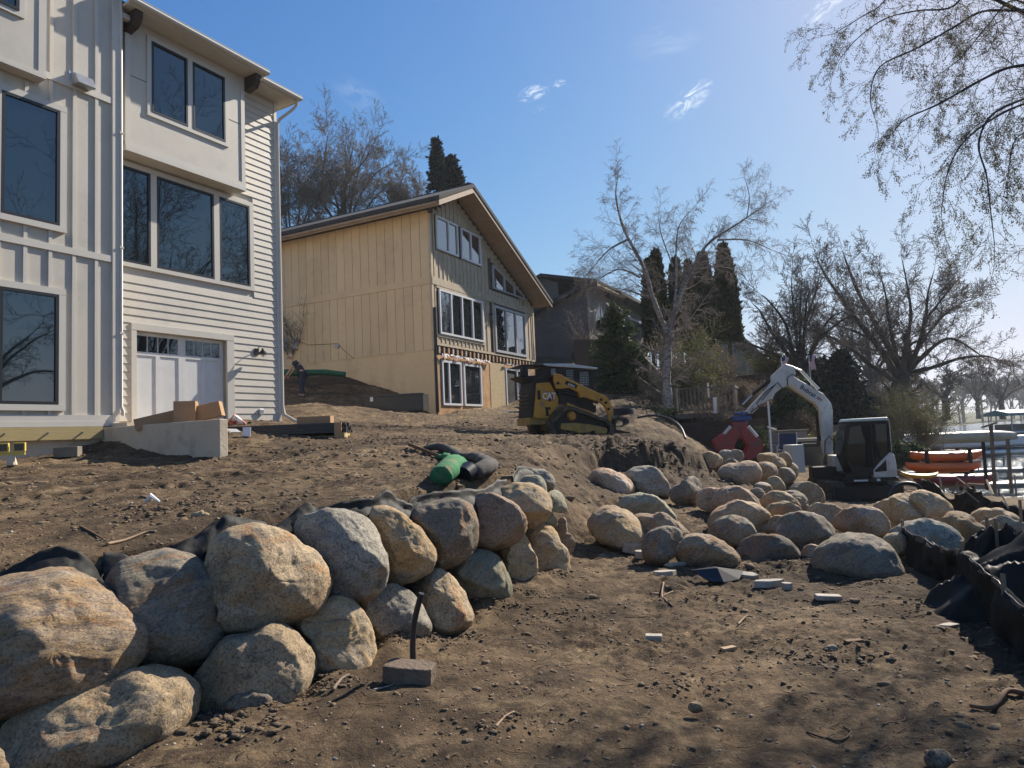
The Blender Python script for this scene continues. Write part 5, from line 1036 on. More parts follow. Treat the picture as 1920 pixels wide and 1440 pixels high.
# plank fences
def fence(A, B, h, label, par_label=None, w_=.14, m=None):
    an, L = wl(A, B); R = empty('fence', tuple(A), an, label, 'fence', 'brown board fences'); dz = B[2]-A[2]; n = int(L/w_)
    for i in range(n):
        x = i*w_; z = dz*x/L; MB().bx(x+.004, x+w_-.004, -.012, .012, z-1.2, z+h).build('board', m or M_fen, R)
    MB().hexa([(0, .015, h-.2), (L, .015, h-.2+dz), (0, .05, h-.2), (L, .05, h-.2+dz), (0, .015, h-.1), (L, .015, h-.1+dz), (0, .05, h-.1), (L, .05, h-.1+dz)]).build('fence_rail', m or M_fen, R); return R
fence(P_(1078, 690, 37), P_(1150, 690, 36.5), 1.55, 'red brown board fence between the dark house wall and the spruce')
a = P_(1362, 790, 30.); a[2] = .9; b = P_(1447, 790, 28.5); b[2] = .9; fence(a, b, 2.85, 'tall red brown board fence behind the excavator stick')
# sleeper wall under the lower deck
SW = empty('retaining_wall', tuple(P_(1262, 858, 25.6)), 0, 'dark timber sleeper wall below the lower deck', 'retaining wall')
a = P_(1262, 858, 25.6); b = P_(1440, 850, 25.0)
for k in range(7):
    z = k*.24-.4
    for j in range(2):
        xa = (b[0]-a[0])*j/2; xb = (b[0]-a[0])*(j+1)/2
        MB().hexa([(xa+.005, -.6*xa/(b[0]-a[0]), z), (xb-.005, -.6*xb/(b[0]-a[0]), z), (xa+.005, .2-.6*xa/(b[0]-a[0]), z), (xb-.005, .2-.6*xb/(b[0]-a[0]), z), (xa+.005, -.6*xa/(b[0]-a[0]), z+.232), (xb-.005, -.6*xb/(b[0]-a[0]), z+.232), (xa+.005, .2-.6*xa/(b[0]-a[0]), z+.232), (xb-.005, .2-.6*xb/(b[0]-a[0]), z+.232)]).build('sleeper', M_slv, SW)
a = P_(1398, 850, 24.6); SP_ = MB(); SP_.bx(a[0], a[0]+.85, a[1], a[1]+3, -.4, 1.85); tag(SP_.build('timber_screen', M_fen), 'brown timber screen wall right behind the grapple', 'screen')
# stone terraces further right
M_blk = mat('tan_block', (.26, .20, .14), .9, c2=(.32, .26, .19), scale=5, bump=.4, var=.12)
rb = random.Random(5)
for (A, B, rows, label) in ((P_(1452, 800, 33), P_(1545, 806, 33), 4, 'low tan block terrace wall below the dry planting'), (P_(1470, 835, 29), P_(1545, 842, 29), 5, 'front brown block terrace wall behind the boom'), (P_(1540, 800, 36), P_(1580, 805, 36), 4, 'grey block terrace wall seen right of the boom')):
    an, L = wl(A, B); R = empty('terrace_wall', (A[0], A[1], A[2]-rows*.17), an, label, 'terrace wall', 'block terrace walls')
    for r_i in range(rows):
        x = -(r_i % 2)*.2
        while x < L-.1:
            MB().bx(max(x, 0)+.006, min(x+.4, L)-.006, r_i*.02+rb.uniform(0, .02), .3, r_i*.17+.004, r_i*.17+.166).build('block', M_blk, R); x += .4
    MB().bx(-.03, L+.03, -.04, .34, rows*.17, rows*.17+.06).build('cap_stone', M_metal if 0 else M_blk, R)
# rear gable far right of cedars
rg = MB(); q = P_(1399, 680, 52); rg.prism([(q[0]-3, 0), (q[0]+2.6, 0), (q[0]-.2, 3.3), (q[0]-3, 5.6)], 50, 58, 'y'); rgo = rg.build('house', mat('greygreen_roof', (.18, .21, .19), .9, c2=(.22, .25, .23), scale=3)); rgo.data.transform(Matrix.Translation((0, -52, 0))); rgo.location = (0, 52, P_(1399, 700, 52)[2]-1.2)
tag(rgo, 'sloping grey green roof end of a far house just right of the cedars', 'house')
# ================================================================== TREES
def rot_to(d, ang, az):
    d = d/np.linalg.norm(d); a = np.array([0, 0, 1.]) if abs(d[2]) < .9 else np.array([1., 0, 0]); e = np.cross(d, a); e /= np.linalg.norm(e); g_ = np.cross(d, e)
    return d*math.cos(ang)+(e*math.cos(az)+g_*math.sin(az))*math.sin(ang)
class Tree:
    def __init__(s, seed): s.r = random.Random(seed); s.P0 = []; s.P1 = []; s.R0 = []; s.R1 = []; s.tips = []; s.big = []
    def limb(s, pts, r0, r1):
        s.big.append(([np.array(p, float) for p in pts], r0, r1))
    def grow(s, p, d, L, r, lev, P):
        """one wandering branch, children at each joint"""
        R = s.r; n = P['n'][lev]; st = L/n; d = d/np.linalg.norm(d); q = p
        for i in range(n):
            wob = P['wob'][lev]; d = d+np.array([R.gauss(0, wob), R.gauss(0, wob), R.gauss(0, wob)]); d[2] += P['up'][lev]; d /= np.linalg.norm(d)
            t0, t1 = i/n, (i+1)/n; ra, rb_ = r*(1-t0*.7), r*(1-t1*.7); q2 = q+d*st
            s.P0.append(q); s.P1.append(q2); s.R0.append(max(ra, P['rmin'])); s.R1.append(max(rb_, P['rmin']*.8)); q = q2
            if lev+1 < len(P['n']):
                for _ in range(P['ch'][lev] if R.random() < P.get('prob', [1]*9)[lev] else 0):
                    cl = L*P['len'][lev]*(1-.55*t1)*R.uniform(.7, 1.2); s.grow(q, rot_to(d, P['ang'][lev]*R.uniform(.6, 1.3), R.uniform(0, 6.283)), cl, rb_*P['rad'][lev], lev+1, P)
            if lev >= len(P['n'])-2: s.tips.append((q, d))
    def dress(s, P, every=.5, L0=1., flat=None, k=1):
        """spawn side branches along the given limbs"""
        R = s.r
        for pts, r0, r1 in s.big:
            seg = [np.linalg.norm(b-a) for a, b in zip(pts[:-1], pts[1:])]; tot = sum(seg); acc = 0
            for (a, b), L in zip(zip(pts[:-1], pts[1:]), seg):
                nn = max(1, int(L/every)); dr = (b-a)/L
                for i in range(nn):
                    t = (acc+L*(i+R.random())/nn)/tot
                    if t < P.get('start', .3): continue
                    p = a+dr*(L*(i+R.random())/nn); rr_ = r0+(r1-r0)*t
                    for _ in range(k): s.grow(p, rot_to(dr, R.uniform(.5, 1.1), R.uniform(0, 6.283)), L0*R.uniform(.6, 1.15)*(1.2-.55*t), max(rr_*P.get('rk', .3), P['rmin']), 0, P)
                acc += L
            dr = (pts[-1]-pts[-2]); s.grow(pts[-1], dr, L0*.9, r1, 0, P)
    def trunk(s, name, m, parent, base):
        mb = MB()
        for pts, r0, r1 in s.big:
            n = len(pts); sub = []; rs_ = []
            # smooth the limb
            for i in range(n-1):
                p_1 = pts[max(i-1, 0)]; p0_ = pts[i]; p1_ = pts[i+1]; p2_ = pts[min(i+2, n-1)]
                for k in range(5):
                    t = k/5; sub.append(.5*((2*p0_)+(-p_1+p1_)*t+(2*p_1-5*p0_+4*p1_-p2_)*t*t+(-p_1+3*p0_-3*p1_+p2_)*t**3)); rs_.append(r0+(r1-r0)*(i+t)/(n-1))
            sub.append(pts[-1]); rs_.append(r1)
            rs_ = [q*(1+.12*math.sin(i*1.7+r0*50)) for i, q in enumerate(rs_)]
            mb.tube([np.array(q)-base for q in sub], rs_, 8)
        return mb.build(name, m, parent, smooth='all')
    def twigs(s, name, m, parent, base, n=3):
        V, F = segs_mesh(np.array(s.P0)-base, np.array(s.P1)-base, s.R0, s.R1, n); return link(name, fast_mesh(name, V, F), m, parent)
def leaf_cloud(name, pts, dirs, size, m, parent, base, rs, per=1, droop=0., spread=1., elong=1.6, jit=.05):
    """many small leaf faces at given points"""
    pts = np.repeat(np.asarray(pts), per, 0); n = len(pts)
    pts = pts+rs.normal(size=(n, 3))*jit
    d = rs.normal(size=(n, 3))*spread; 
    if dirs is not None: d = d+np.repeat(np.asarray(dirs), per, 0)
    d[:, 2] -= droop; d /= np.linalg.norm(d, axis=1)[:, None]
    e = np.cross(d, rs.normal(size=(n, 3))); e /= np.linalg.norm(e, axis=1)[:, None]
    sz = size*rs.uniform(.5, 1.3, n)[:, None]
    V = np.stack([pts-e*sz*.5*.4, pts+d*sz*elong*.5-e*sz*.5, pts+d*sz*elong, pts+d*sz*elong*.5+e*sz*.5], 1)-base
    F = (np.arange(n)*4)[:, None]+np.array([[0, 1, 2, 3]])
    return link(name, fast_mesh(name, V.reshape(-1, 3), F), m, parent)
def foliage_mat(name, a, b_, sc_=1.2):
    m = mat(name, a, .7, c2=b_, scale=sc_, detail=3, spec=.2); t = m.node_tree; b = t.nodes['Principled BSDF']
    tr_ = t.nodes.new('ShaderNodeBsdfTranslucent'); mx = t.nodes.new('ShaderNodeMixShader'); mx.inputs[0].default_value = .25
    src = b.inputs['Base Color'].links[0].from_socket; t.links.new(src, tr_.inputs[0]); o = t.nodes['Material Output']
    t.links.new(b.outputs[0], mx.inputs[1]); t.links.new(tr_.outputs[0], mx.inputs[2]); t.links.new(mx.outputs[0], o.inputs[0]); return m
M_bark = mat('grey_bark', (.085, .07, .06), .95, c2=(.15, .125, .105), scale=4, stretch=(2, 2, .5), bump=.6, bscale=14)
M_barkd = mat('dark_bark', (.045, .037, .033), .95, c2=(.075, .06, .052), scale=4, stretch=(2, 2, .5), bump=.6, bscale=14)
M_twig = mat('brown_twigs', (.10, .075, .06), .9, c2=(.14, .105, .085), scale=1)
M_twigg = mat('grey_twigs', (.17, .145, .12), .9, c2=(.23, .195, .165), scale=1)
M_birch = mat('birch_bark', (.36, .33, .30), .8, c2=(.12, .10, .09), scale=5, stretch=(1, 1, 2.2), bump=.3, lo=.45, hi=.62, c3=(.22, .19, .17), s3=3)
M_bud = foliage_mat('spring_buds', (.20, .17, .06), (.14, .10, .045))
M_budr = foliage_mat('brown_buds', (.15, .115, .08), (.2, .155, .10))
M_ygr = foliage_mat('yellow_green_leaves', (.16, .16, .04), (.10, .11, .03))
M_cdr = foliage_mat('cedar_foliage', (.025, .036, .017), (.06, .062, .027), 2.5)
M_spr = foliage_mat('spruce_needles', (.025, .05, .03), (.08, .105, .04), 1.5)
M_sprb = foliage_mat('blue_spruce_needles', (.02, .03, .03), (.04, .05, .045), 1.5)
def xyz(px, py, Y): return np.array(at(px, py, Y))
rs = np.random.RandomState(3)
# ---- birch in the middle
T_ = Tree(12); B0 = xyz(1254, 775, 28)
T_.limb([B0, xyz(1250, 700, 28), xyz(1256, 620, 28)], .2, .16)
T_.limb([xyz(1256, 635, 28), xyz(1228, 570, 27.7), xyz(1206, 500, 27.4), xyz(1170, 430, 27), xyz(1155, 370, 26.8), xyz(1158, 335, 26.7)], .12, .012)
T_.limb([xyz(1256, 620, 28), xyz(1272, 560, 28.3), xyz(1300, 500, 28.6), xyz(1330, 455, 28.8), xyz(1390, 415, 29), xyz(1440, 380, 29.2)], .12, .012)
T_.limb([xyz(1262, 600, 28), xyz(1268, 530, 28.2), xyz(1268, 460, 28.3), xyz(1275, 420, 28.4), xyz(1300, 390, 28.4)], .06, .01)
T_.limb([xyz(1175, 450, 27), xyz(1140, 470, 26.5), xyz(1105, 510, 26.2)], .05, .012); T_.limb([xyz(1200, 520, 27.4), xyz(1160, 505, 26.9), xyz(1112, 530, 26.5)], .045, .012)
T_.limb([xyz(1220, 560, 27.6), xyz(1180, 545, 27), xyz(1150, 540, 26.6)], .045, .012); T_.limb([xyz(1345, 450, 28.8), xyz(1400, 450, 28.2), xyz(1450, 470, 27.9)], .045, .012)
T_.limb([xyz(1300, 505, 28.5), xyz(1345, 500, 28), xyz(1385, 505, 27.6)], .04, .012); T_.limb([xyz(1262, 500, 28.2), xyz(1240, 440, 28.4), xyz(1235, 405, 28.5)], .035, .01)
T_.limb([xyz(1400, 410, 29), xyz(1405, 370, 29.4), xyz(1398, 340, 29.6)], .03, .01); T_.limb([xyz(1258, 640, 28), xyz(1285, 610, 27.5), xyz(1300, 590, 27.2)], .07, .02)
PB_ = dict(n=[6, 5, 3], wob=[.14, .18, .22], up=[-.02, -.06, -.10], rmin=.0045, ch=[2, 1], prob=[1, 1], len=[.55, .5], ang=[.8, .8], rad=[.6, .6], start=.22)
T_.dress(PB_, .17, 1.5, k=1)
TB = empty('birch_tree', tuple(B0), 0, 'pale forked birch with sparse bare crown beside the lower deck', 'tree')
T_.trunk('trunk', M_birch, TB, B0); T_.twigs('crown', mat('birch_twigs', (.27, .23, .2), .9, c2=(.2, .165, .14), scale=1), TB, B0)
tp_ = [t for t in T_.tips]; leaf_cloud('buds', [t[0] for t in tp_], [t[1]*.3 for t in tp_], .013, M_budr, TB, B0, rs, per=1, droop=.6, jit=.04)
# ---- generic spreading bare tree
def bare_tree(px, py, Y, topy, wpx, label, seed, group=None, m1=None, m2=None, nl=9, rt=.3, fork=.32, lean=0., lv=3, ev=.6, buds=None, base=None, rmin=.012, spread=1., name='bare_tree', Lf=.16, tagit=True, flatten=1., up=.03):
    t = Tree(seed); B = xyz(px, py, Y) if base is None else np.array(base, float); H = (py-topy)*Y/1280. if base is None else topy; W = wpx*Y/1280. if base is None else wpx
    R = t.r; fk = B+np.array([lean*H*.3, 0, H*fork]); t.limb([B-np.array([0, 0, .4]), B+np.array([lean*H*.08, 0, H*fork*.5]), fk], rt*1.25, rt)
    for i in range(nl):
        az = 2*math.pi*(i+R.random()*.6)/nl; tilt = R.uniform(.25, 1.)*spread
        e = np.array([math.cos(az)*W*.5*tilt, math.sin(az)*W*.42*tilt, H*(1-fork)*(1.02-.55*tilt**2)*R.uniform(.85, 1)])
        mid = np.array([e[0]*.42+R.gauss(0, .05)*W, e[1]*.42, e[2]*.5+R.gauss(0, .03)*H])
        st_ = fk-np.array([0, 0, R.random()*H*.06]); rl = rt*R.uniform(.35, .55)
        t.limb([st_, st_+mid*.5+np.array([0, 0, H*.01]), st_+mid, st_+(mid+e)*.5+np.array([R.gauss(0, .02)*W, 0, H*.02]), st_+e*.9], rl, rmin*1.2)
    P = dict(n=[6, 4, 3][:lv], wob=[.13, .18, .24], up=[up, up, up], rmin=rmin*.75, ch=[2, 2], prob=[1, .9], len=[.55, .5], ang=[.75, .75], rad=[.6, .6], start=.28)
    t.dress(P, ev*H/8*.62, H*Lf)
    E_t = empty(name, tuple(B), 0, label, 'tree', group); t.trunk('trunk', m1 or M_barkd, E_t, B); t.twigs('crown', m2 or M_twig, E_t, B)
    if buds: leaf_cloud('buds', [q[0] for q in t.tips], None, buds[0], buds[1], E_t, B, rs, droop=.4, jit=.05)
    return E_t
# ---- great maple on the right, limbs laid out
T_ = Tree(5); B0 = xyz(1674, 812, 45)
Tm = lambda *p: [xyz(a, b, c) for a, b, c in p]
T_.limb(Tm((1674, 822, 45), (1680, 770, 45), (1692, 700, 45)), .62, .5)
for L_, r0, r1 in ((Tm((1690, 715, 45), (1650, 655, 44.5), (1600, 590, 44), (1550, 520, 43.5), (1530, 480, 43)), .30, .04), (Tm((1692, 705, 45), (1655, 630, 46), (1615, 560, 47), (1590, 500, 47.5), (1580, 470, 48)), .28, .04),
    (Tm((1695, 700, 45), (1700, 640, 45), (1708, 590, 45), (1700, 530, 45.5), (1690, 480, 46)), .24, .03), (Tm((1700, 700, 45), (1722, 650, 44), (1735, 600, 43), (1740, 550, 42.5), (1752, 505, 42)), .24, .03),
    (Tm((1705, 695, 45), (1750, 650, 45.5), (1785, 635, 46), (1830, 660, 46.5), (1870, 690, 47)), .2, .025), (Tm((1700, 700, 45), (1745, 690, 44), (1800, 672, 43), (1850, 668, 42.5), (1885, 680, 42)), .2, .025),
    (Tm((1688, 720, 45), (1640, 690, 43.5), (1590, 650, 42), (1530, 620, 41.5), (1480, 612, 41)), .2, .025), (Tm((1690, 700, 45), (1670, 620, 44), (1660, 550, 43), (1645, 500, 42.5)), .18, .025),
    (Tm((1720, 655, 44), (1760, 600, 45), (1800, 570, 46), (1830, 560, 47)), .14, .02), (Tm((1640, 640, 45), (1600, 620, 46), (1550, 600, 47), (1520, 560, 48)), .14, .02), (Tm((1735, 600, 43), (1775, 550, 43), (1800, 520, 43)), .12, .02)):
    T_.limb(L_, r0*.85, r1*.45)
T_.dress(dict(n=[6, 5, 3], wob=[.13, .18, .24], up=[.03, .02, .0], rmin=.011, ch=[2, 2], prob=[1, .95], len=[.55, .5], ang=[.7, .8], rad=[.6, .6], start=.16), .42, 2.7)
TM = empty('maple_tree', tuple(B0), 0, 'largest bare spreading maple with thick dark trunk on the right shore', 'tree'); T_.trunk('trunk', M_barkd, TM, B0); T_.twigs('crown', M_twig, TM, B0)
print('maple segs', len(T_.P0))
bare_tree(1505, 770, 40, 455, 250, 'dark bare tree with low burl fork behind the excavator boom', 21, nl=11, rt=.34, fork=.22, Lf=.2, ev=.42, rmin=.014, spread=1.1)
bare_tree(1640, 790, 75, 545, 260, 'bare tree filling the gap left behind the great maple', 41, nl=9, rt=.4, Lf=.2, ev=.5, rmin=.022, lv=3)
# trees behind the yellow house
bare_tree(648, 500, 55, 205, 330, 'large bare tree towering over the yellow house roof', 31, nl=11, rt=.36, fork=.16, m1=M_bark, m2=M_twigg, Lf=.26, ev=.36, rmin=.015, buds=(.03, M_budr))
bare_tree(548, 520, 50, 245, 210, 'bare tree half hidden behind the corner of the near house', 33, nl=8, rt=.24, fork=.16, m1=M_bark, m2=M_twigg, Lf=.26, ev=.42, rmin=.015, buds=(.028, M_budr))
bare_tree(762, 470, 58, 308, 170, 'smaller bare tree between the large one and the spruces', 35, nl=8, rt=.2, fork=.16, m1=M_bark, m2=M_twigg, Lf=.28, ev=.45, rmin=.016, buds=(.03, M_budr))
# far shore trees on the right
for i, (px, Y, ty, wd, sd, lb) in enumerate(((1775, 90, 665, 110, 51, 'bare tree with dark trunk just right of the great maple'), (1880, 120, 672, 130, 53, 'bare tree at the right frame edge on the shore'), (1835, 150, 690, 90, 55, 'small far bare tree between two larger ones'), (1750, 170, 700, 70, 57, 'smallest distant bare tree low on the horizon'))):
    bare_tree(px, 782, Y, ty, wd, lb, sd, nl=8, rt=.4, fork=.3, Lf=.2, ev=.55, rmin=.03, group=None, m2=M_twigg if i % 2 else M_twig)
# ---- conifers
def conifer(px, py, Y, topy, wpx, label, mt, seed, name='spruce_tree', dens=1., base=None, bare=0., tier=None, size=.13, droop=.12, cat='tree', top_narrow=1.):
    r_ = np.random.RandomState(seed); B = xyz(px, py, Y) if base is None else np.array(base, float); H = (py-topy)*Y/1280. if base is None else topy; W = wpx*Y/1280. if base is None else wpx
    E_t = empty(name, tuple(B), 0, label, cat); MB().tube([(0, 0, -.3), (0, 0, H*.5), (0, 0, H*.99)], [W*.035+.04, W*.02+.03, .01], 7).build('trunk', M_barkd, E_t, smooth='all')
    P0, P1, R0, R1, C, D = [], [], [], [], [], []
    nt_ = int(H/.26)
    for i in range(nt_):
        h = H*(bare+(1-bare)*(i/nt_)); t = (h/H-bare)/(1-bare); L = W*.5*(1-t)**top_narrow+.06; nb_ = int(9*dens)+2
        for k in range(nb_):
            a = r_.uniform(0, 6.283); Lk = L*r_.uniform(.55, 1.12)*(.9+.2*math.sin(a*2+seed)); d = np.array([math.cos(a), math.sin(a), -.12-droop*(1-t)+.5*t]); d /= np.linalg.norm(d)
            p = np.array([0, 0, h+r_.uniform(-.1, .1)]); m_ = p+d*Lk*.6; q = p+d*Lk+np.array([0, 0, Lk*.1])
            P0 += [p, m_]; P1 += [m_, q]; R0 += [.02, .012]; R1 += [.012, .004]
            ns = max(3, int(Lk/.055*dens))
            tt = r_.uniform(.15, 1., ns)
            pt = p+d*Lk*tt[:, None]; side = np.cross(d, [0, 0, 1]); side /= np.linalg.norm(side); pt = pt+side*(r_.uniform(-1, 1, ns)*(Lk*.28*(1.1-tt)+.03))[:, None]; pt[:, 2] -= r_.uniform(0, .1, ns)
            C.append(pt); D.append(np.tile(d+np.array([0, 0, -.15]), (ns, 1)))
    V, F = segs_mesh(P0, P1, R0, R1, 3); br = link('crown', fast_mesh('crown', V, F), M_barkd, E_t)
    C = np.concatenate(C); D = np.concatenate(D); leaf_cloud('needles', C, D*.9, size, mt, E_t, np.zeros(3), r_, per=2, spread=.55, elong=1.9, jit=.04)
    return E_t
conifer(1163, 735, 31, 562, 150, 'dark green spruce in front of the brown house, bright tips on the right', M_spr, 2, dens=1.5, size=.10, droop=.2, top_narrow=.8)
conifer(852, 500, 50, 282, 150, 'bushy spruce top rising behind the yellow house ridge', M_sprb, 3, dens=1.5, size=.2, top_narrow=.8)
conifer(826, 500, 49, 248, 44, 'thin spruce spire with bare stem beside the bushy one', M_sprb, 4, dens=.7, size=.15, bare=.62, top_narrow=.5)
conifer(1590, 790, 38, 655, 130, 'dark spruce behind the excavator boom', M_sprb, 6, dens=1.4, size=.16, droop=.15, top_narrow=.6)
conifer(1548, 790, 41, 668, 80, 'second dark spruce left of the one behind the boom', M_sprb, 7, dens=1.2, size=.16, top_narrow=.6)
# ---- arborvitae columns
def column(px, py, Y, topy, wpx, label, seed):
    r_ = np.random.RandomState(seed); B = xyz(px, py, Y); H = (py-topy)*Y/1280.; W = wpx*Y/1280.
    E_t = empty('cedar_tree', tuple(B), 0, label, 'tree', 'columnar cedars'); MB().tube([(0, 0, -.4), (0, 0, H*.55), (0, 0, H*.93)], [.13, .09, .02], 7).build('trunk', M_barkd, E_t, smooth='all')
    n = int(5200*H/7*W/1.4); t = r_.uniform(0, 1, n)**.9; a = r_.uniform(0, 6.283, n); prof = np.minimum(1, np.sqrt(np.clip(t*9, 0, 1)))*np.clip(1-((t-.25)/.78)**2.6*(t > .25), 0, 1)
    lump = 1+.16*pnoise(np.stack([np.cos(a)*1.2, np.sin(a)*1.2, t*H*.8], 1), 1., seed*3.)+.1*pnoise(np.stack([np.cos(a)*3, np.sin(a)*3, t*H*2], 1), 1., seed*5.)
    rr_ = W*.5*prof*lump*np.sqrt(r_.uniform(.25, 1., n)); p = np.stack([rr_*np.cos(a), rr_*np.sin(a), t*H], 1)
    d = np.stack([np.cos(a)*.5, np.sin(a)*.5, np.full(n, 1.)], 1)
    leaf_cloud('foliage', p, d, .14, M_cdr, E_t, np.zeros(3), r_, per=2, spread=.35, elong=1.9, jit=.05); return E_t
for i, (px, ty, wd, lb) in enumerate(((1228, 487, 30, 'leftmost columnar cedar behind the birch fork'), (1244, 468, 36, 'pointed second columnar cedar, taller than its left neighbour'), (1280, 485, 36, 'third columnar cedar with blunt top behind the birch'), (1304, 490, 26, 'narrow low columnar cedar in the middle of the row'), (1332, 474, 42, 'broad columnar cedar second from the right'), (1372, 458, 46, 'tallest columnar cedar at the right end of the row'))):
    column(px, 718 if i != 5 else 705, 38+(i % 2)*1.2, ty, wd, lb, 60+i)
# ---- shrubs
def shrub(px, py, Y, hpx, wpx, label, seed, mt, name='shrub', dens=1., size=.06, twm=None, ns=14, base=None):
    t = Tree(seed); B = xyz(px, py, Y) if base is None else np.array(base, float); H = hpx*Y/1280. if base is None else hpx; W = wpx*Y/1280. if base is None else wpx; R = t.r
    P = dict(n=[4, 3], wob=[.25, .3], up=[.04, .02], rmin=.005*Y/28+.001, ch=[3], len=[.5], ang=[.7], rad=[.6], start=.2)
    for i in range(int(ns*dens)):
        a = R.uniform(0, 6.28); d = np.array([math.cos(a)*W*.5*R.uniform(.2, 1), math.sin(a)*W*.4*R.uniform(.2, 1), H*R.uniform(.5, .85)]); L = np.linalg.norm(d); t.grow(B+np.array([math.cos(a)*.1, math.sin(a)*.1, -.05]), d, L, .014*Y/28+.006, 0, dict(P, n=[6, 4], ch=[3]))
    E_t = empty(name, tuple(B), 0, label, 'shrub'); t.twigs('twigs', twm or M_twigg, E_t, B)
    if mt: leaf_cloud('leaves', [q[0] for q in t.tips], None, size, mt, E_t, B, rs, per=max(1, int(2*dens)), droop=.1, jit=.07*Y/28)
    return E_t
shrub(1300, 770, 30.5, 170, 120, 'tall yellow green shrub tangle right of the birch trunk', 1, M_ygr, dens=1.6, size=.055)
shrub(1275, 745, 32, 190, 110, 'loose leafy shrub rising in front of the left cedars', 2, M_ygr, dens=1.4, size=.055)
shrub(1395, 765, 27.5, 60, 80, 'dark leafless tangle hanging over the brown fence', 21, M_budr, dens=2.4, size=.04)
shrub(1335, 790, 25.8, 50, 110, 'dry vine tangle in front of the lower deck railing', 22, M_budr, dens=1.4, size=.03)
shrub(1225, 800, 26.5, 45, 90, 'low dark shrub at the foot of the stair railing', 23, M_spr, dens=1.6, size=.07)
shrub(1418, 840, 24., 40, 70, 'low dark scrub against the timber screen', 24, M_spr, dens=1.2, size=.06)
shrub(1545, 850, 28, 40, 80, 'low green shrub between the block terraces', 25, M_ygr, dens=1.6, size=.07)
shrub(1350, 745, 33, 110, 110, 'bare twiggy shrub on the bank above the lower deck', 4, M_budr, dens=2., size=.05)
shrub(1735, 845, 30, 140, 130, 'round olive green bush between the great maple and the lake', 6, M_ygr, dens=2.4, size=.035)
shrub(1660, 830, 40, 120, 90, 'bare thicket around the foot of the great maple', 7, M_budr, dens=3., size=.07)
shrub(1450, 715, 42, 80, 100, 'leafy green shrub above the brown fence', 8, M_ygr, dens=1.6, size=.07)
shrub(1480, 790, 34, 90, 80, 'dark green shrub in the planting under the raised boom', 9, M_spr, dens=2.2, size=.11)
shrub(1690, 868, 27, 40, 60, 'dark low evergreen shrub just right of the excavator cab', 10, M_spr, dens=1.6, size=.1)
shrub(545, 668, 31.5, 125, 60, 'thin leafless shrub against the yellow side wall', 11, M_budr, dens=1.2, size=.03)
shrub(1090, 655, 40, 120, 110, 'pale twiggy shrub crown in front of the dark house wall', 12, M_budr, dens=.8, size=.04)
shrub(1500, 812, 32, 36, 90, 'dry ornamental grass clump on the block terrace', 13, M_budr, dens=2., size=.06)
shrub(1610, 860, 34, 45, 120, 'low bushes behind the excavator cab', 14, M_spr, dens=2, size=.12)
# far woods as one mass
F0, F1, FR0, FR1 = [], [], [], []
rw = random.Random(9)
def wood(name, spots, label_kind='stuff', m=None):
    P0, P1, R0, R1 = [], [], [], []
    for (x, y, z, h) in spots:
        def br(p, d, L, r, lv):
            q = p+d*L; P0.append(p); P1.append(q); R0.append(max(r, y*.00045)); R1.append(max(r*.7, y*.0004))
            if lv > 0:
                for _ in range(4 if lv > 1 else 4): br(p+d*L*rw.uniform(.5, 1), rot_to(d, rw.uniform(.3, .75), rw.uniform(0, 6.28)), L*rw.uniform(.5, .75), r*.55, lv-1)
        br(np.array([x, y, z-1.]), np.array([rw.gauss(0, .05), 0, 1.]), h*.42, h*.022, 4)
    V, F = segs_mesh(P0, P1, R0, R1, 3); o = link(name, fast_mesh(name, V, F), m or M_twigg); return tag(o, kind='stuff')
sp_ = [(i*3.6+95+rw.uniform(-3, 3), 262+rw.uniform(0, 45), -1.5, rw.uniform(17, 27)) for i in range(70)]
wood('far_woods', sp_)
wood('far_woods', [(rw.uniform(24, 52), rw.uniform(64, 95), .2, rw.uniform(9, 13)) for i in range(14)]+[(y_*.5+rw.uniform(-9, 0), y_, -.8, rw.uniform(12, 18)) for y_ in np.linspace(100, 170, 16)], m=M_twig)
# ---- foreground tree overhead on the right (its trunk stands outside the picture)
T_ = Tree(77); B0 = np.array([12.6, 9.2, gh(12.6, 9.2)-.1])
fk = B0+np.array([-.6, .2, 4.6])
T_.limb([B0, B0+np.array([-.2, .1, 2.3]), fk], .34, .27)
sk_ = [([(1990, 120, 9.6), (1900, 125, 9.4), (1840, 150, 9.2), (1760, 195, 9.0), (1700, 222, 8.8), (1672, 250, 8.7)], .07),
       ([(2010, 180, 9.3), (1920, 195, 8.8), (1850, 230, 8.5), (1800, 275, 8.3), (1775, 330, 8.2), (1765, 400, 8.1)], .05),
       ([(2010, 20, 10.2), (1900, 20, 10.), (1840, 22, 9.8), (1790, 50, 9.5), (1720, 90, 9.3), (1650, 125, 9.2), (1632, 180, 9.1), (1640, 220, 9.1)], .06),
       ([(1830, -60, 10.2), (1790, 10, 10.), (1720, 20, 9.9), (1660, 35, 9.8), (1610, 70, 9.7), (1575, 110, 9.7)], .045),
       ([(1700, -80, 10.), (1660, 0, 9.9), (1610, 35, 9.8), (1560, 65, 9.8)], .035),
       ([(2000, 150, 8.6), (1920, 185, 8.4), (1860, 215, 8.1), (1835, 270, 8.), (1850, 330, 7.9), (1858, 400, 7.8), (1865, 460, 7.8)], .05),
       ([(1990, 60, 10.5), (1905, 0, 10.6), (1850, 50, 10.5), (1800, 110, 10.4), (1745, 150, 10.3)], .045),
       ([(2040, 230, 8.9), (1960, 240, 8.6), (1905, 260, 8.4), (1890, 330, 8.3)], .04)]
Q = rw
for pts, r0 in sk_:
    p3 = [xyz(*p) for p in pts]; T_.limb([fk+(p3[0]-fk)*.0, fk+(p3[0]-fk)*.5+np.array([0, 0, .5]), p3[0]], r0*1.3, r0*.45) if 1 else None
    T_.limb(p3, r0*.38, .004)
nb_ = len(T_.big)
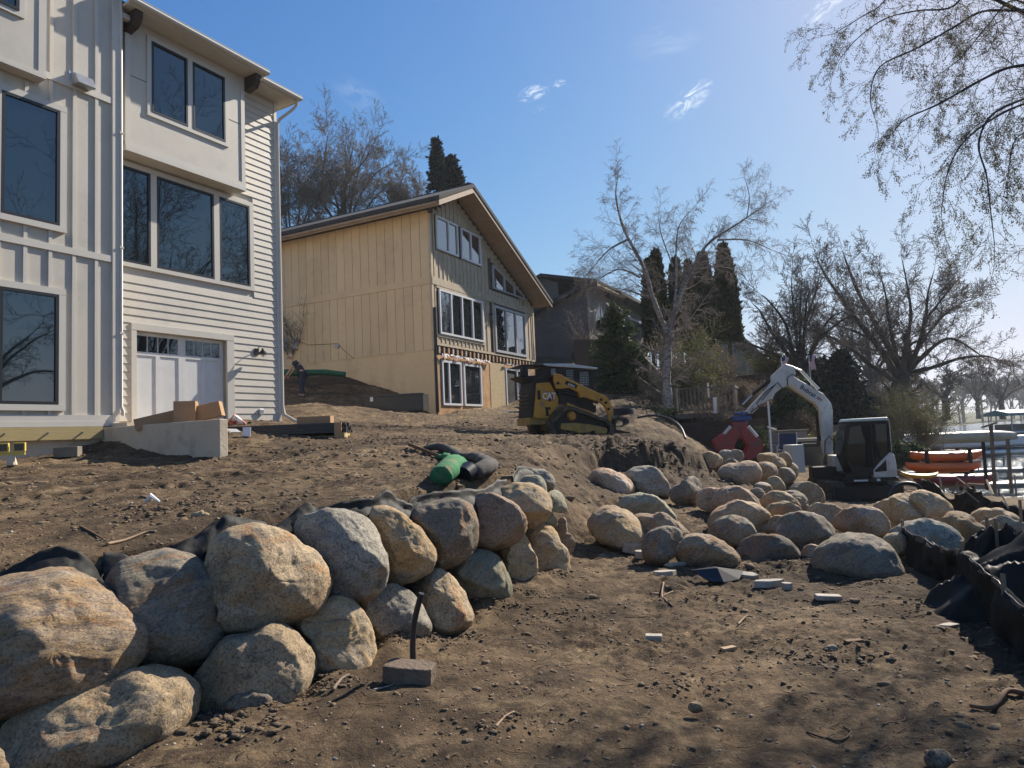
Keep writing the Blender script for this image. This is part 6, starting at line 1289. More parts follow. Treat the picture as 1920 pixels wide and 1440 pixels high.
# hanging twigs only from the inner limbs
TT = Tree(78); TT.big = [b for i, b in enumerate(T_.big) if i % 2 == 0 and i > 0]
TT.dress(dict(n=[8, 5, 4], wob=[.16, .2, .25], up=[-.14, -.11, -.05], rmin=.0019, ch=[1, 1], prob=[.9, .7], len=[.5, .5], ang=[.6, .7], rad=[.5, .6], start=.05),   .15, .95)
# the part of the crown outside the frame, coarser
TO = Tree(79)
for k in range(9):
    a = k*.7+.3; e = np.array([math.cos(a)*3.6+1.0, math.sin(a)*3.4, 3.2+1.3*math.sin(k*2.3)])
    if e[0] < -.5 and e[1] > -1: e[0] = abs(e[0])
    TO.limb([fk, fk+e*.5+np.array([0, 0, .6]), fk+e], .13, .03)
TO.dress(dict(n=[5, 4, 3], wob=[.17, .24, .3], up=[-.02, -.05, -.08], rmin=.006, ch=[2, 2], prob=[1, .7], len=[.55, .5], ang=[.75, .8], rad=[.6, .6], start=.3), .55, 1.6)
T_.big += TO.big
TW = empty('overhanging_tree', tuple(B0), 0, 'budding tree whose drooping branches hang in from the upper right', 'tree'); T_.trunk('trunk', M_barkd, TW, B0)
TT.twigs('crown', M_twig, TW, B0); TO.twigs('crown', M_barkd, TW, B0)
leaf_cloud('buds', [q[0] for q in TT.tips], None, .012, M_bud, TW, B0, rs, per=2, droop=.9, spread=.8, elong=1.8, jit=.016)
print('overhang tips', len(TT.tips), len(TO.tips))
# shore trees that stand right of the picture: they show in the window glass and shade the ground
for i, (x, y, H, W, sd) in enumerate(((21.5, 17, 26, 15, 91), (27, 25.5, 22, 13, 93), (17, 2, 15, 12, 97))):
    bare_tree(0, 0, 0, H, W, ['bare shore tree outside the right edge, seen in the window glass', 'second bare shore tree beyond the right edge', 'bare shore tree behind the overhanging one'][i], sd, base=(x, y, gh(x, y)), nl=12, rt=.42, fork=.2, Lf=.2, ev=.5, rmin=.012)
# ================================================================== THINGS ON THE SITE
def gp(px, py, Y=None):
    """point on the ground seen at that image point"""
    d = ray(px, py); lo, hi = 1., 80.
    ts = np.concatenate([np.arange(1.5, 14, .08), np.arange(14, 80, .3)])
    P = CAM[None]+d[None]*(ts/d[1])[:, None]; h = base_h(P[:, 0], P[:, 1]); k = np.argmax(P[:, 2] < h)
    p = P[k]; return np.array([p[0], p[1], gh(p[0], p[1])])
def rotz(a): return Matrix.Rotation(a, 3, 'Z')
def boxthing(name, p, dims, rz, m, label, cat, tilt=(0, 0), group=None, bevel=.004, sink=0.):
    x, y, z = dims; o = MB().bx(-x/2, x/2, -y/2, y/2, 0, z).build(name, m, None, bevel=bevel)
    o.location = (p[0], p[1], p[2]-sink); o.rotation_euler = (tilt[0], tilt[1], rz); return tag(o, label, cat, group)
# cardboard cartons behind the wing wall
def carton(px, py, Y, dims, rz, label, tilt=(0, 0), dz=0.):
    p = at(px, py, Y); E_c = boxthing('cardboard_box', p, dims, rz, M_card, label, 'box', tilt, 'cardboard cartons behind the wing wall', .003)
    x, y, z = dims; MB().bx(-x/2, x/2, -.03, .03, z, z+.0015).build('tape', mat('packing_tape', (.5, .36, .2), .3), E_c); return E_c
carton(308, 797, 13.9, (1.0, .28, .24), rad(10), 'long low carton leaning at the left of the upright one', (0, rad(-12)))
carton(349, 794, 13.7, (.4, .36, .44), rad(16), 'upright square carton in the middle behind the wing wall')
carton(390, 786, 13.9, (.62, .3, .3), rad(10), 'long carton tilted up on the right of the upright one', (0, rad(-12)))
carton(388, 798, 13.3, (.5, .3, .1), rad(0), 'flat open carton just above the wing wall edge')
# stack of black boards on sleepers
b0 = at(545, 826, 15.2); SB = empty('board_stack', tuple(b0), rad(6), 'low stack of long black boards on wooden blocks beside the wing wall', 'board stack')
M_blkb = mat('black_composite', (.018, .018, .02), .45, c2=(.03, .03, .032), scale=4, stretch=(.4, 4, 4))
for r_i in range(4):
    for k in range(6): MB().bx(-1.35+rr.uniform(-.06, .06), 1.25+rr.uniform(-.06, .06), -.55+k*.18, -.55+k*.18+.165, .13+r_i*.055, .13+r_i*.055+.048).build('black_board', M_blkb, SB)
for x in (-1.1, 0, 1.2): MB().bx(x-.06, x+.06, -.6, .6, 0, .125).build('block', M_treat, SB)
MB().bx(1.05, 1.2, -.63, -.56, -.02, .34).build('post', M_card, SB)
o = boxthing('cardboard_box', at(592, 798, 15.1), (.72, .4, .2), rad(4), M_card, 'flat carton lying on top of the black board stack', 'box', group='cardboard cartons')
boxthing('lumber', at(600, 822, 14.9), (1.1, .1, .05), rad(4), M_treat, 'pale plank lying under the right end of the black board stack', 'plank')
boxthing('paper_sheet', at(462, 818, 14.2), (.16, .02, .2), rad(10), M_wf, 'small white sheet leaning on the black boards', 'paper', (rad(-20), 0), bevel=0)
cr = at(443, 800, 14.6); crp = MB(); crp.tube([cr+np.array([-.2, 0, .05]), cr+np.array([0, -.05, .16]), cr+np.array([.2, 0, .04])], [.04, .12, .03], 7); tag(crp.build('plastic_wrap', mat('red_white_wrap', (.5, .45, .42), .5, c2=(.35, .03, .03), scale=9, lo=.48, hi=.52), None, smooth=True), 'crumpled red and white packaging next to the wing wall end', 'packaging')
al = at(425, 800, 13.4); tag(MB().bx(al[0]-.03, al[0]+.09, al[1], al[1]+.5, al[2]-.1, al[2]-.07, rot=Matrix.Rotation(rad(35), 3, 'Y')).build('aluminium_strip', M_metal, None), 'bent aluminium strip on the wing wall end', 'metal strip')
# work light and block at the left edge
wl0 = at(22, 872, 12.2); WL_ = empty('work_light', (wl0[0], wl0[1], gh(wl0[0], wl0[1])), rad(20), 'yellow twin head work light on a short stand at the left frame edge', 'work light')
zz = wl0[2]-gh(wl0[0], wl0[1])
MB().bx(-.26, .2, -.02, .02, .19, .24).build('crossbar', mat('light_yellow', (.6, .45, .08), .5), WL_)
for x in (-.13, .12):
    h_ = MB().bx(x-.09, x+.09, -.05, .03, .25, .41).build('lamp_head', mat('light_yellow2', (.6, .45, .08), .5), WL_, bevel=.01); MB().bx(x-.07, x+.07, -.06, -.051, .27, .39).build('lens', M_cabg, h_)
MB().lathe([(.06, 0), (.09, .02), (.07, .1), (.04, .19)], (0, 0, 0), 'z', 12).build('base', M_conc, WL_)
g0 = gp(127, 858); boxthing('timber_block', g0, (.44, .2, .2), rad(8), mat('dirty_block', (.16, .14, .11), .9, c2=(.22, .19, .15), scale=5), 'dirty square timber block in front of the house footing', 'block', bevel=.01)
# window well by the yellow house
M_well = mat('black_plastic', (.012, .013, .016), .4, c2=(.02, .02, .025), scale=3)
w0 = at(735, 772, 25.5); ww = MB()
ww.prism([(-1.15, 0), (1.15, 0), (1.15, .1), (-1.15, .1)], .0, .66, 'z'); ww.bx(-1.2, -1.1, 0, .9, 0, .68); ww.bx(1.1, 1.2, 0, .9, 0, .64); ww.bx(-1.2, 1.2, .85, .93, 0, .66); ww.bx(-1.25, 1.25, -.03, .0, .58, .64)
o = ww.build('window_well', M_well, None, bevel=.01); o.location = w0; o.rotation_euler = (0, 0, rad(-6)); tag(o, 'black plastic window well standing on the dirt by the yellow house', 'window well')
MB().bx(-.82, -.7, -.04, -.031, .42, .58).build('sticker', M_wf, o)
# red cooler by the sliding door, etc
c0 = at(952, 782, 31.); boxthing('cooler', c0, (.55, .4, .22), 0, mat('cooler_red', (.35, .02, .03), .5), 'small red cooler on the slab by the basement door', 'cooler', bevel=.02)
MB().bx(-.28, .28, -.2, .2, .22, .27).build('lid', M_wf, bpy.data.objects['cooler'], bevel=.01)
boxthing('tool_box', at(966, 781, 31.), (.5, .4, .24), 0, mat('tool_blue', (.05, .06, .1), .5), 'dark blue tool box next to the red cooler', 'tool box', bevel=.02)
# green drain pipe sock on the bank behind the worker
q = [at(520, 700, 27.5), at(560, 699, 27.3), at(610, 698, 27.3), at(648, 702, 27.4)]
M_grn = mat('green_sock', (.02, .27, .09), .85, c2=(.05, .20, .08), scale=9, bump=.4, bscale=30, c3=(.16, .15, .07), s3=2.2)
tag(MB().tube(q, [.12, .13, .12, .1], 10).build('drain_sock', mat('dark_green_sock', (.01, .09, .05), .85), None, smooth=True), 'long dark green filter sock on the slope behind the worker', 'filter sock')
# ---------------------------------------------------------------- the worker
def skin_body(name, joints, edges, radii, m, parent=None, root=0, sub=2):
    me = bpy.data.meshes.new(name); me.from_pydata([tuple(map(float, j)) for j in joints], edges, []); me.update()
    o = bpy.data.objects.new(name, me); COL.objects.link(o); me.materials.append(m)
    sk_ = o.modifiers.new('skin', 'SKIN'); me.skin_vertices.new() if not me.skin_vertices else None
    for i, r in enumerate(radii): me.skin_vertices[0].data[i].radius = (r, r) if not isinstance(r, tuple) else r
    me.skin_vertices[0].data[root].use_root = True
    s = o.modifiers.new('sub', 'SUBSURF'); s.levels = sub; s.render_levels = sub
    dg = bpy.context.evaluated_depsgraph_get(); me2 = bpy.data.meshes.new_from_object(o.evaluated_get(dg)); o.modifiers.clear(); o.data = me2; me2.name = name
    me2.shade_smooth(); o.parent = parent; return o
M_skin = mat('skin', (.42, .24, .17), .55); M_navy = mat('navy_cloth', (.018, .024, .045), .9, c2=(.028, .035, .06), scale=8, bump=.3); M_hat = mat('tan_cap', (.35, .30, .24), .8); M_shoe = mat('dark_shoe', (.03, .028, .03), .7)
wp = at(568, 746, 26); WK = empty('person', (wp[0], wp[1], wp[2]), 0, 'person in navy work clothes and pale cap bending forward on the slope', 'person')
# x to the left is the way the worker faces
J = [(0, 0, .95), (-.06, 0, 1.08), (-.17, 0, 1.25), (-.24, 0, 1.38), (-.32, 0, 1.45), (-.37, 0, 1.50),      # pelvis .. head base 0-5
     (.02, -.1, .90), (-.02, -.12, .50), (.06, -.12, .09), (-.08, -.12, .04),                               # near leg 6-9
     (.02, .1, .90), (-.06, .12, .52), (-.12, .12, .14), (-.26, .12, .09),                                   # far leg 10-13
     (-.24, -.19, 1.33), (-.36, -.23, 1.10), (-.50, -.22, .92), (-.55, -.22, .86),                         # near arm 14-17
     (-.24, .19, 1.33), (-.38, .22, 1.12), (-.52, .2, .95), (-.57, .2, .89)]
Eg = [(0, 1), (1, 2), (2, 3), (3, 4), (4, 5), (0, 6), (6, 7), (7, 8), (8, 9), (0, 10), (10, 11), (11, 12), (12, 13), (3, 14), (14, 15), (15, 16), (16, 17), (3, 18), (18, 19), (19, 20), (20, 21)]
Rr = [(.15, .13), (.15, .12), (.17, .13), (.15, .11), .055, .06, .095, .065, .045, .04, .095, .065, .045, .04, .06, .045, .034, .03, .06, .045, .034, .03]
skin_body('body', J, Eg, Rr, M_skin, WK)
J2 = [(x, y, z) for x, y, z in J[:4]]+[(-.27, 0, 1.42)]+[J[14], (-.3, -.22, 1.21), J[18], (-.31, .22, 1.22)]
skin_body('shirt', J2, [(0, 1), (1, 2), (2, 3), (3, 4), (3, 5), (5, 6), (3, 7), (7, 8)], [(.17, .14), (.175, .14), (.195, .15), (.175, .13), .08, .085, .075, .085, .075], M_navy, WK)
skin_body('trousers', [J[0], J[6], J[7], (.05, -.12, .12), J[10], J[11], (-.11, .12, .16)], [(0, 1), (1, 2), (2, 3), (0, 4), (4, 5), (5, 6)], [(.17, .14), .12, .095, .08, .12, .095, .08], M_navy, WK)
for (x, y, z) in (((.02, -.12, 0)), ((-.18, .12, .05))):
    s = MB(); s.lathe([(.0, -.16), (.045, -.14), (.055, 0), (.05, .1), (.0, .12)], (0, 0, 0), 'x', 10); s.v = [(a+x-.02, b*.9+y, max(c, -.03)*1.0+z+.04) for a, b, c in s.v]; s.build('shoe', M_shoe, WK, smooth='all')
hd = MB(); hd.lathe([(.0, -.115), (.05, -.10), (.075, -.05), (.083, .0), (.082, .05), (.06, .095), (.0, .115)], (0, 0, 0), 'z', 14)
Rm = Matrix.Rotation(rad(-35), 3, 'Y'); hd.v = [tuple(Rm @ Vector((a*1.12, b*.92, c))+Vector((-.42, 0, 1.60))) for a, b, c in hd.v]; HD = hd.build('head', M_skin, WK, smooth='all')
fc = MB()
for (a, b, c, sx, sy, sz) in ((-.1, 0, -.02, .025, .012, .02), (0, -.08, 0, .015, .008, .025), (0, .08, 0, .015, .008, .025)): 
    fc.bx(a-sx, a+sx, b-sy, b+sy, c-sz, c+sz)
fc.v = [tuple(Rm @ Vector(v)+Vector((-.42, 0, 1.60))) for v in fc.v]; fc.build('nose_and_ears', M_skin, HD)
for y_ in (-.032, .032):
    e = MB(); e.lathe([(0, -.01), (.01, 0), (0, .01)], (-.09, y_, .015), 'x', 6); e.v = [tuple(Rm @ Vector(v)+Vector((-.42, 0, 1.60))) for v in e.v]; e.build('eye', M_shoe, HD)
cp = MB(); cp.lathe([(.088, .03), (.092, .05), (.08, .10), (.04, .125), (0, .13)], (0, 0, 0), 'z', 14); cp.bx(-.17, -.06, -.06, .06, .035, .045); cp.v = [tuple(Rm @ Vector((a*1.1, b*.95, c))+Vector((-.42, 0, 1.60))) for a, b, c in cp.v]; cp.build('cap', M_hat, WK, smooth=True)
for (hx, hy, hz) in ((-.57, -.22, .83), (-.59, .2, .86)):
    hnd = [(hx+.02, hy, hz+.03), (hx-.01, hy, hz-.02)]; ed = [(0, 1)]; rd = [.028, .032]; n = 2
    for f_ in range(4):
        yy = hy+(f_-1.5)*.02; ln_ = (.055, .065, .06, .048)[f_]; hnd += [(hx-.02, yy, hz-.05), (hx-.035, yy, hz-.05-ln_*.6), (hx-.03, yy, hz-.05-ln_)]; ed += [(1, n), (n, n+1), (n+1, n+2)]; rd += [.009, .009, .008]; n += 3
    hnd += [(hx-.035, hy-.035, hz-.0), (hx-.06, hy-.04, hz-.03)]; ed += [(0, n), (n, n+1)]; rd += [.01, .009]
    skin_body('hand', hnd, ed, rd, M_skin, WK, sub=1)
# ---------------------------------------------------------------- filter socks on the terrace
def groundtube(pts, rad_, n=12, lift=.8):
    q = []
    for (px, py) in pts: p = gp(px, py); q.append(p)
    q = [p+np.array([0, 0, r*lift]) for p, r in zip(q, rad_)]; return q
def smoothp(pts, rs_, k=6):
    P = [np.array(p) for p in pts]; o = []; ro = []
    for i in range(len(P)-1):
        a, b, c, d = P[max(i-1, 0)], P[i], P[i+1], P[min(i+2, len(P)-1)]
        for j in range(k):
            t = j/k; o.append(.5*(2*b+(c-a)*t+(2*a-5*b+4*c-d)*t*t+(-a+3*b-3*c+d)*t**3)); ro.append(rs_[i]+(rs_[i+1]-rs_[i])*t)
    o.append(P[-1]); ro.append(rs_[-1]); return o, ro
def sock(pts, rad_, m, label, wr=.06, name='filter_sock', n=16):
    q = groundtube(pts, rad_); o, ro = smoothp(q, rad_, 8); r_ = np.random.RandomState(len(pts)*7)
    ro = [r*(1+wr*math.sin(i*2.1)*r_.uniform(.3, 1)) for i, r in enumerate(ro)]; ro[0] *= .55; ro[-1] *= .75
    mb = MB().tube(o, ro, n, True, .86); V = np.array(mb.v); V += (fbm(V, 9, 3, 3.)*.018)[:, None]*np.array([1, 1, .6]); mb.v = [tuple(v) for v in V]
    return tag(mb.build(name, m, None, smooth='all'), label, 'filter sock', 'filter socks on the terrace')
M_grnb = mat('bright_green_sock', (.018, .20, .075), .9, c2=(.013, .13, .045), scale=14, bump=.6, bscale=60, c3=(.17, .15, .08), s3=3.4)
M_blks = mat('dark_grey_sock', (.05, .045, .042), .9, c2=(.085, .075, .068), scale=6, bump=.6, bscale=60, bstretch=(1, 1, 1))
sock([(866, 882), (852, 894), (838, 908), (826, 922)], [.09, .13, .135, .12], M_grnb, 'stubby green filter sock, muddy on top, on the terrace edge')
sock([(818, 856), (836, 862), (846, 872), (862, 880)], [.03, .06, .08, .05], M_grnb, 'thin ruffled end of green netting behind the stubby sock', .35)
sock([(796, 848), (830, 850), (866, 862), (898, 872), (918, 884), (914, 900), (888, 914)], [.06, .08, .09, .095, .10, .11, .10], M_blks, 'curved dark grey filter sock with open end beside the green one')
eo = gp(880, 919); tag(MB().tube([eo+np.array([-.06, -.02, .06]), eo+np.array([.0, .1, .1])], [.10, .12], 12).build('drain_pipe', M_well, None, smooth=True), 'black corrugated pipe end poking out of the grey sock', 'pipe')
M_wood = mat('raw_wood', (.40, .27, .15), .8, c2=(.30, .2, .11), scale=4, stretch=(.5, 4, 4), bump=.3)
M_woodd = mat('dark_stick', (.16, .09, .05), .9, c2=(.1, .06, .035), scale=6)
a, b = gp(765, 843), gp(828, 860); tag(MB().hexa([tuple(a+np.array(v)) if i % 2 == 0 else tuple(b+np.array(v)) for i, v in enumerate([(0, 0, .02), (0, 0, .02), (0, .06, .02), (0, .06, .02), (0, 0, .08), (0, 0, .08), (0, .06, .08), (0, .06, .08)])]).build('stake', M_woodd, None), 'dark reddish wooden stake lying behind the green netting', 'stake')
boxthing('wood_offcut', gp(945, 905), (.24, .06, .05), rad(5), M_wood, 'pale square wood offcut near the far wall corner', 'offcut', bevel=.003)
boxthing('wood_offcut', gp(860, 1195-260), (.05, .12, .03), rad(40), M_wood, 'short yellowish offcut by the tip of the green sock', 'offcut')
# ---------------------------------------------------------------- black geotextile behind the stones
M_geo = mat('black_geotextile', (.010, .010, .010), .7, spec=.3, c2=(.018, .018, .018), scale=5, bump=.5, bscale=9, c3=(.06, .055, .048), s3=3)
def fabric(rows, m, label, name='geotextile', cat='fabric', wr=.02, seed=0, sub=6, parent=None, thick=.004, tagit=True):
    """rows: list of polylines (same length) making a sheet"""
    R = [[np.array(p, float) for p in r] for r in rows]; rows2 = []
    for r in R: rows2.append(smoothp(r, [0]*len(r), sub)[0])
    cols = list(zip(*rows2)); G = np.array([smoothp(list(c), [0]*len(c), 5)[0] for c in cols])   # (n, m, 3)
    n, m_, _ = G.shape; V = G.reshape(-1, 3); V = V+np.stack([fbm(V, 5, 3, seed+1.), fbm(V, 5, 3, seed+7.), fbm(V, 6, 3, seed+13.)], 1)*wr+np.stack([pnoise(V, 17, seed+2.), pnoise(V, 17, seed+5.), pnoise(V, 17, seed+8.)], 1)*wr*.45
    I = np.arange(n*m_).reshape(n, m_); F = np.stack([I[:-1, :-1].ravel(), I[:-1, 1:].ravel(), I[1:, 1:].ravel(), I[1:, :-1].ravel()], 1)
    o = link(name, fast_mesh(name, V, F), m, parent, smooth='all'); s = o.modifiers.new('solid', 'SOLIDIFY'); s.thickness = thick
    return tag(o, label, cat) if parent is None else o
def geo(pts, label, seed):
    """pts: (px, py of the raised edge, Y)"""
    top = [np.array(at(*p)) for p in pts]; back = []; foot = []
    for t in top:
        q = t+np.array([-.10, .16, 0]); q[2] = gh(q[0], q[1])+.012; back.append(q)
        f = t+np.array([.05, -.10, -.22]); foot.append(f)
    top2 = [t+np.array([-.02, .03, 0]) for t in top]
    return fabric([foot, [t*.5+f*.5+np.array([.0, -.01, .03]) for t, f in zip(top, foot)], top, top2, back], M_geo, label, seed=seed, wr=.018)
GG = [geo([(-60, 1085, 4.1), (0, 1078, 4.15), (60, 1058, 4.2), (100, 1043, 4.25), (135, 1047, 4.3), (165, 1066, 4.35), (195, 1090, 4.5)], 'black fabric edge arching behind the first wall boulder', 1),
 geo([(195, 1092, 4.55), (240, 1072, 4.6), (290, 1044, 4.65), (330, 1026, 4.7), (370, 1010, 4.8), (400, 985, 4.9), (430, 972, 5.), (470, 980, 5.1), (500, 984, 5.2)], 'black fabric edge folded between the second and third wall boulders', 2),
 geo([(520, 990, 5.3), (545, 968, 5.4), (572, 950, 5.5), (600, 958, 5.6), (650, 956, 5.7), (700, 948, 5.85), (728, 935, 6.), (750, 950, 6.1), (775, 962, 6.2)], 'black fabric peak behind the grey and golden boulders', 3),
 geo([(765, 955, 6.3), (800, 940, 6.5), (850, 934, 6.7), (900, 930, 7.), (925, 922, 7.3), (935, 912, 7.5), (950, 912, 7.7)], 'flat black fabric strip behind the dark and pink boulders', 4),
 geo([(962, 905, 8.), (972, 885, 8.3), (982, 880, 8.5), (1000, 884, 8.7)], 'little torn black fabric flap at the far wall corner', 5)]
# ---------------------------------------------------------------- block with black pipe stub
M_pav = mat('paver', (.12, .085, .06), .9, c2=(.15, .11, .08), scale=4, bump=.8, bscale=40, c3=(.2, .15, .105), s3=3.)
p = gp(766, 1300); pv = MB(); pv.prism([(-.19, -.1), (-.06, -.12), (.16, -.1), (.19, -.07), (.18, .08), (.05, .11), (-.17, .1), (-.2, .05)], 0, .135, 'z'); pv.v = [(x*.87, y*.87, z*.87) for x, y, z in pv.v]; o = pv.build('paver_block', M_pav, None, bevel=.008); o.location = (p[0], p[1]+.1, p[2]-.02); o.rotation_euler = (0, rad(3), rad(-14)); tag(o, 'split face brown paver block lying alone on the dirt', 'paver block')
q = p+np.array([-.01, .3, -.05]); tag(MB().tube(smoothp([q, q+np.array([0, 0, .22]), q+np.array([.02, 0, .38]), q+np.array([.075, -.02, .56])], [.021]*4, 5)[0], .021, 10).build('pipe_stub', M_well, None, smooth=True), 'black pipe stub standing up behind the paver block', 'pipe')
# ---------------------------------------------------------------- white foam and offcuts
M_foam = mat('white_foam', (.42, .39, .34), .85, c2=(.30, .25, .19), scale=9, bump=.4, bscale=20)
def chunk(px, py, dims, rz, label, m=None, name='foam_piece', cat='foam piece', tilt=(0, 0), seed=0, group='white foam pieces', dz=0.):
    r_ = random.Random(seed); x, y, z = dims; n = 7; pl_ = [(x/2*math.cos(a)*r_.uniform(.75, 1.1), y/2*math.sin(a)*r_.uniform(.75, 1.1)) for a in [2*math.pi*k/n+r_.uniform(-.2, .2) for k in range(n)]]
    p = gp(px, py); o = MB().prism(pl_, 0, z, 'z').build(name, m or M_foam, None, bevel=min(.006, z*.2)); o.location = (p[0], p[1], p[2]+dz-.006); o.rotation_euler = (*tilt, rz); return tag(o, label, cat, group)
chunk(1185, 1040, (.34, .22, .12), .3, 'torn lump of white foam against the dark round boulder', seed=1, tilt=(.2, .1))
chunk(1200, 1050, (.16, .14, .09), 1., 'small foam chip in front of the torn lump', seed=2)
chunk(1246, 1084, (.28, .2, .06), .2, 'pointed white foam slab below the dark round boulder', seed=3, tilt=(-.1, 0))
chunk(1268, 1068, (.24, .08, .04), .1, 'thin bluish white foam strip behind the pointed slab', seed=4)
chunk(1398, 1090, (.3, .12, .05), -.3, 'narrow foam wedge at the end of the black tray', seed=5, tilt=(.2, .1))
chunk(1442, 1100, (.34, .12, .07), .1, 'long flat foam slab before the front row boulders', seed=6)
chunk(1476, 1108, (.12, .08, .07), -.4, 'small foam cube right of the long slab', seed=7)
chunk(1780, 1180, (.18, .1, .02), .2, 'crumpled white scrap near the foot of the silt fence', seed=8)
boxthing('foam_piece', gp(1553, 1128), (.23, .085, .045), rad(-4), M_foam, 'rectangular pale block alone on the dirt', 'foam piece', (.05, .06), 'white foam pieces', .008, .008)
boxthing('wood_offcut', gp(1226, 1198), (.13, .07, .05), rad(-12), M_foam, 'little grey block in the middle of the foreground dirt', 'offcut', bevel=.004)
boxthing('wood_offcut', gp(1366, 1218), (.12, .05, .025), rad(22), M_wood, 'small light brown chip of wood in the foreground', 'offcut')
boxthing('wood_offcut', gp(1602, 1222), (.13, .05, .02), rad(10), M_woodd, 'small dark flat chip beside the black stone', 'offcut')
p = gp(1345, 1092); tr_ = MB(); 
vv = [(-.26, 0, .09), (0, -.03, .11), (.28, 0, .06), (-.12, -.13, .0), (.02, -.16, -.01), (.2, -.1, .0), (-.26, .06, .08), (0, .1, .1), (.28, .08, .05)]
tr_.add([tuple(p+np.array(v)) for v in vv], [(0, 1, 4, 3), (1, 2, 5, 4), (0, 6, 7, 1), (1, 7, 8, 2)]); o = tr_.build('plastic_tray', M_well, None); s = o.modifiers.new('s', 'SOLIDIFY'); s.thickness = .01; tag(o, 'upturned black plastic tray with pale rim near the front boulders', 'tray')
# single stones in the foreground
def stone(px, py, wpx, mk, label, seed, h=.7):
    p = gp(px, py); Y = p[1]; w_ = wpx/2; c = [(px+w_*math.cos(a), py-w_*h*.8+w_*h*math.sin(a)) for a in np.linspace(0, 2*math.pi, 10, endpoint=False)]
    o = boulder(c, Y, mk, label, .9, seed, 5, q=.35); o.name = 'stone'; o.data.name = 'stone'; o['category'] = 'stone'; return o
stone(1759, 1438, 52, 'dark', 'dark angular stone at the bottom right of the dirt', 1)
stone(1304, 1334, 28, 'tan', 'round pebbly stone in the foreground shade', 2)
stone(376, 976, 36, 'tan', 'flat pale topped stone among the clods on the terrace', 3, .5)
stone(1005, 1112, 24, 'tan', 'fist sized stone at the foot of the narrow brown boulder', 4)
stone(1128, 1052, 20, 'dark', 'small dark stone below the smooth orange tan boulder', 5)
stone(1560, 1226, 30, 'dark', 'black stone half buried in the foreground', 6, .6)
stone(470, 1336, 90, 'dark', 'large dark clod at the foot of the second bottom boulder', 7, .45)
p = gp(283, 950); pb = MB(); r_ = random.Random(3)
pb.tube([p+np.array([-.06, 0, .01]), p+np.array([0, 0, .07]), p+np.array([.07, .02, .01])], [.01, .028, .01], 7); tag(pb.build('plastic_bag', M_wf, None, smooth=True), 'scrap of white plastic on the terrace clods', 'litter')
# ---------------------------------------------------------------- silt fence on the right
M_silt = mat('silt_fabric', (.006, .007, .006), .7, spec=.2, c2=(.014, .017, .016), scale=6, bump=.3, bscale=12, c3=(.03, .03, .027), s3=5.)
SF = empty('silt_fence', tuple(gp(1692, 1050)), 0, 'near black silt fence curving from the big grey boulder to the right edge', 'silt fence'); sfo = np.array(SF.location)
topp = [(1690, 988, 8.15), (1715, 1004, 7.7), (1745, 1018, 7.2), (1775, 1030, 6.7), (1800, 1032, 6.25), (1818, 1048, 5.9), (1840, 1064, 5.5), (1870, 1095, 5.1), (1905, 1128, 4.75), (1960, 1180, 4.2), (2040, 1260, 3.6)]
tp3 = [np.array(at(*q)) for q in topp]; bt3 = []; md3 = []
for i, t in enumerate(tp3):
    b = t+np.array([-.03-.03*math.sin(i*1.7), -.08, 0]); b[2] = gh(b[0], b[1])-.03; bt3.append(b); md3.append((t+b)/2+np.array([.05*math.sin(i*2.3), .05*math.cos(i*1.9), 0]))
fabric([[q-sfo for q in bt3], [q-sfo for q in md3], [q-sfo for q in tp3]], M_silt, None, 'fabric_panel', parent=SF, wr=.05, seed=9)
fabric([[q-sfo+np.array([0, -.012, -.05]) for q in tp3], [q-sfo+np.array([0, -.012, -.02]) for q in tp3], [q-sfo+np.array([0, .0, .012]) for q in tp3]], mat('top_hem', (.07, .07, .075), .35), None, 'hem', parent=SF, wr=.02, seed=9)
M_stk = mat('grey_stake', (.24, .18, .12), .85, c2=(.16, .12, .08), scale=5, stretch=(4, 4, .5), bump=.3)
def stake_part(par, org, a, b, r=.02):
    return MB().tube([np.array(a)-org, np.array(b)-org], [r, r*.95], 4).build('stake', M_stk, par)
for (q0, q1) in (((1692, 1030, 8.2), (1692, 975, 8.2)), ((1805, 1090, 6.2), (1803, 1014, 6.2)), ((1885, 1150, 4.95), (1880, 1075, 5.))): stake_part(SF, sfo, at(*q0), at(*q1))
# second fence and heaps of black sheeting behind
SF2 = empty('silt_fence', tuple(gp(1745, 935)), 0, 'further black silt fence sagging below the kayaks', 'silt fence'); so2 = np.array(SF2.location)
t2 = [(1725, 898, 18), (1748, 902, 17), (1775, 930, 15.5), (1790, 938, 14.8), (1815, 915, 14), (1845, 930, 13), (1880, 945, 12), (1925, 955, 11.2)]
T2 = [np.array(at(*q)) for q in t2]; B2 = []
for i, t in enumerate(T2): b = t+np.array([-.15, -.35, 0]); b[2] = gh(b[0], b[1])-.05; b[2] = min(b[2], t[2]-.12); B2.append(b)
fabric([[q-so2 for q in B2], [(q+b)/2-so2+np.array([.05*math.sin(i*2), 0, .03]) for i, (q, b) in enumerate(zip(T2, B2))], [q-so2 for q in T2]], M_silt, None, 'fabric_panel', parent=SF2, wr=.08, seed=19)
for (a, b) in (((1761, 893, 16.2), (1765, 915, 16)), ((1785, 926, 15), (1797, 903, 14.9)), ((1797, 897, 15), (1811, 908, 14.4)), ((1790, 926, 14.8), (1811, 921, 14.3)), ((1811, 921, 14.3), (1815, 910, 14.2)), ((1811, 921, 14.2), (1852, 955, 12.8)), ((1815, 907, 14.2), (1846, 909, 13.5)), ((1850, 900, 14.2), (1862, 928, 13)), ((1880, 930, 12.2), (1893, 955, 11.7))): stake_part(SF2, so2, at(*a), at(*b), .022)
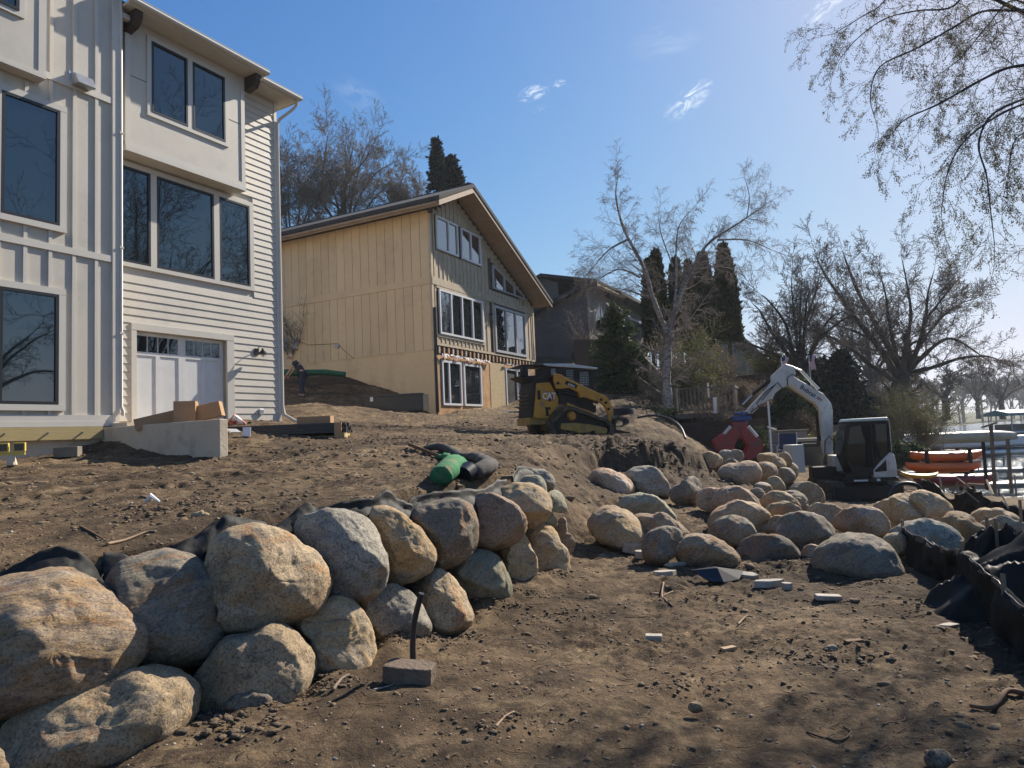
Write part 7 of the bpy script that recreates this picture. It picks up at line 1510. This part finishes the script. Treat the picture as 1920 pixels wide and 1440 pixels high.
def heap(px, py, Y, wx, wy, h, label, seed, m=None):
    p = np.array(at(px, py, Y)); p[2] = gh(p[0], p[1]); n = 44; u, v = np.meshgrid(np.linspace(-1, 1, n), np.linspace(-1, 1, n)); P = np.stack([u.ravel()*wx, v.ravel()*wy, np.zeros(n*n)], 1)
    f = (.75-np.abs(pnoise(P, 1.3/max(wx, .3), seed+.3))*1.5)*.9+(1-np.abs(pnoise(P, 3./max(wx, .3), seed+4.3))*2)*.10
    e = np.clip(1-(u.ravel()**2+v.ravel()**2), 0, 1)**.5; P[:, 2] = h*np.clip(f, 0, 1.3)*e-.03; P[:, 0] += pnoise(P, 1.5, seed+9.)*.12; P[:, 1] += pnoise(P, 1.5, seed+19.)*.12
    I = np.arange(n*n).reshape(n, n); F = np.stack([I[:-1, :-1].ravel(), I[:-1, 1:].ravel(), I[1:, 1:].ravel(), I[1:, :-1].ravel()], 1)
    o = link('plastic_sheet', fast_mesh('plastic_sheet', P, F), m or M_sheet, None, smooth='all', loc=tuple(p)); return tag(o, label, 'plastic sheet', 'heaps of black sheeting')
M_sheet = mat('glossy_black_sheet', (.016, .015, .014), .55, spec=.1, c2=(.03, .027, .024), scale=4, bump=.4, bscale=7)
heap(1895, 1060, 7.6, 1.0, .8, .75, 'crumpled glossy black sheet between the two silt fences', 1)
heap(1900, 1140, 5.9, .7, .5, .55, 'lower fold of black sheet at the right frame edge', 2)
heap(1870, 1010, 8.3, .35, .3, .62, 'upright tuft of folded black sheet with white highlights', 3)
heap(1800, 945, 13.3, 1.7, .7, .3, 'flat black sheeting on the bank below the kayaks', 4)
heap(1890, 960, 11.5, .9, .6, .35, 'black sheeting heap at the right edge behind the boulders', 5)
stake0 = []
for (a, b, lb) in (((1848, 1000, 8.4), (1850, 968, 8.4), 'short wooden stake left of the folded black tuft'), ((1868, 1005, 8.2), (1866, 972, 8.2), 'short wooden stake right of the first one'), ((1914, 985, 9.), (1912, 937, 9.), 'wooden stake at the right frame edge')):
    a3, b3 = np.array(at(*a)), np.array(at(*b)); a3[2] = gh(a3[0], a3[1])-.05; tag(MB().tube([a3, b3], .022, 4).build('stake', M_stk, None), lb, 'stake')
# ring culvert by the excavator
r0 = np.array(at(1705, 934, 17.)); tg = MB(); n = 18
tg.tube([r0+np.array([.42*math.cos(a), .1*math.sin(a*.5), .36*math.sin(a)]) for a in np.linspace(0, math.pi, n)], .05, 8); tag(tg.build('pipe_hoop', M_well, None, smooth=True), 'black hoop of drain pipe on the sand beside the excavator track', 'pipe')
# coil of black pipe and hose behind the loader bucket
cq = np.array(at(1167, 778, 24.)); cl_ = MB()
for k in range(3): cl_.tube([cq+np.array([.42*math.cos(a), .36*math.sin(a), .04+.07*k+.01*math.sin(a*3)]) for a in np.linspace(0, 2*math.pi, 25)], .035, 6)
tag(cl_.build('pipe_coil', M_well, None, smooth=True), 'coil of black drain pipe lying behind the loader bucket', 'pipe coil')
hq = [at(1195, 783, 21), at(1225, 779, 21), at(1255, 785, 20.5), at(1275, 800, 19.5), at(1285, 822, 18.6)]
tag(MB().tube(smoothp(hq, [.03]*5, 6)[0], .035, 8).build('drain_pipe', M_well, None, smooth=True), 'black pipe arching out of the bank right of the bucket', 'pipe')
# vertical pvc posts
M_pvc = mat('white_pvc', (.7, .69, .66), .4)
def post(px, py0, py1, Y, r, label, m=None, name='pvc_post'):
    a, b = np.array(at(px, py0, Y)), np.array(at(px, py1, Y)); a[0] = b[0]; return tag(MB().tube([a, b], r, 8).build(name, m or M_pvc, None, smooth=True), label, 'post')
post(1440, 850, 752, 20.5, .03, 'tall thin white post between the grapple and the boom')
post(1340, 775, 745, 25.5, .07, 'thick white vent pipe with elbow on the lower deck')
post(1338-11, 745, 718, 26.3, .035, 'pale post carrying a small lamp above the lower deck')
post(1268, 772, 728, 26, .04, 'pale round post next to the birch foot', M_deckl)
# patio things: chair, white box, bench, grill
M_dock0 = mat('dull_white', (.42, .42, .40), .6)
a = at(1490, 885, 19.); a[2] = gh(a[0], a[1])
boxthing('storage_box', at(1491, 886, 18.6), (.36, .4, .75), rad(12), M_dock0, 'narrow white storage box beside the last wall boulder', 'box', bevel=.01)
cq = np.array(at(1478, 868, 23.)); CH = empty('patio_chair', tuple(cq), rad(-30), 'white framed patio chair with blue back behind the far boulders', 'chair')
for sx in (-.28, .28):
    MB().tube([(sx, -.25, 0), (sx, -.25, .55), (sx, .2, .6), (sx, .32, 1.0)], .018, 6).build('frame', M_pvc, CH); MB().tube([(sx, .3, 0), (sx, .15, .45)], .018, 6).build('leg', M_pvc, CH)
MB().bx(-.27, .27, -.22, .2, .38, .42).build('seat', mat('blue_sling', (.02, .035, .08), .7), CH); MB().bx(-.27, .27, .2, .23, .45, .98, rot=Matrix.Rotation(rad(-14), 3, 'X')).build('backrest', mat('blue_sling2', (.02, .035, .08), .7), CH)
gq = np.array(at(1512, 872, 23.5)); GRL = empty('grill', tuple(gq), 0, 'covered dark grill standing left of the excavator mast', 'grill')
MB().bx(-.45, .45, -.3, .3, 0, .62).build('cart', M_blkb, GRL, bevel=.02); MB().prism([(-.3, .62), (.3, .62), (.28, .8), (.15, .92), (-.15, .92), (-.28, .8)], -.42, .42, 'x').build('lid', M_mblk, GRL, bevel=.02); MB().tube([(-.25, -.32, .74), (.25, -.32, .74)], .015, 6).build('handle', M_metal, GRL)
bq = np.array(at(1476, 853, 25.)); BN = empty('bench', tuple(bq), 0, 'long low patio sofa with grey cover behind the chair', 'bench')
MB().bx(-.9, .9, -.3, .35, .1, .42).build('seat', M_gf if 0 else M_brn2, BN, bevel=.03); MB().bx(-.9, .9, .25, .42, .42, .85).build('backrest', M_brn2, BN, bevel=.03); MB().bx(-.95, .95, .2, .45, .86, .9).build('top_rail', M_deckl, BN)
for k in range(5):
    qq = np.array(at(1447+k*1.2, 800+k*9, 26.)); tag(MB().hexa([tuple(qq+np.array(v)) for v in [(-.18, 0, 0), (.18, 0, -.12), (-.18, .25, 0), (.18, .25, -.12), (-.18, 0, .05), (.18, 0, -.07), (-.18, .25, .05), (.18, .25, -.07)]]).build('stacked_chair', M_pvc, None), ['highest', 'second highest', 'middle', 'second lowest', 'lowest'][k]+' white seat of the leaning pile by the thin white post', 'chair', 'stacked white seats')
# flags
def flag(px, py, Y, h, label, sd):
    a = np.array(at(px, py, Y)); FL = empty('flag', tuple(a), 0, label, 'flag', 'striped flags on poles'); MB().tube([(0, 0, -h*.9), (0, 0, h)], .018, 6).build('pole', M_pvc, FL)
    n = 13; W_, H_ = .26, h*.8
    for k in range(n):
        x0 = W_*k/n; x1 = W_*(k+1)/n
        V = []
        for j in range(8):
            z = h-H_*j/7
            for x in (x0, x1): V.append((x+.04*math.sin(j*.9+sd), .05*math.sin(x*14+j*.5), z))
        b = MB(); b.add(V, [(2*j, 2*j+1, 2*j+3, 2*j+2) for j in range(7)]); b.build('stripe', M_frd if k % 2 == 0 else M_pvc, FL)
    V = []; 
    for j in range(4):
        z = h-H_*j/7
        for i in range(8): x = W_*i/n; V.append((x+.04*math.sin(j*.9+sd), .05*math.sin(x*14+j*.5)-.006, z))
    MB().add(V, [(j*8+i, j*8+i+1, (j+1)*8+i+1, (j+1)*8+i) for j in range(3) for i in range(7)]).build('canton', M_fbl, FL)
M_frd = mat('flag_red', (.4, .03, .04), .8); M_fbl = mat('flag_blue', (.02, .03, .12), .8)
flag(1466, 690, 27, .42, 'limp red white and blue flag left of the boom elbow', 1); flag(1519, 700, 30, .8, 'longer drooping striped flag in front of the burl tree', 2)
# ---------------------------------------------------------------- kayaks, canoe, docks, boat lifts
def hull(pxa, pya, pxb, pyb, Y, H, W, m, label, name, group, rocker=.12, cockpit=True, deck=None):
    A = np.array(at(pxa, pya, Y)); B = np.array(at(pxb, pyb, Y)); L = B[0]-A[0]; n = 28; k = 14; V = []
    c = (A+B)/2; an = math.atan2(B[2]-A[2], L)
    for i in range(n+1):
        t = i/n*2-1; w_ = W*.5*max(1-abs(t)**2.6, 0)**.7+.01; zc = rocker*abs(t)**3; hh = H*(.55+.45*max(1-abs(t)**3, 0))
        for j in range(k):
            a = 2*math.pi*j/k; y = w_*math.cos(a)*(1-.25*(math.sin(a) < 0)*abs(math.sin(a))); z = zc+hh*.5*(math.sin(a)*(.85 if math.sin(a) > 0 else 1.0)); V.append((t*L/2, y, z))
    F = [(i*k+j, i*k+(j+1) % k, (i+1)*k+(j+1) % k, (i+1)*k+j) for i in range(n) for j in range(k)]+[tuple(range(k)), tuple(range(n*k, n*k+k))[::-1]]
    o = MB().add(V, F).build(name, m, None, smooth='all', loc=tuple(c)); o.rotation_euler = (0, -an, 0); tag(o, label, name, group)
    if cockpit:
        cp_ = MB(); cp_.tube([(L*.1+L*.16*math.cos(a), W*.3*math.sin(a), H*.42+.02) for a in np.linspace(0, 2*math.pi, 20)], .02, 5); cp_.build('cockpit_rim', M_mblk, o)
        MB().tube([(-L*.45, 0, rocker*.7+H*.35), (-L*.2, 0, H*.44)], .008, 4).build('deck_line', M_mblk, o)
    return o
M_or = mat('orange_plastic', (.85, .17, .02), .35, c2=(.75, .14, .02), scale=2); M_or2 = mat('faded_red_plastic', (.26, .02, .04), .4, c2=(.18, .015, .035), scale=2); M_yl = mat('yellow_plastic', (.6, .33, .02), .4)
hull(1706, 858, 1845, 854, 26.5, .5, .8, M_or, 'upper orange kayak lying on the rack by the water', 'kayak', 'kayaks on the shore rack')
hull(1698, 878, 1840, 875, 26.2, .46, .8, M_or, 'lower orange kayak just under the upper one', 'kayak', 'kayaks on the shore rack')
hull(1712, 900, 1868, 898, 25.5, .5, .8, M_or2, 'dark red kayak at the bottom of the rack', 'kayak', 'kayaks on the shore rack')
hull(1688, 892, 1760, 893, 24.8, .2, .5, M_yl, 'yellow paddle board nose sticking out left of the red kayak', 'paddle_board', None, cockpit=False)
hull(1728, 822, 1908, 815, 40, .75, .95, mat('beige_canoe', (.42, .37, .29), .5, c2=(.34, .3, .24), scale=2), 'long beige overturned canoe above the kayaks', 'canoe', None, rocker=-.05, cockpit=False)
RK = empty('kayak_rack', tuple(np.array(at(1770, 915, 26.4))), 0, 'dark wooden rack carrying the kayaks', 'rack')
for px in (1733, 1813):
    a = np.array(at(px, 915, 26.4))-np.array(RK.location)
    for yy in (-.35, .35): MB().bx(a[0]-.05, a[0]+.05, yy-.05, yy+.05, -.2, 1.5).build('post', M_slv, RK)
    for zz_ in (.3, .75, 1.2): MB().bx(a[0]-.04, a[0]+.04, -.45, .45, zz_-.14, zz_-.06).build('arm', M_slv, RK)
M_dock = mat('white_dock', (.62, .62, .6), .5, c2=(.5, .5, .48), scale=3); M_dp = mat('dock_post', (.3, .3, .3), .5)
def dock(A, B, wd, label, z=-1.25, sp=2.2, m=None):
    A = np.array(A, float); B = np.array(B, float); an, L = wl(A, B); R = empty('dock', (A[0], A[1], z), an, label, 'dock', 'docks along the shore'); n = int(L/.55)
    for i in range(min(n, 40)): MB().bx(i*.55+.01, i*.55+.54, -wd/2, wd/2, -.05, 0).build('deck_board', m or M_dock, R)
    for s_ in (-1, 1): MB().bx(0, n*.55, s_*wd/2-.03, s_*wd/2+.03, -.22, -.052).build('stringer', M_deckl, R)
    x = .3
    while x < L:
        for s_ in (-1, 1): MB().tube([(x, s_*(wd/2+.06), -1.6), (x, s_*(wd/2+.06), .35)], .035, 6).build('post', M_dp, R)
        x += sp
dock((18.2, 29.5), (34, 27), 1.2, 'white dock just behind the kayaks running to the right')
dock((19.5, 37), (42, 35), 1.2, 'second white dock further along the shore')
dock((24, 52), (50, 50), 1.3, 'third dock beyond the beige canoe')
dock((34, 80), (70, 84), 1.6, 'distant dock below the far trees')
dock((44, 108), (90, 118), 1.8, 'farthest pale dock near the horizon')
def lift(x, y, L, W, h, label, canm, boat=True, an=0.):
    R = empty('boat_lift', (x, y, -1.6), an, label, 'boat lift', 'boat lifts on the lake')
    for sx in (0, L):
        for sy in (0, W): MB().bx(sx-.05, sx+.05, sy-.05, sy+.05, -.6, h).build('post', M_dp, R)
    for sy in (0, W): MB().bx(0, L, sy-.04, sy+.04, .5, .6).build('beam', M_dp, R)
    if canm: MB().prism([(-.2, h), (W+.2, h), (W+.15, h+.35), (W*.5, h+.75), (-.15, h+.35)], -.5, L+.5, 'x').build('canopy', canm, R)
    if boat:
        b = MB()
        for s_ in (W*.22, W*.78): b.lathe([(0, -.2), (.28, .2), (.3, L*.5), (.28, L-.2), (0, L+.1)], (0, s_, .85), 'x', 10)
        b.build('pontoon', M_metal, R, smooth='all'); MB().bx(0, L, W*.1, W*.9, 1.15, 1.25).build('deck', M_brn2, R); MB().bx(.4, L-.2, W*.1, W*.9, 1.25, 1.85).build('boat_cover', M_wf if not canm else M_blkb, R, bevel=.1)
M_teal = mat('teal_canopy', (.02, .16, .17), .6)
lift(61, 84, 9, 3.4, 2.9, 'boat lift with dark teal canopy at the right frame edge', M_teal, an=rad(8))
lift(30, 55, 6.5, 2.6, 1.6, 'uncovered pontoon boat on a lift behind the canoe', None, an=rad(4))
lift(26, 42, 6, 2.6, 1.5, 'covered pontoon boat behind the orange kayaks', None, an=rad(3))
lift(58, 112, 8, 3.4, 2.2, 'distant boat lift among the far docks', None, an=rad(10))
lift(42, 98, 7, 3, 2.2, 'distant boat lift left of the teal canopy', M_blkb, an=rad(6))
# dark poles
for i, (px, a_, b_2, Y, lb) in enumerate(((1843, 920, 828, 19, 'leftmost dark pole near the kayaks'), (1858, 928, 797, 18.5, 'tallest dark pole with a short crosspiece'), (1889, 925, 822, 18, 'right dark leaning pole by the water'))):
    p0_, p1_ = np.array(at(px+8, a_, Y)), np.array(at(px, b_2, Y)); PO = tag(MB().tube([p0_, p1_], .045, 6).build('pole', M_stk if i else M_slv, None), lb, 'pole')
    if i == 1: MB().tube([p1_+np.array([-.25, 0, -.05]), p1_+np.array([.15, 0, .06])], .03, 6).build('crosspiece', M_deckl, PO)
# far houses among the trees on the right
for (x, y, w_, h_, lb, mm) in ((68, 175, 22, 4.5, 'low brown house far along the shore', M_brn2), (112, 205, 16, 4, 'small distant pale house on the far shore', M_beige), (90, 230, 18, 5, 'distant dark house between far trees', M_brn)):
    FH = empty('house', (x, y, -1.2), rad(-8), lb, 'house'); MB().bx(0, w_, 0, 8, 0, h_*.6).build('wall', mm, FH); MB().prism([(-.8, h_*.6), (8.8, h_*.6), (4, h_*1.25)], -.8, w_+.8, 'x').build('roof', M_shing, FH)
    for k in range(4): MB().bx(w_*(.1+.22*k), w_*(.1+.22*k)+1.6, -.06, -.01, .8, 2.1).build('window', M_glass, FH)
# white riprap chips on the slope behind the loader
# ================================================================== LOOSE DIRT, CHIPS, TWIGS
rg_ = np.random.RandomState(21)
ICO_V = []; 
def ico():
    t = (1+5**.5)/2; v = np.array([(-1, t, 0), (1, t, 0), (-1, -t, 0), (1, -t, 0), (0, -1, t), (0, 1, t), (0, -1, -t), (0, 1, -t), (t, 0, -1), (t, 0, 1), (-t, 0, -1), (-t, 0, 1)], float); v /= np.linalg.norm(v[0])
    f = np.array([(0, 11, 5), (0, 5, 1), (0, 1, 7), (0, 7, 10), (0, 10, 11), (1, 5, 9), (5, 11, 4), (11, 10, 2), (10, 7, 6), (7, 1, 8), (3, 9, 4), (3, 4, 2), (3, 2, 6), (3, 6, 8), (3, 8, 9), (4, 9, 5), (2, 4, 11), (6, 2, 10), (8, 6, 7), (9, 8, 1)]); return v, f
IV, IF_ = ico()
def scatter(name, n, reg, smin, smax, m, flat=.6, clump=None, pw=2.5, sink=.25, label=None):
    x0, x1, y0, y1 = reg; m_ = int(n*1.6)
    # denser close to the camera, evenly in the picture
    y = y0*(y1/y0)**rg_.uniform(0, 1, m_); x = rg_.uniform(-1, 1, m_)*0; x = (x0+(x1-x0)*rg_.uniform(0, 1, m_))*np.clip(y/4.5, .5, 3)
    if clump is not None:
        c = pnoise(np.stack([x, y, x*0], 1), .9, clump)+.5*pnoise(np.stack([x, y, x*0], 1), 3.1, clump); keep = c > rg_.uniform(-.45, .45, m_); x, y = x[keep], y[keep]
    x, y = x[:n], y[:n]; n = len(x); z = ground_h(x, y)
    s = smin*(smax/smin)**(rg_.uniform(0, 1, n)**pw); s = s*np.clip(y/6, .8, 2.2)
    V = IV[None]*rg_.uniform(.6, 1.25, (n, 12, 1)); a = rg_.uniform(0, 6.28, n); ca, sa = np.cos(a)[:, None], np.sin(a)[:, None]
    sc3 = np.stack([s*rg_.uniform(.8, 1.4, n), s*rg_.uniform(.7, 1.1, n), s*flat*rg_.uniform(.7, 1.2, n)], 1)
    V = V*sc3[:, None]; X_ = V[..., 0]*ca-V[..., 1]*sa; Y_ = V[..., 0]*sa+V[..., 1]*ca; V = np.stack([X_+x[:, None], Y_+y[:, None], V[..., 2]+z[:, None]+(s*flat*(1-2*sink))[:, None]*.5], 2)
    F = (np.arange(n)*12)[:, None, None]+IF_[None]
    o = link(name, fast_mesh(name, V.reshape(-1, 3), F.reshape(-1, 3)), m); return tag(o, kind='stuff')
M_clod = mat('clod', (.135, .09, .052), .95, c2=(.20, .14, .083), scale=9, bump=.8, bscale=60, c3=(.10, .066, .04), s3=2.)
M_peb = mat('pebble', (.36, .31, .25), .85, c2=(.22, .18, .14), scale=14, c3=(.5, .46, .4), s3=9.)
scatter('soil_clods', 17000, (-3.9, 4.2, 2.7, 20), .004, .026, M_clod, .6, 3.3, 2.6, .5)
scatter('soil_clods', 700, (-3.9, 4.2, 2.7, 22), .024, .06, M_clod, .55, 7.7, 2.6, .55)
scatter('gravel', 2600, (-3.9, 4.2, 2.7, 20), .004, .018, M_peb, .6, None, 3.)
def splinters(name, n, lmin, lmax, r, m, reg, clump=None, lift=.004, curve=0.):
    x0, x1, y0, y1 = reg; y = y0*(y1/y0)**rg_.uniform(0, 1, n); x = (x0+(x1-x0)*rg_.uniform(0, 1, n))*np.clip(y/4.5, .5, 3)
    L = rg_.uniform(lmin, lmax, n)*np.clip(y/6, .8, 2.); a = rg_.normal(0, .6, n); P0, P1, R0 = [], [], []
    z = ground_h(x, y); x2 = x+np.cos(a)*L; y2 = y+np.sin(a)*L; z2 = ground_h(x2, y2)
    xm, ym = (x+x2)/2+rg_.normal(0, 1, n)*L*.15, (y+y2)/2+rg_.normal(0, 1, n)*L*.15; zm = np.maximum(ground_h(xm, ym), (z+z2)/2)
    A = np.stack([x, y, z+lift], 1); M_ = np.stack([xm, ym, zm+lift*2], 1); B = np.stack([x2, y2, z2+lift+rg_.uniform(0, .02, n)], 1); rr_ = r*rg_.uniform(.5, 1.3, n)*np.clip(y/6, .8, 1.8)
    V, F = segs_mesh(np.concatenate([A, M_]), np.concatenate([M_, B]), np.concatenate([rr_, rr_*.8]), np.concatenate([rr_*.8, rr_*.5]), 4); return tag(link(name, fast_mesh(name, V, F), m), kind='stuff')
def cluster(name, px, py, n, sx, sy, smax, seed):
    n = int(n*.5); smax *= .8
    p = gp(px, py); r_ = np.random.RandomState(seed); x = p[0]+r_.normal(0, sx, n); y = p[1]+r_.normal(0, sy, n); z = ground_h(x, y); s = smax*(.2+.8*r_.uniform(0, 1, n)**2.2)
    V = IV[None]*r_.uniform(.5, 1.3, (n, 12, 1)); sc3 = np.stack([s*r_.uniform(.7, 1.5, n), s*r_.uniform(.7, 1.3, n), s*r_.uniform(.3, .7, n)], 1); V = V*sc3[:, None]; a = r_.uniform(0, 6.28, n); ca, sa = np.cos(a)[:, None], np.sin(a)[:, None]
    hump = smax*1.1*np.exp(-((x-p[0])/sx)**2-((y-p[1])/sy)**2)*r_.uniform(0, 1, n)
    V = np.stack([V[..., 0]*ca-V[..., 1]*sa+x[:, None], V[..., 0]*sa+V[..., 1]*ca+y[:, None], V[..., 2]+(z+hump)[:, None]], 2); F = (np.arange(n)*12)[:, None, None]+IF_[None]
    return tag(link(name, fast_mesh(name, V.reshape(-1, 3), F.reshape(-1, 3)), M_clodd), kind='stuff')
M_clodd = mat('dark_clod', (.085, .06, .038), .95, c2=(.135, .096, .06), scale=9, bump=.8, bscale=60)
for i, (px, py, n, sx, sy, sm) in enumerate(((430, 1385, 260, .22, .12, .05), (720, 1215, 240, .25, .1, .035), (1060, 1160, 240, .3, .16, .03), (330, 965, 240, .4, .3, .04), (450, 935, 320, .6, .5, .045), (590, 1290, 140, .2, .1, .03), (1560, 1235, 260, .35, .2, .035), (1330, 1130, 160, .35, .15, .03), (700, 830, 300, 1.4, .8, .07), (900, 800, 260, 1.6, .8, .07), (1180, 870, 260, .9, .3, .07), (1300, 1290, 160, .25, .15, .03), (960, 1370, 160, .2, .1, .03), (1700, 1150, 220, .5, .3, .03), (60, 960, 200, .6, .4, .035), (520, 850, 240, 1., .4, .06), (1240, 865, 200, .8, .3, .08))): cluster('soil_clods', px, py, n, sx, sy, sm, 100+i)
for i, (px, py) in enumerate(((350, 1372), (480, 1340), (590, 1310), (655, 1292), (720, 1222), (800, 1200), (880, 1188), (930, 1145), (985, 1122), (1040, 1092), (1100, 1040), (1300, 1078), (1440, 1075), (1560, 1095), (1650, 1105), (1215, 1066), (1150, 1035))): cluster('soil_clods', px, py, 170, .16, .07, .028, 300+i)
M_chip = mat('wood_chips', (.34, .24, .15), .85, c2=(.2, .13, .08), scale=6)
splinters('wood_chips', 1500, .02, .08, .004, M_chip, (-3.9, 4.2, 2.8, 22)); splinters('root_twigs', 420, .06, .26, .0035, M_woodd, (-3.9, 4.2, 2.8, 18)); splinters('straw', 700, .05, .16, .002, mat('straw', (.45, .34, .2), .8), (-3.9, 4.2, 4, 20))
# named roots and sticks
def root(pts, r, label, m=None):
    q = [gp(*p)+np.array([0, 0, r]) for p in pts]; o, ro = smoothp(q, [r*(1-.5*i/len(q)) for i in range(len(q))], 6); o = [np.array([a[0], a[1], max(a[2], gh(a[0], a[1])+r*.3)]) for a in o]
    return tag(MB().tube(o, ro, 6).build('root', m or M_woodd, None, smooth='all'), label, 'root', 'roots and sticks on the dirt')
root([(1512, 1362), (1540, 1375), (1575, 1386), (1595, 1370), (1580, 1352)], .007, 'thin curled root in the lower foreground')
root([(1655, 1362), (1695, 1352), (1690, 1340)], .006, 'small hooked root right of the curled one')
root([(1920, 1312), (1890, 1322), (1862, 1336), (1820, 1330)], .018, 'thick dark root at the right frame edge')
root([(1245, 1105), (1242, 1125), (1262, 1140)], .009, 'forked pale root left of the black tray', M_chip)
root([(1240, 1118), (1262, 1112)], .008, 'short pale twig crossing the forked root', M_chip)
root([(700, 1312), (735, 1302), (752, 1290)], .006, 'whitish twig under the paver block', M_peb)
root([(930, 1380), (948, 1360), (965, 1352)], .008, 'stick poking from the foreground clods', M_chip)
root([(200, 1025), (235, 1015), (275, 1005), (292, 1002)], .012, 'long pale stick on the terrace near the wall', M_chip)
root([(150, 1000), (175, 1008), (195, 1016)], .009, 'shorter brown stick left of the long pale one')
root([(1384, 1178), (1400, 1165), (1412, 1160)], .008, 'small light forked twig in mid foreground', M_chip)
root([(625, 1318), (640, 1300), (655, 1285)], .012, 'greyish split stick below the slab like boulder', M_stk)
# ================================================================== AIR
hz = MB().bx(-800, 900, -120, 1000, -6, 60).build('haze', None); hm = bpy.data.materials.new('air'); hm.use_nodes = True; hn = hm.node_tree; hn.nodes.clear()
pv_ = hn.nodes.new('ShaderNodeVolumePrincipled'); pv_.inputs['Color'].default_value = (.86, .93, 1, 1); pv_.inputs['Density'].default_value = .00035; pv_.inputs['Anisotropy'].default_value = .3
ho = hn.nodes.new('ShaderNodeOutputMaterial'); hn.links.new(pv_.outputs[0], ho.inputs['Volume']); hz.data.materials.append(hm); tag(hz, kind='stuff')
